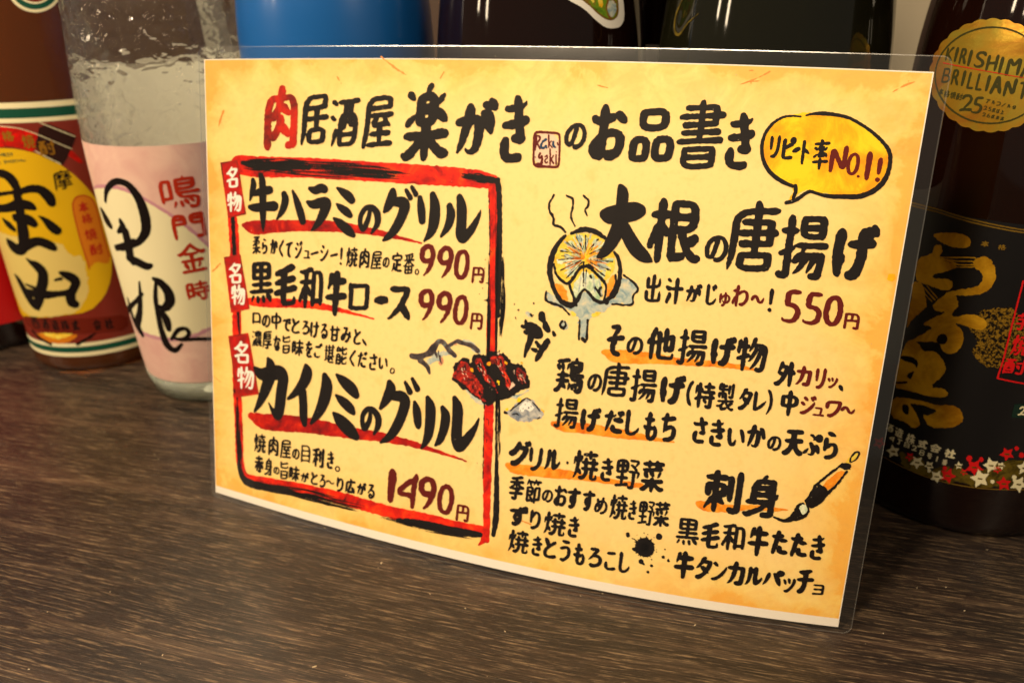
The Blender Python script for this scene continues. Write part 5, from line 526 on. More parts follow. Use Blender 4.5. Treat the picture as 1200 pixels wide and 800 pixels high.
{"n":"drawing_streaks","l":"dark charred lines across the meat drawing","m":"ink_black","z":5,"t":[[[158.15,81.02,0.11],[159.89,79.7,0.07]],[[131.05,80.28,0.13],[132.35,79.39,0.08]],[[139.99,80.82,0.15],[141.4,79.36,0.07]],[[156.73,83.37,0.23],[157.73,81.88,0.1]],[[135.15,76.21,0.11],[136.53,73.98,0.08]],[[156.67,82.26,0.2],[157.74,81.31,0.08]],[[138.14,83.81,0.23],[139.08,83.11,0.14]],[[148.88,84.52,0.15],[149.44,83.55,0.13]],[[138.23,84.76,0.22],[138.65,83.99,0.07]],[[145.11,74.36,0.27],[146.41,73.19,0.13]],[[132.22,81.03,0.15],[133.13,78.9,0.09]],[[136.21,75.06,0.27],[137.34,73.26,0.06]],[[139.33,72.48,0.2],[140.48,71.58,0.07]],[[149.3,82.07,0.2],[150.75,81.16,0.08]],[[141.4,71.59,0.2],[142.74,70.13,0.14]],[[156.73,81.8,0.2],[157.72,80.9,0.08]],[[140.49,82.18,0.17],[141.89,80.19,0.1]],[[147.29,88.21,0.25],[148.53,86.92,0.06]],[[143.37,78.69,0.17],[144.28,76.41,0.09]],[[157.84,82.02,0.25],[159.49,80.39,0.11]],[[145.04,75.52,0.12],[145.49,74.41,0.09]],[[139.13,84.88,0.16],[140.45,84.17,0.12]],[[137.93,84.55,0.16],[138.68,83.7,0.08]],[[148.39,82.65,0.19],[149.19,80.83,0.11]],[[138.83,84.08,0.12],[140.53,82.42,0.1]],[[150.47,83.51,0.13],[151.72,81.58,0.07]],[[155.78,83.36,0.26],[156.67,82.32,0.12]],[[147.61,87.09,0.26],[148.47,85.28,0.12]],[[129.51,81.56,0.23],[130.83,80.49,0.12]],[[143.59,78.49,0.15],[144.93,76.97,0.05]],[[144.2,78.75,0.26],[145.33,77.96,0.05]],[[147.47,85.03,0.12],[148.94,83.42,0.08]],[[152.05,82.04,0.1],[152.59,81.3,0.13]],[[153.16,79.69,0.21],[154.73,78.28,0.05]],[[157.08,80.41,0.19],[158.3,79.24,0.12]],[[154.99,82.55,0.13],[156.65,81.39,0.1]],[[147.99,82.83,0.19],[149.31,81.96,0.12]],[[141.46,72.78,0.23],[142.46,71.98,0.09]],[[146.09,75.9,0.23],[147.19,74.24,0.12]],[[139.81,80.74,0.28],[140.53,79.07,0.12]],[[137.99,83.44,0.15],[138.71,82.36,0.12]],[[136.62,77.71,0.26],[137.46,76.17,0.14]],[[137.6,84.56,0.18],[138.98,82.8,0.13]],[[153.35,80.3,0.13],[155.11,78.85,0.1]],[[155.36,82.6,0.14],[156.28,81.8,0.13]],[[154.12,84.0,0.19],[155.11,82.57,0.1]],[[150.42,83.44,0.21],[151.01,82.77,0.07]],[[145.44,74.29,0.13],[146.24,73.52,0.09]],[[147.82,87.47,0.23],[148.98,85.29,0.07]],[[157.58,83.14,0.25],[159.34,81.64,0.08]],[[142.72,80.89,0.12],[144.59,79.33,0.06]],[[157.84,82.59,0.11],[158.95,81.76,0.07]],[[139.59,73.1,0.23],[140.84,71.87,0.11]],[[159.17,80.98,0.16],[159.78,79.57,0.08]],[[137.51,73.46,0.15],[138.35,71.87,0.06]],[[155.74,83.18,0.14],[156.48,82.29,0.05]],[[147.55,86.5,0.15],[148.1,85.7,0.08]],[[157.28,83.56,0.11],[158.23,83.05,0.11]],[[135.99,74.67,0.22],[136.68,73.29,0.06]],[[144.06,77.73,0.2],[145.38,76.45,0.13]],[[143.01,80.11,0.26],[143.92,78.94,0.1]],[[145.56,74.89,0.2],[146.85,72.73,0.06]],[[139.58,72.63,0.24],[140.87,70.51,0.1]],[[159.62,79.83,0.22],[160.98,78.98,0.08]],[[145.25,87.48,0.18],[146.41,85.83,0.11]],[[137.18,84.22,0.25],[137.9,83.13,0.12]],[[135.39,78.2,0.16],[135.75,77.36,0.09]],[[156.28,83.48,0.17],[158.13,82.29,0.06]],[[151.89,79.63,0.26],[153.28,77.61,0.13]],[[158.47,82.04,0.17],[159.74,80.37,0.06]],[[137.96,84.26,0.22],[139.93,82.52,0.08]],[[159.26,80.19,0.17],[160.1,78.97,0.11]],[[144.85,77.08,0.15],[145.47,75.7,0.06]],[[140.42,72.69,0.12],[142.46,71.45,0.11]],[[146.19,88.25,0.19],[147.37,87.53,0.09]]],"rough":0.25,"st":0},
{"n":"drawing_streaks","l":"bright red lines across the meat drawing","m":"ink_red","z":4,"t":[[[158.06,79.67,0.18],[158.87,79.21,0.15]],[[142.74,80.19,0.3],[143.71,79.68,0.12]],[[141.76,79.06,0.18],[142.46,78.69,0.12]],[[139.06,74.8,0.19],[140.23,73.78,0.12]],[[135.16,76.75,0.19],[135.88,75.6,0.06]],[[143.16,79.9,0.27],[144.6,78.68,0.09]],[[130.11,81.58,0.18],[131.0,80.16,0.09]],[[143.47,78.41,0.13],[143.82,77.58,0.13]],[[146.96,75.14,0.18],[148.04,73.66,0.09]],[[138.92,74.9,0.15],[139.63,73.88,0.14]],[[135.1,76.14,0.16],[135.52,75.32,0.12]],[[159.43,80.38,0.19],[160.34,79.59,0.12]],[[156.96,82.53,0.14],[157.31,81.71,0.14]],[[157.53,81.97,0.2],[158.05,80.83,0.1]],[[137.79,82.94,0.16],[138.81,81.49,0.11]],[[139.5,84.46,0.22],[141.03,83.13,0.12]],[[149.9,81.28,0.13],[151.1,80.39,0.12]],[[142.55,78.99,0.23],[143.36,77.63,0.13]],[[139.89,80.57,0.15],[141.16,79.74,0.07]],[[155.89,84.06,0.14],[157.49,82.89,0.08]],[[155.81,82.61,0.29],[156.76,81.58,0.08]],[[132.22,80.5,0.24],[133.32,79.52,0.07]],[[152.09,80.65,0.15],[152.97,79.72,0.14]],[[149.03,83.26,0.23],[149.92,82.74,0.1]],[[141.18,80.69,0.15],[142.6,79.17,0.14]],[[141.07,79.97,0.14],[141.83,78.48,0.07]],[[141.43,79.72,0.21],[142.08,79.1,0.12]],[[150.89,81.65,0.22],[152.11,81.0,0.12]],[[148.64,87.11,0.3],[149.47,85.53,0.13]],[[141.57,78.5,0.19],[143.11,77.6,0.15]],[[150.34,82.5,0.27],[151.23,81.4,0.15]],[[150.71,81.5,0.25],[151.24,80.24,0.07]],[[142.76,78.32,0.21],[143.1,77.66,0.15]],[[140.5,82.06,0.27],[141.27,81.58,0.13]]],"rough":0.25,"st":0},
{"n":"drawing_streaks","l":"tiny pale glints across the meat drawing","m":"ink_pink","z":6,"t":[[[130.33,81.97,0.08],[130.67,81.3,0.07]],[[147.26,88.44,0.07],[148.37,87.77,0.07]],[[159.31,80.83,0.13],[159.9,80.1,0.05]],[[130.43,79.9,0.14],[131.51,79.16,0.07]],[[146.68,85.16,0.09],[147.27,84.54,0.07]],[[154.42,84.1,0.13],[154.87,83.06,0.04]],[[147.26,84.66,0.1],[147.74,83.79,0.06]],[[132.31,79.74,0.13],[133.36,78.63,0.06]],[[148.94,82.95,0.09],[149.42,82.15,0.04]],[[147.78,86.24,0.13],[148.26,85.43,0.04]],[[138.68,84.82,0.13],[138.96,84.09,0.04]],[[138.4,72.64,0.07],[138.9,71.71,0.04]],[[159.67,80.48,0.13],[160.05,79.89,0.07]],[[140.76,82.1,0.07],[141.25,81.81,0.07]],[[140.98,81.3,0.08],[141.48,80.96,0.06]],[[158.89,81.75,0.1],[159.25,81.34,0.07]],[[146.12,87.71,0.12],[146.64,86.62,0.04]],[[157.81,81.2,0.07],[158.39,80.59,0.05]],[[140.76,82.1,0.14],[141.39,81.18,0.07]],[[147.64,85.23,0.12],[148.19,84.9,0.07]],[[150.82,82.22,0.08],[151.35,81.01,0.05]],[[130.05,81.52,0.12],[130.82,80.55,0.05]],[[131.32,81.98,0.14],[131.98,80.88,0.04]],[[142.62,78.94,0.07],[143.11,78.13,0.06]],[[157.39,82.65,0.16],[158.69,81.79,0.03]],[[131.01,81.23,0.07],[131.61,80.59,0.04]],[[157.45,82.14,0.13],[157.98,81.4,0.07]],[[132.12,79.65,0.06],[132.44,79.16,0.04]],[[145.23,74.96,0.07],[145.94,73.89,0.04]],[[152.4,76.96,0.08],[153.35,75.93,0.07]],[[146.69,85.11,0.07],[147.26,84.07,0.06]],[[131.64,78.05,0.15],[132.43,76.97,0.05]],[[136.3,76.55,0.06],[136.95,75.51,0.04]],[[157.34,81.48,0.11],[157.9,80.98,0.07]],[[157.86,83.46,0.08],[158.21,82.64,0.08]],[[137.56,83.74,0.14],[138.06,83.45,0.03]],[[140.75,80.45,0.14],[141.68,79.75,0.05]],[[156.83,82.51,0.07],[157.21,82.04,0.07]],[[154.05,83.53,0.12],[154.72,82.69,0.07]],[[150.27,81.44,0.07],[151.26,80.65,0.04]],[[154.47,83.18,0.13],[155.1,82.16,0.04]],[[143.02,78.88,0.14],[143.87,77.7,0.06]],[[143.88,76.0,0.09],[144.2,75.46,0.06]],[[137.32,75.15,0.08],[138.07,74.31,0.05]],[[156.78,80.83,0.06],[157.06,80.11,0.04]],[[132.37,80.87,0.08],[132.89,79.81,0.06]]],"rough":0.15,"st":0},
{"n":"wash","l":"pale highlights of the meat drawing","m":"ink_pink","z":4,"f":[[[153.96,79.45],[155.66,78.52],[153.74,75.93],[152.93,76.28]],[[137.96,83.73],[138.33,83.89],[140.16,81.67],[139.8,81.38]],[[157.3,83.39],[158.61,82.99],[158.06,82.33]],[[146.23,90.64],[147.02,90.45],[146.69,88.95],[146.01,89.22]]],"rough":0.35},
{"n":"wash","l":"yellow fat spots of the meat drawing","m":"ink_bubble","z":4,"f":[[[133.82,82.6],[135.48,82.52],[136.0,80.82],[134.32,81.19]],[[141.89,86.29],[143.52,86.21],[143.09,84.4],[141.74,84.81]],[[149.48,87.57],[151.03,86.9],[150.98,85.73],[149.65,86.14]],[[146.95,79.07],[148.6,78.71],[148.17,76.9]]],"rough":0.3},
{"n":"drawing_smoke","l":"dark grey smoke curls beside the meat drawing","m":"ink_smoke","z":2,"t":[[[105.39,84.12,0.51],[109.21,83.67,1.41],[113.05,85.95,1.65],[116.06,89.32,1.64],[117.46,91.88,1.13],[119.78,92.15,0.88],[122.09,89.44,0.88],[126.44,86.4,0.62]],[[110.01,82.56,1.02],[113.63,80.6,0.89],[114.96,77.75,0.32]],[[119.18,85.5,0.63],[119.77,83.18,0.5],[121.63,81.62,0.25]],[[123.28,90.77,0.44],[126.33,93.21,0.87],[129.73,92.43,1.36],[133.72,92.02,1.36],[136.57,90.02,0.74]],[[116.66,86.99,0.51],[117.92,84.75,0.32]]],"rough":0.9,"st":0},
{"n":"wash","l":"pinkish smoke stains","m":"ink_rust","z":1,"f":[[[118.31,84.2],[120.44,86.25],[121.56,82.21],[119.64,81.36]],[[124.53,91.51],[126.36,92.92],[127.15,91.82],[125.32,90.42]]],"rough":0.5},
{"n":"wash","l":"pale grey heap of salt beside the meat drawing","m":"ink_grey","z":2,"f":[[[153.01,65.9],[155.25,68.57],[158.1,71.32],[161.01,73.49],[164.88,72.61],[167.71,69.86],[170.43,67.96],[167.57,65.79],[162.16,63.8],[157.11,63.6]]],"rough":0.7},
{"n":"wash","l":"white top of the heap of salt","m":"ink_white","z":3,"f":[[[158.24,70.18],[161.11,72.64],[164.37,71.67],[165.87,69.58],[161.65,68.08],[157.95,67.23]]],"rough":0.6},
{"n":"drawing_outline","l":"dotted outline of the heap of salt","m":"ink_black","z":5,"t":[[[154.76,67.33,0.18],[155.87,68.66,0.3],[157.06,69.42,0.18],[158.17,70.75,0.3],[159.87,72.45,0.24],[161.3,73.65,0.3],[163.27,72.95,0.18]],[[164.3,72.24,0.18],[166.72,70.29,0.24],[167.78,69.29,0.18]],[[152.34,66.09,0.49],[153.32,65.94,0.36]],[[155.59,65.7,0.18],[157.4,66.56,0.24],[158.75,65.89,0.18]],[[161.0,70.88,0.18],[161.07,70.83,0.18]],[[162.72,69.69,0.18],[162.79,69.64,0.18]],[[160.27,69.03,0.18],[160.34,69.04,0.18]],[[163.89,70.44,0.18],[163.95,70.45,0.18]],[[161.83,71.87,0.18],[161.89,71.88,0.18]],[[159.13,67.99,0.18],[159.19,68.0,0.18]],[[167.27,65.74,0.24],[168.12,66.45,0.24]]],"rough":0.2,"st":0},
{"n":"wash","l":"orange stains round the heap of salt","m":"ink_bubble","z":1,"f":[[[157.0,72.61],[158.52,73.13],[158.72,71.41],[157.48,71.23]],[[152.17,67.53],[153.36,68.29],[153.53,66.85]],[[167.64,70.42],[169.92,69.61],[169.78,68.15],[168.19,68.48]],[[156.76,87.94],[158.35,87.86],[157.89,86.36]]],"rough":0.6},
{"n":"wash","l":"orange handle of the painted brush","m":"ink_orange","z":2,"f":[[[282.77,58.21],[288.48,65.29],[290.48,64.57],[288.09,60.03],[285.2,56.03]]],"rough":0.2},
{"n":"wash","l":"yellow loop at the end of the painted brush","m":"ink_yellow","z":2,"f":[[[289.68,68.73],[291.06,70.91],[293.68,73.52],[293.32,70.89],[292.07,69.16],[290.76,67.85]]],"rough":0.2},
{"n":"wash","l":"white bristle highlight of the painted brush","m":"ink_pale","z":6,"f":[[[275.8,47.81],[277.16,49.37],[278.62,48.75],[279.11,46.64],[277.77,44.86],[276.86,45.8]]],"rough":0.2},
{"n":"drawing_outline","l":"black ferrule and outline of the painted brush","m":"ink_black","z":5,"t":[[[267.17,42.27,0.29],[269.07,41.58,0.46],[271.49,41.43,0.58],[273.72,42.61,0.91],[274.98,45.04,1.07],[276.28,45.7,1.24]],[[277.13,49.58,0.37],[275.52,48.42,0.58],[274.81,46.32,0.49]],[[278.51,49.6,0.33],[279.31,47.99,0.37],[279.22,45.78,0.49],[277.53,43.72,0.5],[274.91,42.6,0.58]],[[278.52,50.92,0.9],[279.73,50.7,1.64],[281.66,53.66,2.12],[282.94,55.63,1.7]],[[283.87,54.49,1.22],[281.95,51.53,1.43],[280.31,49.26,0.9]],[[281.45,57.98,0.49],[282.7,57.33,0.57],[284.88,55.54,0.57]],[[280.43,56.93,0.49],[278.2,50.43,0.33]],[[280.37,57.35,0.45],[284.31,62.38,0.36],[288.88,67.73,0.32]],[[285.32,55.18,0.49],[287.86,58.9,0.36],[290.78,65.06,0.32]],[[289.0,66.89,0.72],[290.51,66.95,1.19],[291.34,67.74,0.4]],[[291.34,69.03,0.24],[291.25,70.94,0.28],[292.62,73.11,0.32],[293.86,73.55,0.31],[293.89,72.06,0.24],[293.07,69.99,0.24],[291.72,68.97,0.2]],[[288.91,67.52,0.32],[291.34,66.45,0.4]]],"rough":0.2,"st":0},
{"n":"paper_stain","l":"faint orange brown scratches printed on the paper","m":"ink_stain","z":1,"t":[[[78.88,210.51,0.3],[83.47,207.32,0.41],[86.8,205.2,0.37],[90.93,203.1,0.22]],[[234.09,202.99,0.19],[239.16,205.03,0.28],[244.04,207.94,0.15]],[[236.48,204.01,0.15],[240.79,204.49,0.18]],[[285.66,202.87,0.16],[288.95,205.3,0.24],[291.83,206.57,0.13]],[[1.43,113.69,0.26],[5.48,117.57,0.34]],[[8.1,187.56,0.26],[6.52,183.81,0.38],[5.7,180.04,0.19]],[[59.17,202.22,0.19],[61.32,199.33,0.23]],[[0.46,61.85,0.23],[4.37,59.3,0.37]],[[165.4,22.42,0.19],[169.37,21.71,0.26]],[[269.98,144.08,0.15],[271.89,143.08,0.18]],[[177.04,200.62,0.14],[181.5,199.77,0.21]],[[108.1,204.33,0.15],[106.79,201.85,0.19]]],"rough":0.3,"st":0},
{"n":"paper_stain","l":"orange spots at the right margin of the paper","m":"ink_bubble","z":1,"f":[[[293.36,140.54],[295.42,141.46],[296.5,139.78],[295.34,138.37],[293.63,138.73]]],"rough":0.3}
]
LABELS={
"pink":[
{"n":"label_ground","m":"ink_cream","z":1,"f":[[[-68.97,131.93],[-52.85,136.97],[-34.28,138.36],[-21.23,132.15],[-10.23,122.96],[-1.28,113.3],[6.11,103.15],[20.5,81.0],[15.33,51.5],[-2.33,53.91],[-12.7,49.61],[-25.34,47.56],[-39.83,48.15],[-55.47,50.03],[-69.16,66.04],[-69.02,103.28]]],"rough":0.8},
{"n":"label_arc","l":"thin mauve arcs across the pink label","m":"ink_mauve","z":2,"t":[[[-68.99,132.69,0.17],[-52.4,137.81,1.19],[-34.06,139.13,1.05],[-21.06,132.91,0.95],[-10.05,123.92,0.92],[-1.1,114.27,0.93],[6.18,103.55,0.96]],[[-56.08,48.93,1.14],[-40.19,46.95,1.31],[-25.59,46.42,1.11],[-12.98,48.06,1.04],[-2.21,52.33,1.02]]],"st":0,"rough":0.2},
{"n":"calligraphy","l":"large flowing black calligraphy on the pink label","m":"ink_black","z":4,"t":[[[-49.42,129.33,1.11],[-45.78,136.18,1.78],[-36.64,142.53,1.73],[-29.03,141.44,1.99],[-24.35,133.84,2.52],[-23.19,123.31,2.93],[-24.58,114.5,2.6],[-29.83,108.34,1.9],[-37.98,104.63,1.63],[-46.22,101.86,1.35]],[[-58.34,121.93,2.62],[-55.35,118.09,4.36],[-51.48,115.17,2.39]],[[-40.03,119.37,1.41],[-39.11,115.52,2.57],[-44.87,112.2,1.03]],[[-38.65,113.58,2.79],[-38.7,106.57,3.05],[-39.88,99.31,3.14],[-38.94,95.32,2.4]],[[-52.02,101.43,1.86],[-40.65,104.71,2.18],[-33.77,108.06,1.76]],[[-41.75,97.0,2.0],[-35.47,95.72,2.97],[-29.83,93.11,2.59],[-26.51,94.32,1.05]],[[-37.84,82.95,0.72],[-40.27,73.0,1.52],[-45.42,61.13,2.53],[-52.7,52.64,3.39],[-50.17,46.96,2.55]],[[-55.99,68.5,1.11],[-56.84,61.6,2.3],[-57.2,53.61,3.15],[-53.13,47.97,2.07]],[[-69.36,55.98,2.36],[-48.82,66.99,1.5],[-37.88,75.5,0.97]],[[-27.19,85.8,1.28],[-23.8,84.04,2.5],[-20.44,78.81,2.88],[-20.14,72.43,3.11],[-24.36,66.99,2.36],[-29.08,68.26,1.33]],[[-26.33,83.95,1.06],[-29.49,73.18,1.55],[-30.23,63.39,1.81],[-31.03,52.29,2.08],[-29.89,42.27,2.79],[-25.05,38.74,1.79],[-19.78,43.84,0.86]],[[-27.01,64.71,1.75],[-25.39,59.33,2.84],[-25.73,53.79,1.76]],[[-25.44,47.1,1.11],[-19.83,53.91,1.49],[-14.75,54.42,1.24],[-13.54,50.34,1.25],[-18.24,46.52,1.28],[-23.18,47.64,1.09]],[[-19.25,46.54,1.07],[-11.22,47.02,1.24],[2.02,45.21,1.24]]],"st":0,"rough":0.15},
{"n":"lettering","l":"red vertical characters on the pink label","m":"ink_label_red","z":4,"c":[["鳴",-12.96,126.4,7.02,145.06,0.813],["門",-10.44,108.57,6.34,124.05,0.838],["金",-11.19,88.35,4.08,107.38,0.86],["時",-10.31,71.39,2.5,83.86,0.886]]}
],
"hozan":[
{"n":"label_ground","m":"ink_label_redbrown","z":1,"f":[[[-72.74,164.41],[-73.99,162.75],[-29.46,167.93],[-8.31,169.64],[9.3,170.62],[24.38,170.89],[20.95,109.59],[23.04,57.36],[16.65,-8.51],[-19.2,-4.03],[-55.83,-2.96],[-72.66,9.07],[-69.82,42.71]]]},
{"n":"label_stripe","m":"ink_cream","z":2,"f":[[[-73.46,167.87],[-27.19,175.41],[-6.63,176.54],[10.94,177.58],[26.28,178.2],[24.67,170.14],[9.22,170.28],[-8.39,169.3],[-29.57,167.59],[-73.28,160.13]]]},
{"n":"label_stripe","m":"ink_green","z":3,"f":[[[-73.4,165.3],[-28.08,172.45],[-7.32,173.69],[10.3,174.87],[25.54,175.37],[24.82,172.62],[9.64,172.07],[-8.02,170.82],[-29.04,169.3],[-73.33,162.29]]]},
{"n":"label_ground","l":"round yellow middle of the label","m":"ink_yellow_label","z":2,"f":[[[-72.97,147.09],[-54.29,150.56],[-34.72,151.61],[-23.73,150.98],[-12.92,147.59],[-4.61,141.98],[1.85,134.85],[6.78,127.17],[11.49,117.34],[14.14,105.13],[14.65,91.03],[12.26,76.26],[8.96,63.49],[2.42,52.32],[-8.39,43.71],[-27.19,42.61],[-74.21,35.04],[-73.98,49.05],[-73.94,67.45],[-73.75,91.75],[-72.86,113.61]]]},
{"n":"label_ground","l":"pale vertical middle of the yellow label","m":"ink_cream_label","z":3,"f":[[[-74.17,97.95],[-34.4,95.42],[-14.53,92.97],[-10.93,82.66],[-3.44,81.64],[-4.5,61.24],[-10.87,48.51],[-19.42,43.0],[-62.07,38.61],[-74.23,60.37],[-74.16,77.49]]],"rough":0.6},
{"n":"label_ribbon","l":"red ribbon across the top of the label","m":"ink_tag_red","z":4,"f":[[[-73.32,161.86],[-40.74,164.58],[-30.59,164.32],[-20.34,163.31],[-10.86,159.22],[4.95,148.36],[9.77,140.24],[7.82,139.14],[1.23,146.35],[-12.92,157.32],[-30.73,163.89],[-34.33,152.77],[-23.56,151.59],[-14.41,148.12],[-3.29,140.76],[-10.07,146.05],[-23.43,152.03],[-45.75,152.52],[-73.04,149.71]]]},
{"n":"label_ribbon","l":"red ribbon across the top of the label","m":"ink_tag_red","z":4,"f":[[[-73.33,162.29],[-40.56,165.02],[-30.51,164.58],[-20.3,163.48],[-11.49,159.87],[-14.41,148.12],[-23.43,152.03],[-34.27,152.94],[-73.06,150.59]]]},
{"n":"label_block","l":"dark brown block holding gold characters","m":"ink_brown","z":5,"f":[[[-7.47,166.65],[8.7,157.45],[8.78,154.93],[-0.88,140.68],[-3.06,140.01],[-14.88,148.86]]]},
{"n":"label_line","l":"thin pale lines of the ribbon","m":"ink_cream","z":6,"t":[[[-40.74,164.58,0.25],[-30.54,164.49,0.22],[-20.34,163.31,0.21],[-11.56,159.61,0.21],[5.07,148.89,0.21]],[[-8.08,165.74,0.25],[8.38,156.06,0.26]],[[-14.49,149.46,0.25],[-2.89,140.72,0.25]]],"st":0},
{"n":"lettering","l":"gold characters on the ribbon","m":"ink_gold_dark","z":7,"c":[["格",-31.02,155.18,-23.82,161.71,0.398],["焼",-20.17,150.95,-13.12,159.21,0.38],["酎",-11.9,146.13,-3.28,155.39,0.376]]},
{"n":"lettering","l":"small dark green capitals at the top of the label","m":"ink_green","z":6,"c":[["N",-35.88,146.54,-33.62,148.69,0.286],["E",-33.42,146.58,-31.65,148.72,0.281],["S",-31.27,146.6,-29.37,148.73,0.275],["T",-29.18,146.6,-27.34,148.73,0.271],["E",-39.26,141.94,-37.27,143.95,0.299],["S",-34.85,142.43,-32.83,144.24,0.286],["H",-32.37,142.65,-30.44,144.45,0.279],["O",-30.0,142.84,-27.95,144.63,0.274],["C",-27.69,143.19,-25.88,144.79,0.27],["H",-25.47,143.33,-23.54,144.94,0.266],["U",-23.14,143.46,-21.09,145.06,0.263]]},
{"n":"calligraphy","l":"heavy black upper character","m":"ink_black","z":6,"t":[[[-42.51,136.23,2.12],[-36.91,136.03,2.98],[-32.78,132.94,3.63],[-31.39,127.9,2.86],[-29.52,124.49,1.51]],[[-46.85,122.78,1.39],[-37.73,124.3,1.02],[-29.25,125.42,1.69],[-22.37,127.16,2.33],[-16.61,126.17,2.98],[-13.62,121.3,3.51],[-13.28,117.52,2.47]],[[-52.99,113.31,2.64],[-41.3,114.42,2.58],[-32.59,117.63,3.32],[-26.13,116.7,3.16],[-24.25,115.25,1.84]],[[-32.19,123.72,2.51],[-32.74,117.15,3.32],[-34.12,109.53,3.0]],[[-49.23,106.53,0.99],[-45.6,103.51,2.79],[-42.15,100.9,1.77]],[[-37.69,108.43,2.91],[-29.66,107.7,3.86],[-27.0,105.29,2.85]],[[-34.42,108.56,3.01],[-35.32,99.85,4.3],[-38.06,90.88,3.63]],[[-22.41,109.69,0.46],[-19.63,107.47,1.82],[-16.54,102.47,3.26],[-14.68,100.2,3.07]],[[-51.29,92.54,1.57],[-48.91,89.37,4.26],[-43.23,86.51,3.9],[-35.81,91.01,3.13],[-26.81,94.12,2.89],[-20.78,90.8,3.37],[-19.02,88.92,2.23]]],"st":0,"rough":0.2},
{"n":"calligraphy","l":"heavy black lower character","m":"ink_black","z":6,"t":[[[-38.87,81.79,0.55],[-36.82,79.4,1.5],[-32.71,77.06,3.5],[-29.79,73.06,3.44],[-31.72,66.37,3.52],[-35.9,58.93,3.7],[-40.79,50.11,3.26],[-42.62,46.71,0.96]],[[-55.19,68.47,1.03],[-52.35,65.33,2.77],[-49.34,57.97,3.42],[-45.35,50.09,3.72],[-42.16,47.29,2.14]],[[-45.69,63.21,0.98],[-38.78,61.33,1.34]],[[-47.97,57.66,2.82],[-33.39,57.17,3.19],[-23.17,58.02,1.78],[-16.7,58.14,2.69]],[[-19.58,72.29,0.76],[-17.17,71.1,2.27],[-13.31,68.69,3.38],[-11.32,65.16,2.82],[-13.79,60.98,2.47],[-17.06,56.6,2.89],[-17.41,51.36,3.3],[-15.87,50.16,2.91]],[[-23.59,67.37,0.78],[-19.68,68.21,1.15]]],"st":0,"rough":0.2},
{"n":"lettering","l":"small black character right of the calligraphy","m":"ink_black","z":6,"c":[["摩",-9.1,124.74,1.25,137.2,0.429]]},
{"n":"label_cartouche","l":"orange rounded cartouche on the label","m":"ink_orange_label","z":4,"f":[[[0.19,120.31],[5.27,120.51],[9.1,118.45],[10.8,114.3],[10.62,93.65],[11.52,77.17],[8.9,73.66],[2.49,77.1],[-1.95,72.8],[-3.24,90.21],[-2.99,113.59]]],"rough":0.1},
{"n":"label_line","l":"red outline of the cartouche","m":"ink_label_red","z":5,"t":[[[-1.95,72.8,0.37],[-3.02,91.17,0.36],[-2.78,114.52,0.35],[-0.02,119.39,0.35],[4.86,120.58,0.35],[9.0,117.99,0.36],[10.58,113.37,0.36],[10.62,93.65,0.37],[11.3,78.26,0.38]]],"st":0},
{"n":"lettering","l":"small red vertical characters in the cartouche","m":"ink_label_red","z":6,"c":[["本",0.7,109.43,6.02,116.4,0.444],["格",0.7,102.04,6.89,108.62,0.449],["焼",0.11,91.2,7.19,98.84,0.455],["酎",0.86,80.93,8.46,88.68,0.462]]},
{"n":"label_band","l":"dark red band with small black characters","m":"ink_band","z":5,"f":[[[-65.38,38.25],[-27.63,40.94],[-4.97,38.94],[13.21,37.1],[11.74,25.85],[-7.31,28.2],[-30.6,30.06],[-61.13,29.11]]]},
{"n":"lettering","l":"small dark characters on the band","m":"ink_black","z":6,"c":[["西",-52.56,31.45,-44.39,40.27,0.596],["酒",-42.81,31.75,-36.52,39.63,0.525],["造",-34.95,31.82,-29.55,39.5,0.487],["株",-28.1,31.61,-22.72,39.16,0.463],["式",-21.31,31.33,-16.72,38.8,0.449],["会",-8.65,30.01,-3.46,37.9,0.438],["社",-1.62,29.08,3.6,36.94,0.441]]},
{"n":"label_sunrise","l":"glowing orange sunrise at the foot of the label","m":"ink_orange_label","z":3,"f":[[[-53.36,28.02],[-17.04,29.56],[-24.19,23.64],[-35.32,21.22],[-44.43,23.56]]],"rough":0.5},
{"n":"label_sunrise","l":"yellow heart of the sunrise","m":"ink_yellow","z":4,"f":[[[-46.56,28.99],[-20.75,29.75],[-27.45,26.46],[-34.05,25.52],[-40.86,26.25]]],"rough":0.5},
{"n":"label_line","l":"dark flourishes at the foot of the label","m":"ink_black","z":4,"t":[[[-55.13,28.18,1.24],[-48.59,23.97,1.35],[-40.2,20.77,1.2]],[[-20.9,21.25,1.02],[-14.51,24.54,1.0],[-8.25,28.04,0.79]]],"st":0,"rough":0.5},
{"n":"label_stripe","m":"ink_cream","z":3,"f":[[[-62.8,17.71],[-51.52,17.22],[-34.43,16.59],[-14.43,16.72],[4.49,19.0],[14.34,19.33],[12.02,8.65],[2.17,8.03],[-16.44,7.92],[-31.24,8.5],[-45.78,8.69],[-56.48,10.92]]]},
{"n":"label_stripe","m":"ink_green","z":4,"f":[[[-60.78,16.82],[-50.41,15.98],[-34.87,15.1],[-14.73,15.41],[4.15,17.4],[13.99,17.74],[13.18,14.01],[3.4,13.86],[-15.43,12.34],[-30.21,12.27],[-44.21,12.93],[-55.22,13.3]]]}
],
"hozan_neck":[
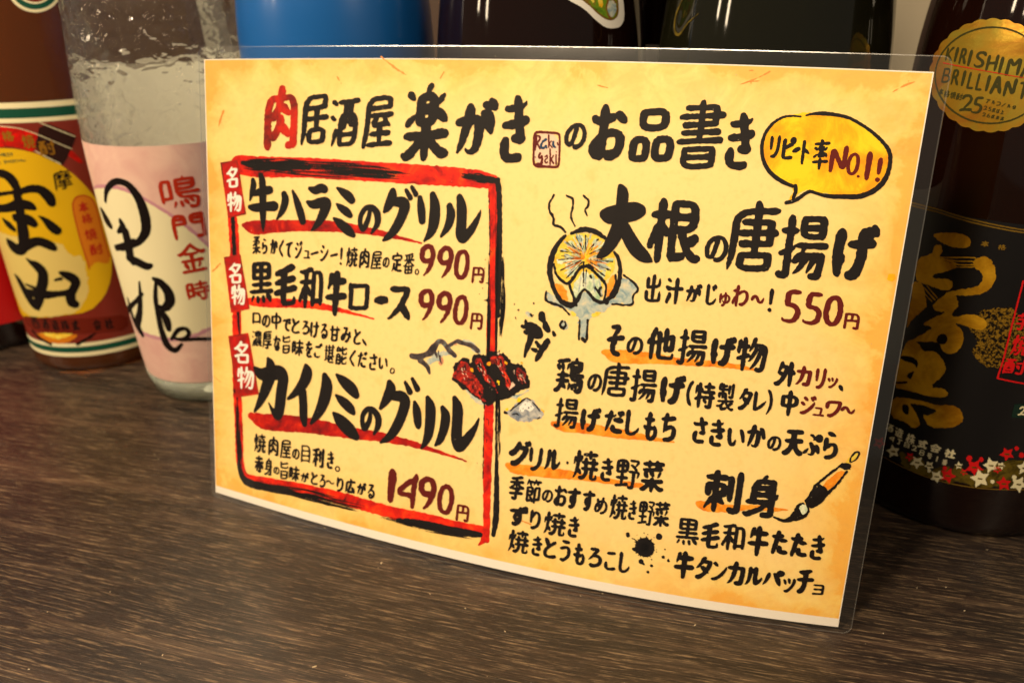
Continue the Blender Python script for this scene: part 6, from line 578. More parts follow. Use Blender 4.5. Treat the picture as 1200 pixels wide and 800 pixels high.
{"n":"badge_ground","m":"ink_cream","z":1,"f":[[[25.76,242.07],[24.69,239.15],[23.09,236.31],[21.04,233.67],[18.64,231.29],[15.95,229.24],[13.12,227.6],[10.21,226.42],[7.28,225.73],[4.45,225.54],[1.77,225.85],[-0.69,226.64],[-2.84,227.9],[-4.64,229.58],[-6.06,231.63],[-7.02,233.96],[-7.5,236.53],[-7.5,239.25],[-7.02,242.03],[-6.08,244.8],[-4.72,247.49],[-2.97,249.99],[-0.88,252.25],[1.49,254.23],[4.06,255.84],[6.79,257.05],[9.61,257.82],[12.45,258.13],[15.23,257.96],[17.89,257.32],[20.32,256.21],[22.44,254.65],[24.19,252.67],[25.44,250.36],[26.15,247.77],[26.25,244.97]]]},
{"n":"badge_ring","m":"ink_green","z":2,"f":[[[23.93,242.05],[22.98,239.43],[21.57,236.88],[19.75,234.49],[17.61,232.34],[15.2,230.49],[12.66,229.01],[10.02,227.94],[7.39,227.31],[4.83,227.13],[2.41,227.41],[0.2,228.12],[-1.76,229.25],[-3.39,230.77],[-4.67,232.62],[-5.54,234.73],[-5.97,237.06],[-5.98,239.51],[-5.55,242.03],[-4.71,244.53],[-3.48,246.95],[-1.89,249.23],[-0.01,251.28],[2.14,253.07],[4.47,254.53],[6.95,255.62],[9.5,256.32],[12.06,256.59],[14.57,256.44],[16.95,255.84],[19.13,254.83],[21.02,253.42],[22.56,251.63],[23.66,249.54],[24.27,247.19],[24.37,244.67]]]},
{"n":"badge_ground","m":"ink_cream","z":3,"f":[[[20.84,242.04],[20.09,239.91],[18.98,237.84],[17.54,235.91],[15.83,234.17],[13.91,232.67],[11.86,231.46],[9.74,230.59],[7.6,230.07],[5.51,229.92],[3.53,230.14],[1.72,230.71],[0.13,231.63],[-1.2,232.85],[-2.24,234.36],[-2.95,236.07],[-3.32,237.96],[-3.32,239.96],[-2.98,242.02],[-2.3,244.07],[-1.3,246.05],[-0.01,247.91],[1.53,249.58],[3.29,251.05],[5.2,252.24],[7.22,253.13],[9.3,253.68],[11.39,253.9],[13.43,253.76],[15.35,253.28],[17.08,252.43],[18.58,251.27],[19.79,249.81],[20.65,248.11],[21.13,246.21],[21.19,244.16]]]},
{"n":"badge_ring","m":"ink_label_redbrown","z":4,"f":[[[19.7,242.03],[19.02,240.09],[18.01,238.22],[16.7,236.45],[15.16,234.86],[13.43,233.5],[11.56,232.4],[9.62,231.6],[7.67,231.12],[5.77,230.98],[3.96,231.18],[2.32,231.7],[0.86,232.54],[-0.36,233.65],[-1.31,235.01],[-1.96,236.58],[-2.29,238.31],[-2.31,240.13],[-2.0,242.01],[-1.37,243.89],[-0.46,245.7],[0.72,247.4],[2.13,248.94],[3.73,250.26],[5.48,251.35],[7.33,252.16],[9.23,252.68],[11.14,252.87],[12.99,252.74],[14.73,252.28],[16.31,251.51],[17.67,250.45],[18.75,249.13],[19.52,247.57],[19.95,245.83],[20.01,243.97]]]}
],
"kiri":[
{"n":"label_line","l":"thin gold lines round the black label","m":"ink_gold_dim","z":2,"t":[[[-74.58,145.54,0.12],[-52.11,148.06,0.43],[-28.89,149.43,0.3],[-17.37,148.3,0.27],[-5.02,147.52,0.26],[5.41,146.88,0.25],[18.29,146.83,0.25]],[[-74.61,144.21,0.12],[-51.61,146.93,0.43],[-28.61,148.31,0.3],[-17.11,147.2,0.27],[-4.77,146.43,0.26],[5.66,145.8,0.25],[18.58,145.75,0.25]]],"st":0},
{"n":"label_line","l":"thin gold line at the foot of the black label","m":"ink_gold_dim","z":2,"t":[[[-26.36,27.82,0.2],[-16.4,27.56,0.19],[-7.62,27.26,0.24],[0.44,27.34,0.24],[8.13,27.65,0.23],[18.24,28.29,0.24],[28.76,28.87,0.25],[40.69,28.75,0.28],[76.34,18.47,0.08]]],"st":0},
{"n":"calligraphy","l":"gold brushed upper character on the black label","m":"ink_gold","z":4,"f":[[[-27.62,138.31],[-22.79,140.53],[-18.64,141.41],[-14.01,141.65],[-11.76,139.63],[-11.85,137.08],[-14.37,135.66],[-19.05,135.35],[-23.75,136.4]],[[-31.73,126.8],[-25.64,130.29],[-25.75,133.57],[-24.42,135.05],[-22.39,134.8],[-21.38,132.46],[-22.51,129.85],[-18.79,128.89],[-14.47,128.4],[-14.74,127.02],[-18.96,124.21],[-22.97,122.03],[-22.91,120.36],[-17.15,121.73],[-14.59,121.11],[-14.17,117.89],[-17.16,116.34],[-22.4,116.77],[-29.47,116.54],[-31.16,120.13]],[[-9.37,132.22],[-6.3,134.3],[-3.54,133.79],[-0.9,130.19],[0.06,125.91],[-0.72,121.22],[-3.8,118.25],[-7.88,116.78],[-12.77,115.59],[-15.43,114.14],[-16.44,115.88],[-10.6,118.87],[-6.04,121.01],[-4.21,123.72],[-4.5,126.24],[-6.01,128.17],[-8.28,128.62]],[[-20.46,108.43],[-19.09,110.95],[-14.94,117.33],[-12.22,115.75],[-10.14,111.61],[-12.18,107.6],[-11.2,105.83],[-5.17,109.57],[-0.02,108.47],[1.64,105.82],[0.6,103.2],[-3.76,103.12],[-10.84,104.21],[-6.8,101.59],[-5.0,97.24],[-5.88,92.06],[-8.72,89.02],[-11.95,90.09],[-14.26,93.6],[-24.44,89.79],[-25.95,89.92],[-18.54,97.1],[-18.38,99.29],[-22.25,98.62],[-21.92,100.17],[-14.0,107.73],[-18.06,106.43]],[[-31.62,115.81],[-26.73,117.44],[-22.32,107.8],[-23.78,105.18],[-28.05,98.6],[-29.19,93.77],[-30.11,102.16],[-30.32,109.23]]],"rough":0.25},
{"n":"calligraphy_dry_stroke","l":"dry gold bristle marks of the upper character","m":"ink_gold","z":5,"t":[[[-22.19,129.87,0.25],[-17.44,131.02,0.31],[-12.48,132.39,0.24],[-8.72,133.01,0.29]],[[-18.98,129.7,0.31],[-14.86,130.12,0.24],[-9.99,131.31,0.17],[-7.82,131.42,0.29]],[[-16.88,128.55,0.24],[-12.85,128.94,0.24],[-8.63,130.15,0.29]],[[-14.88,127.64,0.18],[-11.57,128.35,0.18],[-8.42,129.23,0.23]],[[-20.85,129.65,0.38],[-16.42,129.2,0.36],[-13.98,128.85,0.18]],[[-25.44,115.1,0.2],[-19.84,111.4,0.32]],[[-24.3,116.16,0.2],[-19.16,112.65,0.26]],[[-25.31,113.07,0.13],[-20.91,110.36,0.26]]],"st":0,"rough":0.12},
{"n":"calligraphy","l":"gold brushed lower character on the black label","m":"ink_gold","z":4,"f":[[[-24.23,91.3],[-21.22,94.99],[-16.8,100.14],[-15.84,97.28],[-20.43,91.52],[-23.59,90.08]],[[-27.75,88.77],[-24.49,90.83],[-21.27,89.16],[-19.4,86.95],[-15.25,88.88],[-10.99,86.4],[-8.88,82.77],[-9.39,78.93],[-13.38,71.45],[-7.58,73.27],[-5.32,71.08],[-7.18,68.54],[-13.07,67.02],[-21.76,66.34],[-29.06,64.46],[-29.63,73.56],[-28.73,83.12]],[[-28.77,59.84],[-17.62,63.54],[-8.13,64.39],[-3.74,66.37],[-0.09,65.69],[2.18,62.61],[2.23,58.82],[-1.41,55.32],[-9.32,52.28],[-13.64,57.5],[-11.11,57.8],[-7.61,61.91],[-13.95,62.04],[-18.41,60.85],[-20.09,60.47],[-14.54,55.53],[-13.32,51.33],[-15.85,48.97],[-19.73,50.72],[-27.11,49.4]]],"rough":0.25},
{"n":"calligraphy_counter","l":"dark openings between the gold strokes","m":"ink_black","z":5.5,"f":[[[-29.04,81.1],[-23.34,82.78],[-20.34,81.4],[-20.33,77.66],[-21.75,79.92],[-28.53,79.05]],[[-23.84,73.88],[-20.98,77.16],[-21.85,71.54],[-23.94,72.69]],[[-28.97,67.49],[-22.87,70.63],[-22.99,69.19],[-28.58,66.58]],[[-22.98,58.71],[-19.85,59.41],[-19.04,54.09],[-22.31,55.06]],[[-15.08,96.12],[-13.77,97.77],[-11.7,97.46],[-11.0,95.36],[-11.85,93.16],[-13.85,92.48],[-15.4,93.87]]],"rough":0.12},
{"n":"label_moon","l":"speckled gold moon on the black label","m":"ink_moon","z":2,"f":[[[18.44,103.55],[18.91,100.69],[18.88,97.88],[18.34,95.26],[17.32,92.92],[15.87,90.95],[14.06,89.46],[11.98,88.48],[9.71,88.06],[7.36,88.23],[5.03,88.95],[2.83,90.23],[0.84,92.0],[-0.84,94.19],[-2.14,96.74],[-2.99,99.51],[-3.38,102.4],[-3.25,105.26],[-2.65,107.96],[-1.6,110.39],[-0.17,112.44],[1.6,114.0],[3.61,115.01],[5.79,115.42],[8.06,115.22],[10.31,114.42],[12.46,113.06],[14.44,111.2],[16.14,108.93],[17.5,106.34]]],"rough":2.2},
{"n":"label_line","l":"red frame at the right side of the black label","m":"ink_neon_red","z":5,"t":[[[9.36,126.59,0.31],[9.75,112.26,0.32],[10.43,92.28,0.33],[10.3,83.11,0.34],[37.36,80.32,0.39]]],"st":0,"keep":1},
{"n":"lettering","l":"red vertical characters on the black label","m":"ink_neon_red","z":6,"c":[["芋",10.78,105.71,16.03,113.4,0.365],["焼",11.7,94.31,17.95,104.09,0.374],["酎",11.24,85.59,19.4,93.29,0.382]]},
{"n":"label_patch","l":"dark green patch on the black label","m":"ink_darkgreen","z":3,"f":[[[19.2,71.99],[31.91,74.04],[33.1,65.87],[19.48,65.6]]],"rough":0.05,"keep":1},
{"n":"lettering","l":"pale small digits on the green patch","m":"ink_cream","z":5,"c":[["2",21.44,66.83,24.19,71.36,0.601],["5",24.34,67.29,26.96,71.85,0.609]]},
{"n":"lettering","l":"white company characters on the black label","m":"ink_cream","z":5,"c":[["酒",-28.27,42.04,-24.23,46.13,0.459],["造",-23.43,41.55,-19.43,46.33,0.441],["株",-17.8,40.63,-13.73,46.11,0.424],["式",-12.4,40.86,-8.21,45.39,0.411],["会",-7.27,40.9,-2.71,45.71,0.402],["社",-1.1,40.2,3.24,45.04,0.396]]},
{"n":"lettering","l":"tiny white address line on the black label","m":"ink_cream","z":5,"c":[["4",-25.38,37.73,-22.77,40.76,0.256],["丁",-21.53,37.97,-19.05,41.0,0.248],["目",-17.87,38.05,-15.5,41.08,0.242],["2",-14.36,37.99,-12.08,41.03,0.237],["8",-10.85,37.25,-8.65,40.3,0.233],["号",-7.56,36.95,-5.4,40.01,0.229],["1",-4.33,36.55,-2.21,39.61,0.227],["番",-1.15,36.04,0.94,39.11,0.225]]},
{"n":"lettering","l":"two tiny gold characters on the black label","m":"ink_gold_dim","z":5,"c":[["本",-8.01,138.09,-5.36,140.64,0.262],["格",-2.08,137.83,0.66,140.26,0.256]]},
{"n":"label_leaves","l":"olive leaf pattern at the foot of the black label","m":"ink_olive","z":2,"f":[[[-18.47,34.38],[-14.63,33.5],[-11.8,36.66],[-8.01,34.54],[-5.21,31.54],[-3.01,33.87],[-0.66,32.7],[1.7,36.37],[3.19,34.11],[5.04,37.5],[8.25,34.32],[12.55,35.45],[14.53,37.95],[19.81,43.62],[24.52,45.47],[28.17,43.67],[35.29,46.28],[42.34,43.57],[47.88,28.16],[34.34,29.31],[23.31,28.99],[18.17,28.62],[8.06,27.98],[0.39,27.6],[-7.69,27.58],[-17.09,27.91]]],"rough":1.5},
{"n":"label_flower","l":"red blossoms at the foot of the black label","m":"ink_neon_red","z":4,"f":[[[22.37,38.73],[21.26,38.19],[21.15,36.67],[20.2,37.85],[18.95,37.73],[19.45,39.1],[18.76,40.49],[20.02,40.13],[20.82,41.12],[21.14,39.54]],[[9.7,34.38],[8.64,34.15],[8.25,32.86],[7.69,34.09],[6.59,34.24],[7.28,35.28],[7.05,36.6],[8.04,35.99],[8.94,36.73],[8.84,35.32]],[[-12.08,34.4],[-13.49,33.65],[-13.88,31.88],[-14.74,33.16],[-16.22,32.76],[-15.29,34.38],[-15.74,35.93],[-14.38,35.69],[-13.25,36.95],[-13.28,35.17]],[[39.97,40.58],[38.08,40.23],[38.07,38.27],[36.4,40.17],[34.46,40.35],[35.17,41.93],[34.06,43.93],[36.07,43.09],[37.37,44.13],[37.88,42.07]],[[15.15,37.87],[12.86,36.83],[12.45,33.84],[10.75,36.31],[8.33,36.07],[9.52,38.74],[8.45,41.59],[10.83,40.79],[12.61,42.7],[12.89,39.64]],[[5.85,31.92],[4.06,30.21],[4.1,27.26],[2.24,29.0],[0.1,27.99],[0.83,30.81],[-0.53,33.1],[1.74,33.18],[3.04,35.59],[3.73,32.76]],[[25.43,45.81],[23.32,45.7],[22.6,43.55],[21.45,45.97],[19.34,46.5],[20.67,48.14],[20.12,50.65],[22.07,49.3],[23.86,50.2],[23.73,47.8]],[[27.68,28.76],[25.29,29.86],[23.75,28.27],[23.35,31.01],[21.28,32.64],[23.29,33.42],[23.56,35.99],[25.25,33.66],[27.55,33.53],[26.5,31.47]],[[-26.19,34.84],[-28.23,33.02],[-28.54,30.57],[-30.24,31.63],[-32.7,30.24],[-31.56,32.83],[-32.78,34.46],[-30.3,35.03],[-28.66,37.34],[-28.28,35.1]],[[9.75,42.75],[9.66,41.58],[8.95,40.91],[8.05,41.14],[7.48,42.14],[7.58,43.32],[8.29,43.99],[9.19,43.76]],[[14.11,43.16],[14.04,42.19],[13.45,41.67],[12.69,41.9],[12.21,42.74],[12.29,43.72],[12.87,44.25],[13.63,44.01]],[[26.27,50.57],[26.2,49.73],[25.64,49.34],[24.9,49.64],[24.42,50.44],[24.48,51.28],[25.04,51.68],[25.78,51.38]],[[29.41,47.18],[29.34,46.14],[28.61,45.7],[27.66,46.09],[27.06,47.1],[27.13,48.14],[27.84,48.59],[28.79,48.2]],[[1.49,34.9],[1.4,33.99],[0.86,33.42],[0.18,33.53],[-0.25,34.26],[-0.16,35.18],[0.38,35.75],[1.06,35.63]]],"rough":0.15,"keep":1},
{"n":"label_flower","l":"cream blossoms at the foot of the black label","m":"ink_cream","z":4,"f":[[[23.25,41.13],[22.26,40.48],[22.31,38.99],[21.32,40.1],[20.2,39.82],[20.5,41.15],[19.79,42.4],[20.98,42.15],[21.64,43.25],[22.06,41.74]],[[6.86,36.33],[5.78,36.62],[5.01,35.69],[4.87,37.1],[3.88,37.67],[4.88,38.27],[5.05,39.63],[5.76,38.62],[6.84,38.81],[6.33,37.62]],[[-3.53,33.03],[-4.92,32.51],[-5.49,30.78],[-6.17,32.25],[-7.64,32.23],[-6.64,33.74],[-6.98,35.42],[-5.67,34.86],[-4.48,35.86],[-4.61,34.12]],[[40.16,32.01],[38.12,31.89],[37.85,29.9],[36.25,31.97],[34.18,32.37],[35.15,33.9],[34.15,36.14],[36.26,35.0],[37.75,35.91],[38.1,33.75]],[[20.66,38.32],[18.32,38.65],[17.08,36.53],[16.29,39.32],[14.08,40.38],[15.87,41.82],[15.74,44.63],[17.63,42.74],[19.78,43.34],[19.14,40.82]],[[17.83,36.38],[16.9,33.26],[18.59,30.16],[15.8,30.69],[14.17,28.11],[13.36,31.55],[10.73,32.92],[12.98,34.65],[12.98,38.09],[15.17,35.75]],[[1.25,29.49],[-0.42,28.21],[-0.55,25.74],[-1.98,27.3],[-3.87,26.57],[-3.06,28.91],[-4.07,30.97],[-2.12,30.85],[-0.89,32.82],[-0.5,30.37]],[[35.48,30.71],[32.98,29.99],[32.83,27.0],[30.59,29.74],[27.92,29.74],[28.92,32.27],[27.44,35.24],[30.2,34.15],[31.97,35.93],[32.67,32.76]],[[34.21,36.96],[31.67,38.46],[29.86,37.3],[29.65,39.94],[27.55,41.9],[29.8,42.24],[30.32,44.59],[31.9,42.11],[34.5,41.42],[33.14,39.72]],[[-7.55,32.84],[-9.55,31.78],[-10.15,29.21],[-11.35,31.13],[-13.51,30.64],[-12.19,33.0],[-12.91,35.35],[-10.86,34.85],[-9.22,36.66],[-9.23,34.05]],[[-19.19,31.91],[-21.43,31.56],[-22.97,29.18],[-23.43,31.54],[-25.57,31.85],[-23.53,33.8],[-23.29,36.37],[-21.63,35.13],[-19.44,36.29],[-20.35,33.74]],[[20.79,32.5],[20.73,31.71],[20.24,31.32],[19.6,31.55],[19.19,32.27],[19.25,33.06],[19.74,33.46],[20.38,33.22]],[[29.21,35.58],[29.15,34.7],[28.55,34.32],[27.77,34.66],[27.26,35.51],[27.32,36.38],[27.91,36.76],[28.69,36.43]],[[-4.38,31.19],[-4.45,30.46],[-4.89,29.98],[-5.44,30.03],[-5.77,30.59],[-5.7,31.32],[-5.26,31.8],[-4.72,31.75]]],"rough":0.15,"keep":1},
{"n":"label_line","l":"dark stamens of the blossoms","m":"ink_olive","z":5,"t":[[[19.81,38.88,0.35],[21.05,38.84,0.41]],[[7.53,34.81,0.34],[8.72,34.94,0.4]],[[-14.88,34.09,0.37],[-13.56,34.53,0.43]],[[35.99,41.54,0.38],[37.53,41.23,0.46]],[[10.82,38.32,0.34],[12.01,38.41,0.4]],[[1.93,31.0,0.35],[3.13,31.22,0.41]],[[21.63,47.33,0.35],[22.88,47.26,0.41]],[[24.1,31.84,0.36],[25.41,31.74,0.42]],[[-30.52,33.07,0.42],[-28.86,33.82,0.48]],[[20.83,41.05,0.35],[22.08,41.0,0.41]],[[4.94,37.47,0.34],[6.13,37.63,0.4]],[[-6.2,33.23,0.36],[-4.97,33.55,0.41]],[[36.02,33.37,0.39],[37.58,33.04,0.46]],[[16.86,40.58,0.34],[18.08,40.59,0.4]],[[14.24,33.07,0.35],[15.46,33.12,0.41]],[[-2.2,28.91,0.35],[-0.99,29.19,0.41]],[[30.38,31.81,0.37],[31.79,31.6,0.44]],[[30.55,40.49,0.37],[31.95,40.28,0.43]],[[-11.26,32.67,0.36],[-9.98,33.06,0.42]],[[-22.76,32.78,0.39],[-21.31,33.36,0.45]]],"st":0}
],
"kiri_badge":[
{"n":"badge_ground","m":"foil_gold","z":1,"f":[[[-0.07,203.75],[0.27,203.18],[0.56,202.61],[0.78,202.02],[0.91,201.43],[0.93,200.85],[0.86,200.28],[0.7,199.73],[0.5,199.2],[0.71,198.59],[0.87,197.98],[0.96,197.37],[0.94,196.79],[0.82,196.24],[0.6,195.73],[0.31,195.25],[-0.02,194.8],[0.05,194.18],[0.06,193.56],[-0.0,192.97],[-0.16,192.43],[-0.42,191.94],[-0.76,191.51],[-1.18,191.13],[-1.64,190.79],[-1.73,190.18],[-1.86,189.6],[-2.07,189.06],[-2.37,188.58],[-2.76,188.18],[-3.22,187.86],[-3.74,187.59],[-4.3,187.38],[-4.54,186.83],[-4.82,186.31],[-5.17,185.85],[-5.6,185.46],[-6.09,185.18],[-6.66,184.97],[-7.27,184.85],[-7.9,184.78],[-8.29,184.3],[-8.71,183.87],[-9.19,183.51],[-9.73,183.25],[-10.32,183.09],[-10.96,183.02],[-11.63,183.05],[-12.31,183.12],[-12.84,182.76],[-13.39,182.44],[-13.99,182.21],[-14.62,182.07],[-15.29,182.06],[-15.98,182.14],[-16.68,182.3],[-17.38,182.52],[-18.03,182.29],[-18.7,182.11],[-19.4,182.01],[-20.12,182.02],[-20.83,182.14],[-21.55,182.37],[-22.24,182.68],[-22.92,183.04],[-23.69,182.95],[-24.47,182.92],[-25.25,182.97],[-26.02,183.12],[-26.76,183.38],[-27.46,183.75],[-28.12,184.18],[-28.75,184.67],[-29.61,184.73],[-30.48,184.85],[-31.31,185.05],[-32.11,185.34],[-32.83,185.74],[-33.48,186.22],[-34.06,186.77],[-34.59,187.35],[-35.52,187.57],[-36.43,187.83],[-37.29,188.17],[-38.07,188.6],[-38.73,189.1],[-39.28,189.68],[-39.72,190.31],[-40.08,190.97],[-41.02,191.33],[-41.94,191.74],[-42.77,192.2],[-43.46,192.73],[-43.99,193.33],[-44.35,193.98],[-44.56,194.66],[-44.67,195.35],[-45.57,195.84],[-46.39,196.36],[-47.09,196.93],[-47.61,197.54],[-47.9,198.19],[-47.98,198.87],[-47.88,199.55],[-47.67,200.24],[-48.38,200.83],[-49.0,201.45],[-49.45,202.09],[-49.67,202.74],[-49.63,203.4],[-49.38,204.06],[-48.94,204.7],[-48.38,205.32],[-48.79,205.98],[-49.09,206.65],[-49.21,207.31],[-49.09,207.96],[-48.74,208.58],[-48.17,209.16],[-47.45,209.71],[-46.67,210.22],[-46.74,210.89],[-46.7,211.55],[-46.49,212.18],[-46.11,212.77],[-45.51,213.3],[-44.77,213.77],[-43.92,214.18],[-43.02,214.54],[-42.8,215.17],[-42.5,215.77],[-42.07,216.33],[-41.51,216.81],[-40.79,217.22],[-39.98,217.54],[-39.09,217.79],[-38.18,217.99],[-37.77,218.54],[-37.29,219.04],[-36.73,219.48],[-36.07,219.84],[-35.32,220.1],[-34.5,220.26],[-33.63,220.35],[-32.77,220.39],[-32.23,220.82],[-31.65,221.2],[-31.01,221.51],[-30.32,221.72],[-29.57,221.83],[-28.79,221.84],[-27.99,221.77],[-27.2,221.65],[-26.58,221.94],[-25.95,222.18],[-25.28,222.35],[-24.58,222.42],[-23.87,222.37],[-23.14,222.24],[-22.43,222.02],[-21.73,221.76],[-21.08,221.91],[-20.42,222.01],[-19.75,222.03],[-19.08,221.95],[-18.42,221.78],[-17.78,221.51],[-17.16,221.17],[-16.56,220.78],[-15.9,220.78],[-15.24,220.74],[-14.6,220.62],[-13.98,220.41],[-13.39,220.1],[-12.83,219.72],[-12.32,219.28],[-11.83,218.79],[-11.19,218.66],[-10.56,218.47],[-9.97,218.22],[-9.41,217.89],[-8.91,217.48],[-8.46,217.0],[-8.06,216.48],[-7.7,215.93],[-7.1,215.66],[-6.52,215.34],[-5.98,214.97],[-5.51,214.54],[-5.11,214.05],[-4.77,213.5],[-4.5,212.93],[-4.27,212.34],[-3.74,211.94],[-3.23,211.52],[-2.78,211.05],[-2.41,210.54],[-2.12,209.99],[-1.91,209.41],[-1.78,208.81],[-1.7,208.2],[-1.24,207.72],[-0.83,207.2],[-0.49,206.66],[-0.23,206.09],[-0.07,205.51],[-0.0,204.92],[-0.01,204.33]]],"keep":1},
{"n":"badge_ring","l":"dark oval ring on the gold badge","m":"ink_darkolive","z":3,"t":[[[-1.41,203.69,0.29],[-1.04,201.55,0.29],[-0.97,199.42,0.29],[-1.19,197.33,0.29],[-1.71,195.32,0.29],[-2.53,193.42,0.3],[-3.63,191.65,0.3],[-5.01,190.05,0.3],[-6.65,188.65,0.3],[-8.53,187.47,0.31],[-10.64,186.52,0.31],[-12.94,185.83,0.32],[-15.42,185.41,0.32],[-18.04,185.26,0.33],[-20.78,185.4,0.34],[-23.62,185.82,0.34],[-26.49,186.52,0.35],[-29.39,187.5,0.36],[-32.24,188.74,0.37],[-35.01,190.24,0.39],[-37.61,191.95,0.4],[-39.98,193.87,0.41],[-42.02,195.96,0.42],[-43.65,198.19,0.43],[-44.76,200.51,0.44],[-45.3,202.87,0.44],[-45.21,205.24,0.44],[-44.54,207.56,0.43],[-43.32,209.76,0.42],[-41.63,211.81,0.41],[-39.57,213.67,0.39],[-37.23,215.3,0.38],[-34.69,216.66,0.36],[-32.03,217.75,0.35],[-29.28,218.56,0.34],[-26.52,219.07,0.33],[-23.78,219.3,0.32],[-21.08,219.23,0.31],[-18.46,218.88,0.31],[-15.94,218.26,0.3],[-13.54,217.39,0.3],[-11.3,216.27,0.29],[-9.22,214.93,0.29],[-7.34,213.4,0.29],[-5.66,211.69,0.29],[-4.21,209.84,0.29],[-3.01,207.86,0.29],[-2.07,205.8,0.29],[-1.41,203.69,0.29]]],"st":0},
{"n":"badge_line","l":"red line across the gold badge","m":"ink_label_red","z":4,"t":[[[-41.61,205.56,0.21],[-29.56,204.69,0.18],[-17.8,203.58,0.16],[-7.57,202.33,0.15],[-3.73,201.93,0.15]]],"st":0},
{"n":"lettering","l":"upper dark green capitals on the gold badge","m":"ink_darkolive","z":4,"c":[["K",-41.29,206.25,-37.18,211.96,0.589],["I",-37.09,206.15,-34.94,211.86,0.563],["R",-34.07,205.54,-30.52,211.63,0.537],["I",-30.49,205.08,-28.5,211.25,0.521],["S",-27.57,204.79,-22.97,210.94,0.498],["H",-22.38,203.78,-18.38,210.04,0.478],["I",-17.93,203.21,-16.14,209.43,0.466],["M",-14.98,202.7,-10.37,209.13,0.453],["A",-9.88,202.18,-6.61,208.05,0.442]]},
{"n":"lettering","l":"lower dark green capitals on the gold badge","m":"ink_darkolive","z":4,"c":[["B",-40.34,198.12,-36.13,203.96,0.59],["R",-35.35,197.68,-31.47,203.78,0.554],["I",-31.05,197.66,-29.02,203.72,0.533],["L",-27.95,196.99,-25.21,203.32,0.514],["L",-24.33,196.76,-21.8,203.05,0.497],["I",-20.88,196.69,-19.16,202.73,0.484],["A",-18.72,195.91,-14.46,202.6,0.472],["N",-13.92,195.43,-10.11,202.12,0.458],["T",-9.16,194.88,-5.55,201.36,0.447]]},
{"n":"lettering","l":"small dark characters on the gold badge","m":"ink_darkolive","z":4,"c":[["本",-40.28,193.45,-37.92,196.07,0.215],["格",-37.37,192.83,-34.46,195.72,0.206],["焼",-34.17,192.71,-31.46,195.47,0.198],["酎",-31.18,192.47,-28.5,195.21,0.192],["2",-28.75,188.43,-23.55,195.2,0.463],["5",-24.12,188.23,-19.77,194.84,0.445]]},
{"n":"lettering","l":"tiny dark characters on the gold badge","m":"ink_darkolive","z":4,"c":[["ア",-19.05,192.65,-17.57,194.15,0.14],["ル",-17.09,192.37,-15.64,193.86,0.138],["コ",-15.18,192.08,-13.76,193.57,0.136],["ー",-13.31,191.79,-11.92,193.28,0.135],["ル",-11.47,191.49,-10.1,192.97,0.133],["分",-9.66,191.19,-8.32,192.67,0.132],["2",-19.25,190.03,-17.97,191.64,0.141],["5",-17.67,189.8,-16.41,191.41,0.139],["度",-16.11,189.57,-14.88,191.18,0.138],["以",-14.59,189.34,-13.38,190.94,0.137],["上",-13.09,189.1,-11.9,190.7,0.135],["2",-19.21,187.64,-17.87,189.16,0.142],["6",-17.51,187.44,-16.21,188.95,0.14],["度",-15.86,187.23,-14.57,188.74,0.138],["未",-14.23,187.01,-12.97,188.52,0.137],["満",-12.63,186.79,-11.39,188.29,0.136]]}
],
"dark":[
{"n":"sticker_ground","m":"ink_white","z":1,"f":[[[-1.64,242.59],[7.75,234.13],[12.62,229.82],[20.74,226.26],[27.47,220.87],[32.34,218.06],[36.86,217.38],[42.52,217.92],[45.89,221.28],[45.8,229.4],[40.96,246.79],[16.82,254.72]]],"rough":0.05},
{"n":"sticker_border","m":"ink_gold_dim","z":2,"f":[[[2.97,243.36],[12.5,234.93],[16.51,231.49],[22.79,227.97],[28.49,223.5],[33.4,221.17],[37.04,220.8],[40.7,222.33],[42.04,225.89],[40.47,234.74],[34.27,248.36],[16.87,253.1]]],"rough":0.05},
{"n":"sticker_picture","l":"green hills on the leaf shaped sticker","m":"ink_leafgreen","z":3,"f":[[[3.9,242.53],[13.47,234.92],[17.51,231.48],[23.3,228.39],[29.04,224.19],[33.99,221.78],[37.0,221.52],[39.66,222.8],[40.86,225.91],[39.07,234.75],[33.1,247.51],[16.9,252.29]]],"rough":0.05},
{"n":"sticker_picture","l":"grey blue patch on the leaf shaped sticker","m":"ink_greyblue","z":4,"f":[[[35.44,229.54],[39.52,228.6],[40.06,225.03],[37.88,222.4],[35.22,222.64],[33.75,226.04]]],"rough":0.3},
{"n":"sticker_picture","l":"yellow patch on the leaf shaped sticker","m":"ink_yellow","z":4,"f":[[[28.12,231.36],[31.71,229.58],[30.7,226.1],[28.9,227.0]],[[23.75,230.55],[26.52,229.65],[26.04,227.92]]],"rough":0.3}
],
"green":[
{"n":"label_edge","l":"dim greenish edge of a label on the back of the bottle","m":"ink_olive","z":1,"t":[[[-46.8,231.2,0.44],[-49.88,226.74,0.6],[-51.81,222.63,0.7],[-51.12,218.52,0.7],[-48.65,215.85,0.67],[-46.25,215.39,0.57],[-43.89,216.94,0.49],[-41.18,220.18,0.35],[-37.84,222.25,0.27],[-35.08,224.05,0.21]]],"st":0,"rough":0.2}
]
}

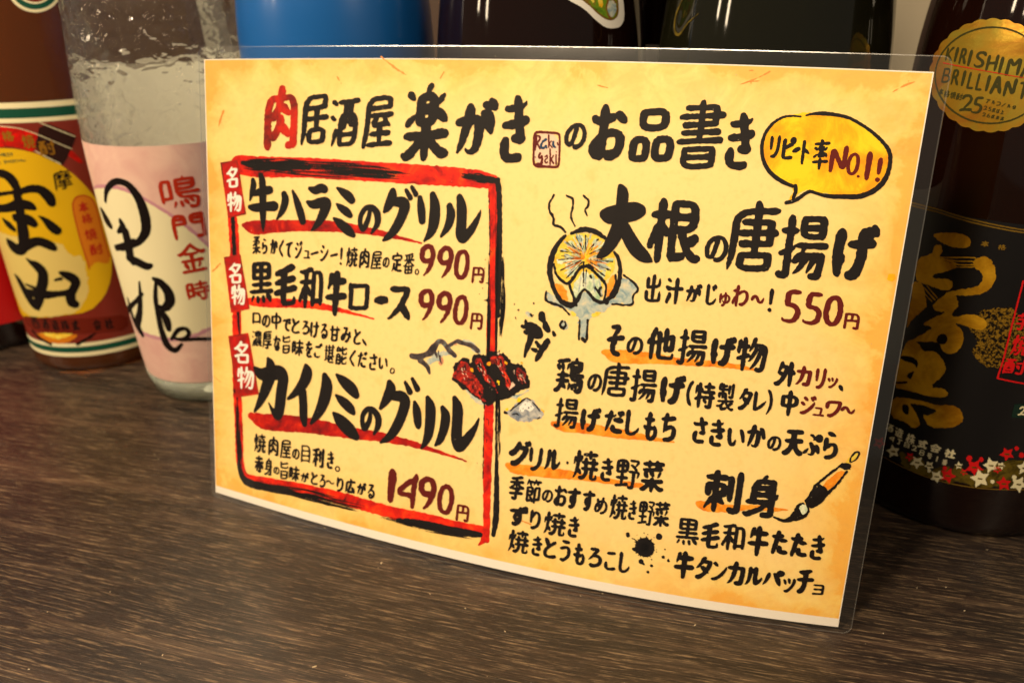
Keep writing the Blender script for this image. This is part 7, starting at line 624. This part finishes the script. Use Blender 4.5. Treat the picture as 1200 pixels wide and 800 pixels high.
# ------------------------------------------------------------------ materials
M = {}
def ink(name, col, rough=.55, var=None):
    m = mat(name, col, rough)
    BS(m).inputs['Specular IOR Level'].default_value = .12
    if var:
        v = coords(m, 'Object')
        f = noise(m, v, var[0], 5, .65, .6)
        L(m, ramp(m, f, var[1]), BS(m).inputs['Base Color'])
    M[name] = m
ink('ink_black', rgb(20, 13, 12))
ink('ink_maroon', rgb(98, 16, 8))
ink('ink_title_red', rgb(150, 28, 10), var=(90, [(.35, rgb(110, 22, 12)), (.6, rgb(205, 34, 8))]))
ink('ink_tag_red', rgb(170, 20, 12), var=(160, [(.35, rgb(140, 22, 14)), (.65, rgb(214, 18, 6))]))
ink('ink_red', rgb(235, 40, 5), var=(110, [(.3, rgb(70, 10, 8)), (.42, rgb(190, 16, 4)), (.56, rgb(236, 36, 2)), (.72, rgb(248, 84, 8))]))
ink('ink_deep_red', rgb(205, 20, 8), var=(120, [(.3, rgb(110, 8, 8)), (.5, rgb(176, 10, 4)), (.72, rgb(238, 50, 6))]))
ink('ink_orange', rgb(240, 140, 20), var=(140, [(.3, rgb(214, 96, 8)), (.5, rgb(244, 146, 24)), (.72, rgb(250, 190, 70))]))
ink('ink_bubble', rgb(250, 190, 20), var=(70, [(.36, rgb(252, 150, 8)), (.5, rgb(253, 184, 10)), (.62, rgb(252, 214, 30))]))
ink('ink_yellow', rgb(240, 205, 60), var=(220, [(.35, rgb(236, 180, 30)), (.6, rgb(240, 220, 90))]))
ink('ink_pale', rgb(220, 225, 190), var=(300, [(.35, rgb(160, 190, 150)), (.6, rgb(236, 236, 205))]))
ink('ink_greyblue', rgb(150, 172, 176), var=(260, [(.35, rgb(132, 158, 166)), (.5, rgb(184, 194, 184)), (.66, rgb(222, 210, 176))]))
ink('ink_meat', rgb(180, 30, 15), var=(420, [(.38, rgb(66, 16, 14)), (.5, rgb(150, 24, 12)), (.64, rgb(222, 46, 22))]))
ink('ink_smoke', rgb(60, 54, 58), var=(300, [(.38, rgb(44, 38, 42)), (.55, rgb(88, 74, 74)), (.7, rgb(120, 140, 138))]))
ink('ink_rust', rgb(206, 140, 110))
ink('ink_grey', rgb(150, 155, 160), var=(350, [(.35, rgb(110, 122, 140)), (.65, rgb(205, 200, 190))]))
ink('ink_pink', rgb(244, 205, 178))
ink('ink_white', rgb(240, 236, 226))
ink('ink_blue', rgb(40, 66, 96))
ink('ink_stain', rgb(226, 150, 70))
ink('ink_cream', rgb(232, 222, 180))
ink('ink_mauve', rgb(196, 140, 152))
ink('ink_label_red', rgb(176, 44, 22))
ink('ink_label_redbrown', rgb(122, 30, 14), var=(40, [(.35, rgb(96, 22, 12)), (.65, rgb(150, 40, 18))]))
ink('ink_green', rgb(20, 76, 58))
ink('ink_yellow_label', rgb(214, 170, 22), .35)
ink('ink_cream_label', rgb(214, 190, 110), .35)
ink('ink_brown', rgb(44, 20, 16))
ink('ink_gold_dark', rgb(140, 96, 20))
ink('ink_orange_label', rgb(206, 120, 24))
ink('ink_band', rgb(104, 30, 16))
ink('ink_neon_red', rgb(206, 24, 26))
ink('ink_darkgreen', rgb(24, 44, 36))
ink('ink_olive', rgb(82, 68, 18), var=(220, [(.42, rgb(60, 50, 14)), (.56, rgb(98, 82, 24))]))
ink('ink_leafgreen', rgb(90, 128, 30), var=(160, [(.4, rgb(52, 86, 20)), (.5, rgb(110, 150, 30)), (.6, rgb(130, 84, 30))]))
ink('ink_darkolive', rgb(56, 54, 22))
ink('ink_gold', rgb(186, 134, 26), .38, var=(45, [(.38, rgb(160, 108, 16)), (.62, rgb(222, 168, 36))]))
for k in ('ink_gold',):
    BS(M[k]).inputs['Metallic'].default_value = .35
ink('ink_gold_dim', rgb(120, 92, 30), .4)
# speckled gold: the dots are open noise holes
ink('ink_moon', rgb(110, 84, 24), .5, var=(900, [(.48, rgb(16, 14, 12)), (.54, rgb(130, 98, 26))]))
# gold foil
m = M['foil_gold'] = mat('foil_gold', rgb(226, 176, 60), .22, Metallic=.7)
v = coords(m, 'Object', (1, 1, 1)); f = noise(m, v, 45, 3, .5, 1.2)
L(m, ramp(m, f, [(.3, rgb(206, 120, 50)), (.5, rgb(222, 170, 56)), (.7, rgb(206, 186, 70))]), BS(m).inputs['Base Color'])
bump(m, noise(m, v, 160, 3), .12, .001)

# printed paper: cream stock with orange and tan mottling, darker towards the printed edge
m = M['paper_print'] = mat('paper_print', rough=.6)
tc = N(m, 'ShaderNodeTexCoord'); sep = N(m, 'ShaderNodeSeparateXYZ'); L(m, tc.outputs['UV'], sep.inputs[0])
ux, uy = sep.outputs[0], sep.outputs[1]           # 0..1 across the sheet
dx = math_(m, 'MINIMUM', ux, math_(m, 'SUBTRACT', 1.0, ux))
dy = math_(m, 'MINIMUM', uy, math_(m, 'SUBTRACT', 1.0, uy))
edge = math_(m, 'MINIMUM', math_(m, 'MULTIPLY', dx, 1.41), dy)
vv = coords(m, 'UV', (1.41, 1, 1))
n1 = noise(m, vv, 5.5, 6, .62, .5); n2 = noise(m, vv, 22, 5, .6, .3); n3 = noise(m, vv, 90, 3, .6)
e2 = math_(m, 'ADD', edge, math_(m, 'MULTIPLY', math_(m, 'SUBTRACT', n1, .5), .30))
base = ramp(m, e2, [(0.0, rgb(247, 186, 78)), (.012, rgb(249, 204, 104)), (.045, rgb(251, 216, 126)), (.14, rgb(252, 219, 143))])
pe = ramp(m, edge, [(.0, (1, 1, 1, 1)), (.16, (0, 0, 0, 1))]); n4 = noise(m, vv, 11, 5, .65, 1.0)
base = mix(m, math_(m, 'MULTIPLY', math_(m, 'MULTIPLY', pe, ramp(m, n4, [(.42, (0, 0, 0, 1)), (.62, (1, 1, 1, 1))])), .42), base, rgb(240, 160, 56))
patch = ramp(m, n2, [(.56, (0, 0, 0, 1)), (.72, (1, 1, 1, 1))])
base = mix(m, math_(m, 'MULTIPLY', patch, .32), base, rgb(240, 184, 92))
base = mix(m, math_(m, 'MULTIPLY', math_(m, 'SUBTRACT', n3, .5), .5), base, rgb(200, 140, 70))
fl = N(m, 'ShaderNodeMath', operation='GREATER_THAN'); L(m, uy, fl.inputs[0]); fl.inputs[1].default_value = .0175
fr = N(m, 'ShaderNodeMath', operation='LESS_THAN'); L(m, uy, fr.inputs[0]); fr.inputs[1].default_value = .998
fx_ = N(m, 'ShaderNodeMath', operation='GREATER_THAN'); L(m, dx, fx_.inputs[0]); fx_.inputs[1].default_value = .0012
inside = math_(m, 'MULTIPLY', math_(m, 'MULTIPLY', fl.outputs[0], fr.outputs[0]), fx_.outputs[0])
L(m, mix(m, inside, rgb(240, 232, 220), base), BS(m).inputs['Base Color'])
bump(m, noise(m, vv, 420, 2), .05, .0002)

# clear laminating film
def film(name, haze, gl_rough=.06):
    m = bpy.data.materials.new(name); m.use_nodes = True
    t = m.node_tree; t.nodes.remove(t.nodes['Principled BSDF']); out = t.nodes['Material Output']
    tr = N(m, 'ShaderNodeBsdfTransparent'); tr.inputs[0].default_value = (.985, .985, .975, 1)
    gl = N(m, 'ShaderNodeBsdfGlossy'); gl.inputs['Roughness'].default_value = gl_rough; gl.inputs[0].default_value = (1, 1, 1, 1)
    df = N(m, 'ShaderNodeBsdfDiffuse'); df.inputs[0].default_value = (.8, .78, .74, 1)
    ge = N(m, 'ShaderNodeNewGeometry'); dt = N(m, 'ShaderNodeVectorMath', operation='DOT_PRODUCT'); L(m, ge.outputs['Incoming'], dt.inputs[0]); L(m, ge.outputs['Normal'], dt.inputs[1])
    fres = math_(m, 'ADD', .04, math_(m, 'MULTIPLY', .96, math_(m, 'POWER', math_(m, 'SUBTRACT', 1.0, math_(m, 'ABSOLUTE', dt.outputs['Value'])), 5.0)))
    v = coords(m, 'Object'); b = N(m, 'ShaderNodeBump'); b.inputs['Strength'].default_value = .1; b.inputs['Distance'].default_value = .0004
    L(m, noise(m, v, 60, 2), b.inputs['Height']); L(m, b.outputs[0], gl.inputs['Normal'])
    m1 = N(m, 'ShaderNodeMixShader'); m1.inputs[0].default_value = haze; L(m, tr.outputs[0], m1.inputs[1]); L(m, df.outputs[0], m1.inputs[2])
    m2 = N(m, 'ShaderNodeMixShader'); L(m, fres, m2.inputs[0]); L(m, m1.outputs[0], m2.inputs[1]); L(m, gl.outputs[0], m2.inputs[2])
    L(m, m2.outputs[0], out.inputs['Surface'])
    return m
M['film'] = film('laminate_film', .003)
M['film_back'] = film('laminate_film_back', .006, .12)
M['film_edge'] = film('laminate_edge', .06, .2)

# dark wood grain laminate of the table
m = M['table_wood'] = mat('table_wood', rough=.32, Specular_IOR_Level=.6, Coat_Weight=.15, Coat_Roughness=.25)
a = math.radians(-4.0)
base_v = coords(m, 'Object', rot=(0, 0, a))
def sv(scale, dist_from=None):
    mp = N(m, 'ShaderNodeMapping'); mp.inputs['Scale'].default_value = scale
    L(m, base_v, mp.inputs['Vector']); return mp.outputs['Vector']
warp = noise(m, sv((2.2, 4.5, 5)), 1.0, 2, .5)
wv = N(m, 'ShaderNodeVectorMath', operation='ADD'); L(m, base_v, wv.inputs[0])
cx = N(m, 'ShaderNodeCombineXYZ'); L(m, math_(m, 'MULTIPLY', math_(m, 'SUBTRACT', warp, .5), .035), cx.inputs[1]); L(m, cx.outputs[0], wv.inputs[1])
base_v = wv.outputs[0]
broad = noise(m, sv((3.5, 42, 20)), 1.0, 4, .6, .3)
fig = N(m, 'ShaderNodeTexWave', wave_type='BANDS', bands_direction='Y'); fig.inputs['Scale'].default_value = 9.0; fig.inputs['Distortion'].default_value = 5.5; fig.inputs['Detail'].default_value = 3; fig.inputs['Detail Scale'].default_value = .9
L(m, sv((1.3, 1.6, 1.0)), fig.inputs['Vector'])
fine = noise(m, sv((52, 1150, 60)), 1.0, 5, .68, .1)
fine2 = noise(m, sv((36, 1700, 60)), 1.0, 4, .65, .1)
brk = noise(m, sv((150, 700, 60)), 1.0, 4, .65, .2)
rip = noise(m, sv((9, 190, 20)), 1.0, 3, .6, .7)
col = ramp(m, broad, [(.3, rgb(30, 25, 23)), (.48, rgb(47, 37, 32)), (.62, rgb(74, 56, 45)), (.78, rgb(114, 84, 60))])
col = mix(m, math_(m, 'MULTIPLY', ramp(m, rip, [(.38, (1, 1, 1, 1)), (.56, (0, 0, 0, 1))]), .62), col, rgb(34, 27, 25))
col = mix(m, math_(m, 'MULTIPLY', ramp(m, rip, [(.54, (0, 0, 0, 1)), (.68, (1, 1, 1, 1))]), .38), col, rgb(112, 92, 74))
col = mix(m, math_(m, 'MULTIPLY', ramp(m, fig.outputs['Fac'], [(.15, (1, 1, 1, 1)), (.55, (0, 0, 0, 1))]), .4), col, rgb(30, 25, 24))
st = ramp(m, fine, [(.51, (0, 0, 0, 1)), (.60, (1, 1, 1, 1))])
stb = ramp(m, brk, [(.36, (0, 0, 0, 1)), (.56, (1, 1, 1, 1))])
amt = math_(m, 'MULTIPLY', math_(m, 'MULTIPLY', st, stb), math_(m, 'ADD', broad, .2))
col = mix(m, math_(m, 'MULTIPLY', amt, .85), col, rgb(156, 130, 100))
st2 = ramp(m, fine2, [(.42, (1, 1, 1, 1)), (.51, (0, 0, 0, 1))])
col = mix(m, math_(m, 'MULTIPLY', st2, .7), col, rgb(22, 18, 18))
L(m, col, BS(m).inputs['Base Color'])
rr = N(m, 'ShaderNodeMapRange'); L(m, fine2, rr.inputs[0]); rr.inputs[3].default_value = .42; rr.inputs[4].default_value = .22
L(m, rr.outputs[0], BS(m).inputs['Roughness'])
bump(m, math_(m, 'ADD', fine, math_(m, 'MULTIPLY', fine2, .8)), .45, .0005)

m = M['wall_paint'] = mat('wall_paint', rgb(176, 164, 140), .7)
v = coords(m); L(m, ramp(m, noise(m, v, 6, 5), [(.3, rgb(166, 154, 130)), (.7, rgb(184, 172, 148))]), BS(m).inputs['Base Color']); bump(m, noise(m, v, 300, 3), .15, .001)

M['added_panel_brown'] = mat('added_panel_brown', rgb(72, 52, 38), .5)  # brown of the added panel behind the bottles
def glass(name, col, rough=.03, trans=1.0, ior=1.5):
    m = mat(name, col, rough, Transmission_Weight=trans, IOR=ior); M[name] = m; return m
glass('amber_glass', (0.24, 0.062, 0.009, 1), .04, .72)
glass('dark_brown_glass', (0.016, 0.004, 0.002, 1), .05, .6)
glass('dark_green_glass', (0.014, 0.014, 0.006, 1), .05, .6)
m = M['blue_glass'] = mat('blue_frosted_glass', (0.003, 0.12, 0.44, 1), .34, Transmission_Weight=.2, IOR=1.45, Coat_Weight=.4, Coat_Roughness=.15)
m = glass('hammered_glass', (0.93, 0.95, 0.92, 1), .035, 1.0, 1.42)
v = coords(m, 'Object', (1, 1, 1.5)); hn = noise(m, v, 75, 2, .5, .9); hv = N(m, 'ShaderNodeTexVoronoi', feature='SMOOTH_F1'); hv.inputs['Scale'].default_value = 130; L(m, v, hv.inputs['Vector'])
bump(m, math_(m, 'ADD', hn, math_(m, 'MULTIPLY', hv.outputs['Distance'], .6)), .9, .0034)
tp = N(m, 'ShaderNodeBsdfTransparent'); tp.inputs[0].default_value = (.95, .97, .94, 1); mx_ = N(m, 'ShaderNodeMixShader'); mx_.inputs[0].default_value = .35
L(m, BS(m).outputs[0], mx_.inputs[1]); L(m, tp.outputs[0], mx_.inputs[2]); L(m, mx_.outputs[0], m.node_tree.nodes['Material Output'].inputs['Surface'])
M['lit_base_glass'] = mat('lit_base_glass', (.82, .88, .74, 1), .08, Transmission_Weight=.75, IOR=1.5)  # pale milky tint stands in for light gathered in the bottle base
M['label_black'] = mat('label_black', rgb(15, 14, 16), .36)
M['label_redbrown'] = mat('label_redbrown', rgb(122, 34, 18), .4)
M['label_red'] = mat('label_red', rgb(188, 8, 10), .4)
m = M['label_pink'] = mat('label_pink', rgb(224, 184, 170), .5)
v = coords(m); L(m, ramp(m, noise(m, v, 55, 4, .6, .8), [(.3, rgb(214, 166, 156)), (.7, rgb(230, 194, 176))]), BS(m).inputs['Base Color'])
M['label_white'] = mat('label_white', rgb(226, 224, 210), .6)
m = M['label_thin'] = mat('label_thin_paper', rgb(236, 234, 218), .6)
tl = N(m, 'ShaderNodeBsdfTranslucent'); tl.inputs[0].default_value = rgb(236, 234, 218); mx_ = N(m, 'ShaderNodeMixShader'); mx_.inputs[0].default_value = .72
L(m, BS(m).outputs[0], mx_.inputs[1]); L(m, tl.outputs[0], mx_.inputs[2]); L(m, mx_.outputs[0], m.node_tree.nodes['Material Output'].inputs['Surface'])
M['dust'] = mat('dust', rgb(190, 172, 140), .8)
M['cap_black'] = mat('cap_black', rgb(24, 22, 22), .35)
M['cap_white'] = mat('cap_white', rgb(225, 222, 214), .4)
M['cap_gold'] = mat('cap_gold', rgb(190, 150, 60), .3, Metallic=.8)

# ------------------------------------------------------------------ table and wall
def box(name, x0, y0, z0, x1, y1, z1, material, parent=None):
    v = [(x0, y0, z0), (x1, y0, z0), (x1, y1, z0), (x0, y1, z0), (x0, y0, z1), (x1, y0, z1), (x1, y1, z1), (x0, y1, z1)]
    f = [(0, 3, 2, 1), (4, 5, 6, 7), (0, 1, 5, 4), (1, 2, 6, 5), (2, 3, 7, 6), (3, 0, 4, 7)]
    return mesh_obj(name, v, f, material, parent)
t = box('table_top', -1.5, -0.75, -0.035, 1.1, 0.62, 0.0, M['table_wood']); t['kind'] = 'structure'
t = box('added_dark_panel', -1.7, 0.58, -0.035, 0.12, 0.621, 1.2, M['added_panel_brown']); t['kind'] = 'structure'  # unseen panel, added to darken what shows through the left bottles
t = box('wall', -1.9, 0.624, -0.6, 1.6, 0.72, 1.6, M['wall_paint']); t['kind'] = 'structure'

V = []; F = []
rs = np.random.RandomState(8)
for _ in range(260):
    x, y, r = rs.uniform(-.6, .45), rs.uniform(-.2, .12), rs.uniform(.00010, .00032) * (1.6 if rs.rand() < .08 else 1)
    k = len(V); q = rs.uniform(0, 3); e_ = rs.uniform(1, 2.6)
    for a_ in np.linspace(0, 5.03, 5): V.append((x + r * e_ * math.cos(a_) * math.cos(q) - r * math.sin(a_) * math.sin(q), y + r * e_ * math.cos(a_) * math.sin(q) + r * math.sin(a_) * math.cos(q), .00002))
    V.append((x, y, r * .9)); F += [(k + i, k + (i + 1) % 5, k + 5) for i in range(5)]
o = mesh_obj('crumbs', V, F, M['dust']); o['kind'] = 'stuff'; o['label'] = 'tiny pale crumbs and dust scattered on the dark table'; o['category'] = 'crumbs'

# ------------------------------------------------------------------ the laminated menu
TH = math.radians(13.0); SN, CS = math.sin(TH), math.cos(TH)
BA, BB, BC = 0.0097, -0.0250, 0.0016
def sheet(P, off=0.0):
    """points in millimetres on the sheet (x right, y up) -> world, off = metres in front of the paper"""
    P = np.asarray(P, float)
    def S(x, y):
        u = x / 297.; v = y / 210.
        uc = np.clip(u, -.03, 1.03)
        wb = 4 * uc * (1 - uc) * (BA * (1 - v) + BB * v) + BC * 4 * uc * (1 - uc) * (2 * uc - 1)
        return np.stack([(u - .5) * .297, v * .210 * SN - wb, v * .210 * CS + 0.0025 + 0 * u], -1)
    p = S(P[:, 0], P[:, 1])
    if off != 0:
        e = .5
        tx = S(P[:, 0] + e, P[:, 1]) - S(P[:, 0] - e, P[:, 1]); ty = S(P[:, 0], P[:, 1] + e) - S(P[:, 0], P[:, 1] - e)
        n = np.cross(tx, ty); n /= np.linalg.norm(n, axis=1)[:, None]
        p = p + n * np.asarray(off).reshape(-1, 1) if np.ndim(off) else p + n * off
    return p
menu = empty('laminated_menu', (0, 0, 0), 'laminated cream menu sheet with brushed Japanese lettering and red frame, leaning on the bottles', 'menu')
nx, ny = 120, 84
gx, gy = np.meshgrid(np.linspace(0, 297, nx + 1), np.linspace(0, 210, ny + 1))
gp = np.c_[gx.ravel(), gy.ravel()]
def gridfaces(nx, ny):
    return [(j * (nx + 1) + i, j * (nx + 1) + i + 1, (j + 1) * (nx + 1) + i + 1, (j + 1) * (nx + 1) + i) for j in range(ny) for i in range(nx)]
paper = mesh_obj('paper', sheet(gp), gridfaces(nx, ny), M['paper_print'], menu, True, uv=gp / [297., 210.])
# film: rounded rectangle outline, front and back skins plus a welded rim
FX0, FX1, FY0, FY1, FR = -2.2, 301.9, -2.3, 215.2, 3.2
def film_skin(name, off, material):
    n1, n2 = 120, 86
    X, Y = np.meshgrid(np.linspace(FX0, FX1, n1 + 1), np.linspace(FY0, FY1, n2 + 1))
    for sx, cx0 in ((-1, FX0 + FR), (1, FX1 - FR)):
        for sy, cy0 in ((-1, FY0 + FR), (1, FY1 - FR)):
            q = ((X - cx0) * sx > 0) & ((Y - cy0) * sy > 0)
            dx_ = X[q] - cx0; dy_ = Y[q] - cy0; mx = np.maximum(np.abs(dx_), np.abs(dy_)); h = np.hypot(dx_, dy_) + 1e-9
            X[q] = cx0 + dx_ / h * mx; Y[q] = cy0 + dy_ / h * mx
    return mesh_obj(name, sheet(np.c_[X.ravel(), Y.ravel()], off), gridfaces(n1, n2), material, menu, True)
film_skin('front_film', .00038, M['film'])
film_skin('back_film', -.0003, M['film_back'])
def outline(x0, x1, y0, y1, r):
    P = []
    for (a, b, cx0, cy0, s) in ((x0 + r, x1 - r, x1 - r, y0 + r, -90), (y0 + r, y1 - r, x1 - r, y1 - r, 0), (x1 - r, x0 + r, x0 + r, y1 - r, 90), (y1 - r, y0 + r, x0 + r, y0 + r, 180)):
        for k in range(60):
            t_ = a + (b - a) * k / 60.
            P.append((t_, y0) if s == -90 else (x1, t_) if s == 0 else (t_, y1) if s == 90 else (x0, t_))
        for k in range(10):
            an = math.radians(s + 9 * k); P.append((cx0 + r * math.cos(an), cy0 + r * math.sin(an)))
    return np.array(P)
o1 = outline(FX0, FX1, FY0, FY1, FR); o2 = outline(FX0 + .35, FX1 - .35, FY0 + .35, FY1 - .35, FR - .35)
n = len(o1)
rim = np.vstack([sheet(o1, .00042), sheet(o2, .00046), sheet(o1, -.00034)])
mesh_obj('film_rim', rim, [(i, (i + 1) % n, n + (i + 1) % n, n + i) for i in range(n)] + [(i, 2 * n + i, 2 * n + (i + 1) % n, (i + 1) % n) for i in range(n)], M['film_edge'], menu)
rs = np.random.RandomState(21)
V = []; F = []
for _ in range(110):
    x, y, r = rs.uniform(4, 298), rs.uniform(4, 213), rs.uniform(.06, .17)
    k = len(V); V += [(x + r * rs.uniform(.6, 1.3) * math.cos(a_), y + r * rs.uniform(.6, 1.3) * math.sin(a_)) for a_ in np.linspace(0, 5.2, 6)]; F.append(tuple(range(k, k + 6)))
o = mesh_obj('dust', sheet(np.array(V), .00046), F, M['dust'], menu); o['kind'] = 'stuff'; o['label'] = 'fine pale dust specks on the laminate'
for it in PRINT:
    print_item(it, lambda P, z: sheet(P, .00006 + z * .000022), paper, M)

# ------------------------------------------------------------------ bottles
def lathe(name, prof, material, parent, seg=160, close=True):
    V = []; F = []
    for r, z in prof:
        for k in range(seg):
            a_ = 2 * math.pi * k / seg; V.append((r * math.cos(a_), r * math.sin(a_), z))
    for j in range(len(prof) - 1):
        for k in range(seg):
            F.append((j * seg + k, j * seg + (k + 1) % seg, (j + 1) * seg + (k + 1) % seg, (j + 1) * seg + k))
    if close:
        F.append(tuple(reversed(range(seg)))); F.append(tuple((len(prof) - 1) * seg + k for k in range(seg)))
    o = mesh_obj(name, V, F, material, parent, True)
    return o
def smooth_prof(ctrl):
    P = np.array(ctrl, float)
    return [tuple(p) for p in resample(chaikin(P, 3), .0025)]
class Bottle:
    def __init__(s, name, c, prof, body_m, cap_m, label, r0, neck=(.0135, .385, .412)):
        s.c = c; s.r0 = r0; s.prof = smooth_prof(prof); s.e = empty(name, (c[0], c[1], 0), label, 'bottle', 'bottles standing in rows behind the menu')
        s.p0 = math.atan2(CAM.y - c[1], CAM.x - c[0])
        s.body = lathe('glass_body', s.prof, body_m, s.e)
        rn, z0, z1 = neck
        s.cap = lathe('cap', [(rn + .0008, z0), (rn + .0018, z0 + .001), (rn + .0018, z1 - .001), (rn + .0008, z1)], cap_m, s.e, 48)
        s.zz = np.array([p[1] for p in s.prof]); s.rr = np.array([p[0] for p in s.prof])
        o = np.argsort(s.zz, kind='stable'); s.zz = s.zz[o]; s.rr = s.rr[o]
    def surf(s, P, z):
        P = np.asarray(P, float)
        a_ = s.p0 + P[:, 0] * .001 / s.r0; zz = P[:, 1] * .001
        r = np.interp(zz, s.zz, s.rr) + .00012 + z * .00004
        return np.stack([r * np.cos(a_), r * np.sin(a_), zz], -1)
    def wrap(s, name, s0, s1, z0, z1, material, z=0, label=None, parent=None, r=0):
        n1 = max(4, int(abs(s1 - s0) / 1.8)); n2 = max(2, int((z1 - z0) / 3))
        X, Y = np.meshgrid(np.linspace(s0, s1, n1 + 1), np.linspace(z0, z1, n2 + 1))
        o = mesh_obj(name, s.surf(np.c_[X.ravel(), Y.ravel()], z), gridfaces(n1, n2), material, parent or s.e, True)
        if label: o['label'] = label
        return o
    def badge(s, key, name, label):
        root = None
        for it in LABELS[key]:
            if root is None:
                root = print_item(dict(it, n=name, l=label), s.surf, s.e, M)
            else: print_item(it, s.surf, root, M)
    def prints(s, key, parent=None):
        for it in LABELS[key]:
            if it['n'] in ('label_stripe',): continue
            if it['n'] == 'label_ground' and it['m'] == 'ink_label_redbrown': continue
            print_item(it, s.surf, parent or s.e, M)
def isho(r, s1=.2, r2=None):
    r2 = r2 or r * .93
    return [(r * .90, .0), (r * .965, .0008), (r * .995, .004), (r, .02), (r, s1), (r2, .235), (r * .80, .268), (r * .52, .305), (r * .31, .338), (.0145, .36), (.0138, .384)]
b = Bottle('shochu_bottle', (-.3477, .1355), isho(.05, .195, .047), M['amber_glass'], M['cap_white'], 'amber bottle with heavy black calligraphy on a yellow and red label', .05)
lab = b.wrap('front_label', -125, 110, 12.5, 177, M['label_redbrown'])
b.wrap('label_stripe', -125, 110, 166, 177.5, M['ink_cream'], 2, parent=lab); b.wrap('label_stripe', -125, 110, 168.6, 174.2, M['ink_green'], 3, parent=lab)
b.wrap('label_stripe', -125, 110, 12.2, 22, M['ink_cream'], 3, parent=lab); b.wrap('label_stripe', -125, 110, 15.2, 19.4, M['ink_green'], 4, parent=lab)
b.prints('hozan', lab)
b.badge('hozan_neck', 'shoulder_badge', 'round cream and green badge on the shoulder')

b = Bottle('shochu_bottle', (-.235, .116), [(.036, 0), (.0415, .002), (.0425, .008), (.0445, .02), (.0468, .07), (.049, .14), (.0485, .17), (.0465, .20), (.0438, .235), (.038, .262), (.026, .29), (.0165, .315), (.0138, .34), (.0138, .384)], M['hammered_glass'], M['cap_white'], 'clear hammered glass bottle with pink label and flowing black calligraphy, left of the menu', .047)
lab = b.wrap('front_label', -74, 66, 16.5, 161, M['label_pink'])
b.prints('pink', lab)
b.wrap('back_label', 96, 118, 168, 240, M['label_thin'], label='narrow pale strip added up the back to brighten the glass')  # added strip, lightens the right side of the clear bottle
lathe('glass_base', [(.0, .0004), (.034, .0004), (.0412, .004), (.0432, .010), (.0444, .0158), (.0, .0159)], M['lit_base_glass'], b.e)
b.wrap('back_label', 119, 190, 118, 196, M['label_thin'], label='pale label on the back, seen through the glass')

b = Bottle('shochu_bottle', (-.1309, .1361), isho(.0525, .2, .0505), M['blue_glass'], M['cap_gold'], 'frosted blue bottle behind the top left of the menu', .0525)
b = Bottle('sake_bottle', (-.0195, .1488), isho(.055, .198, .0508), M['dark_brown_glass'], M['cap_black'], 'dark brown bottle with a leaf shaped white edged sticker, right of the blue bottle', .055)
st_ = b.wrap('front_label', -60, 60, 60, 150, M['label_white'])
b.badge('dark', 'shoulder_sticker', 'leaf shaped white edged sticker with a green picture')
b = Bottle('sake_bottle', (.0943, .1376), isho(.0525, .198, .0483), M['dark_green_glass'], M['cap_black'], 'plain blackish green bottle behind the top right of the menu', .0525)
b.wrap('front_label', -60, 60, 60, 150, M['label_white'])
b.prints('green')
b = Bottle('shochu_bottle', (.2071, .132), isho(.0532, .2, .0503), M['dark_brown_glass'], M['cap_gold'], 'dark bottle with black label, gold calligraphy and round gold badge, right of the menu', .0532)
lab = b.wrap('front_label', -120, 120, 29, 149, M['label_black'])
b.prints('kiri', lab)
b.badge('kiri_badge', 'shoulder_badge', 'round scalloped gold foil badge with dark green capitals')
b = Bottle('shochu_bottle', (-.4525, .134), isho(.0525, .2, .0487), M['dark_brown_glass'], M['cap_black'], 'black based bottle with plain red label at the left edge of the photo', .0525)
b.wrap('front_label', -130, 130, 20, 160, M['label_red'])
b = Bottle('sake_bottle', (.038, .262), isho(.0525, .215, .0495), M['dark_brown_glass'], M['cap_black'], 'second row bottle with pale label, glimpsed between two dark bottles', .0525)
b.wrap('front_label', -75, 75, 70, 205, M['label_white'])
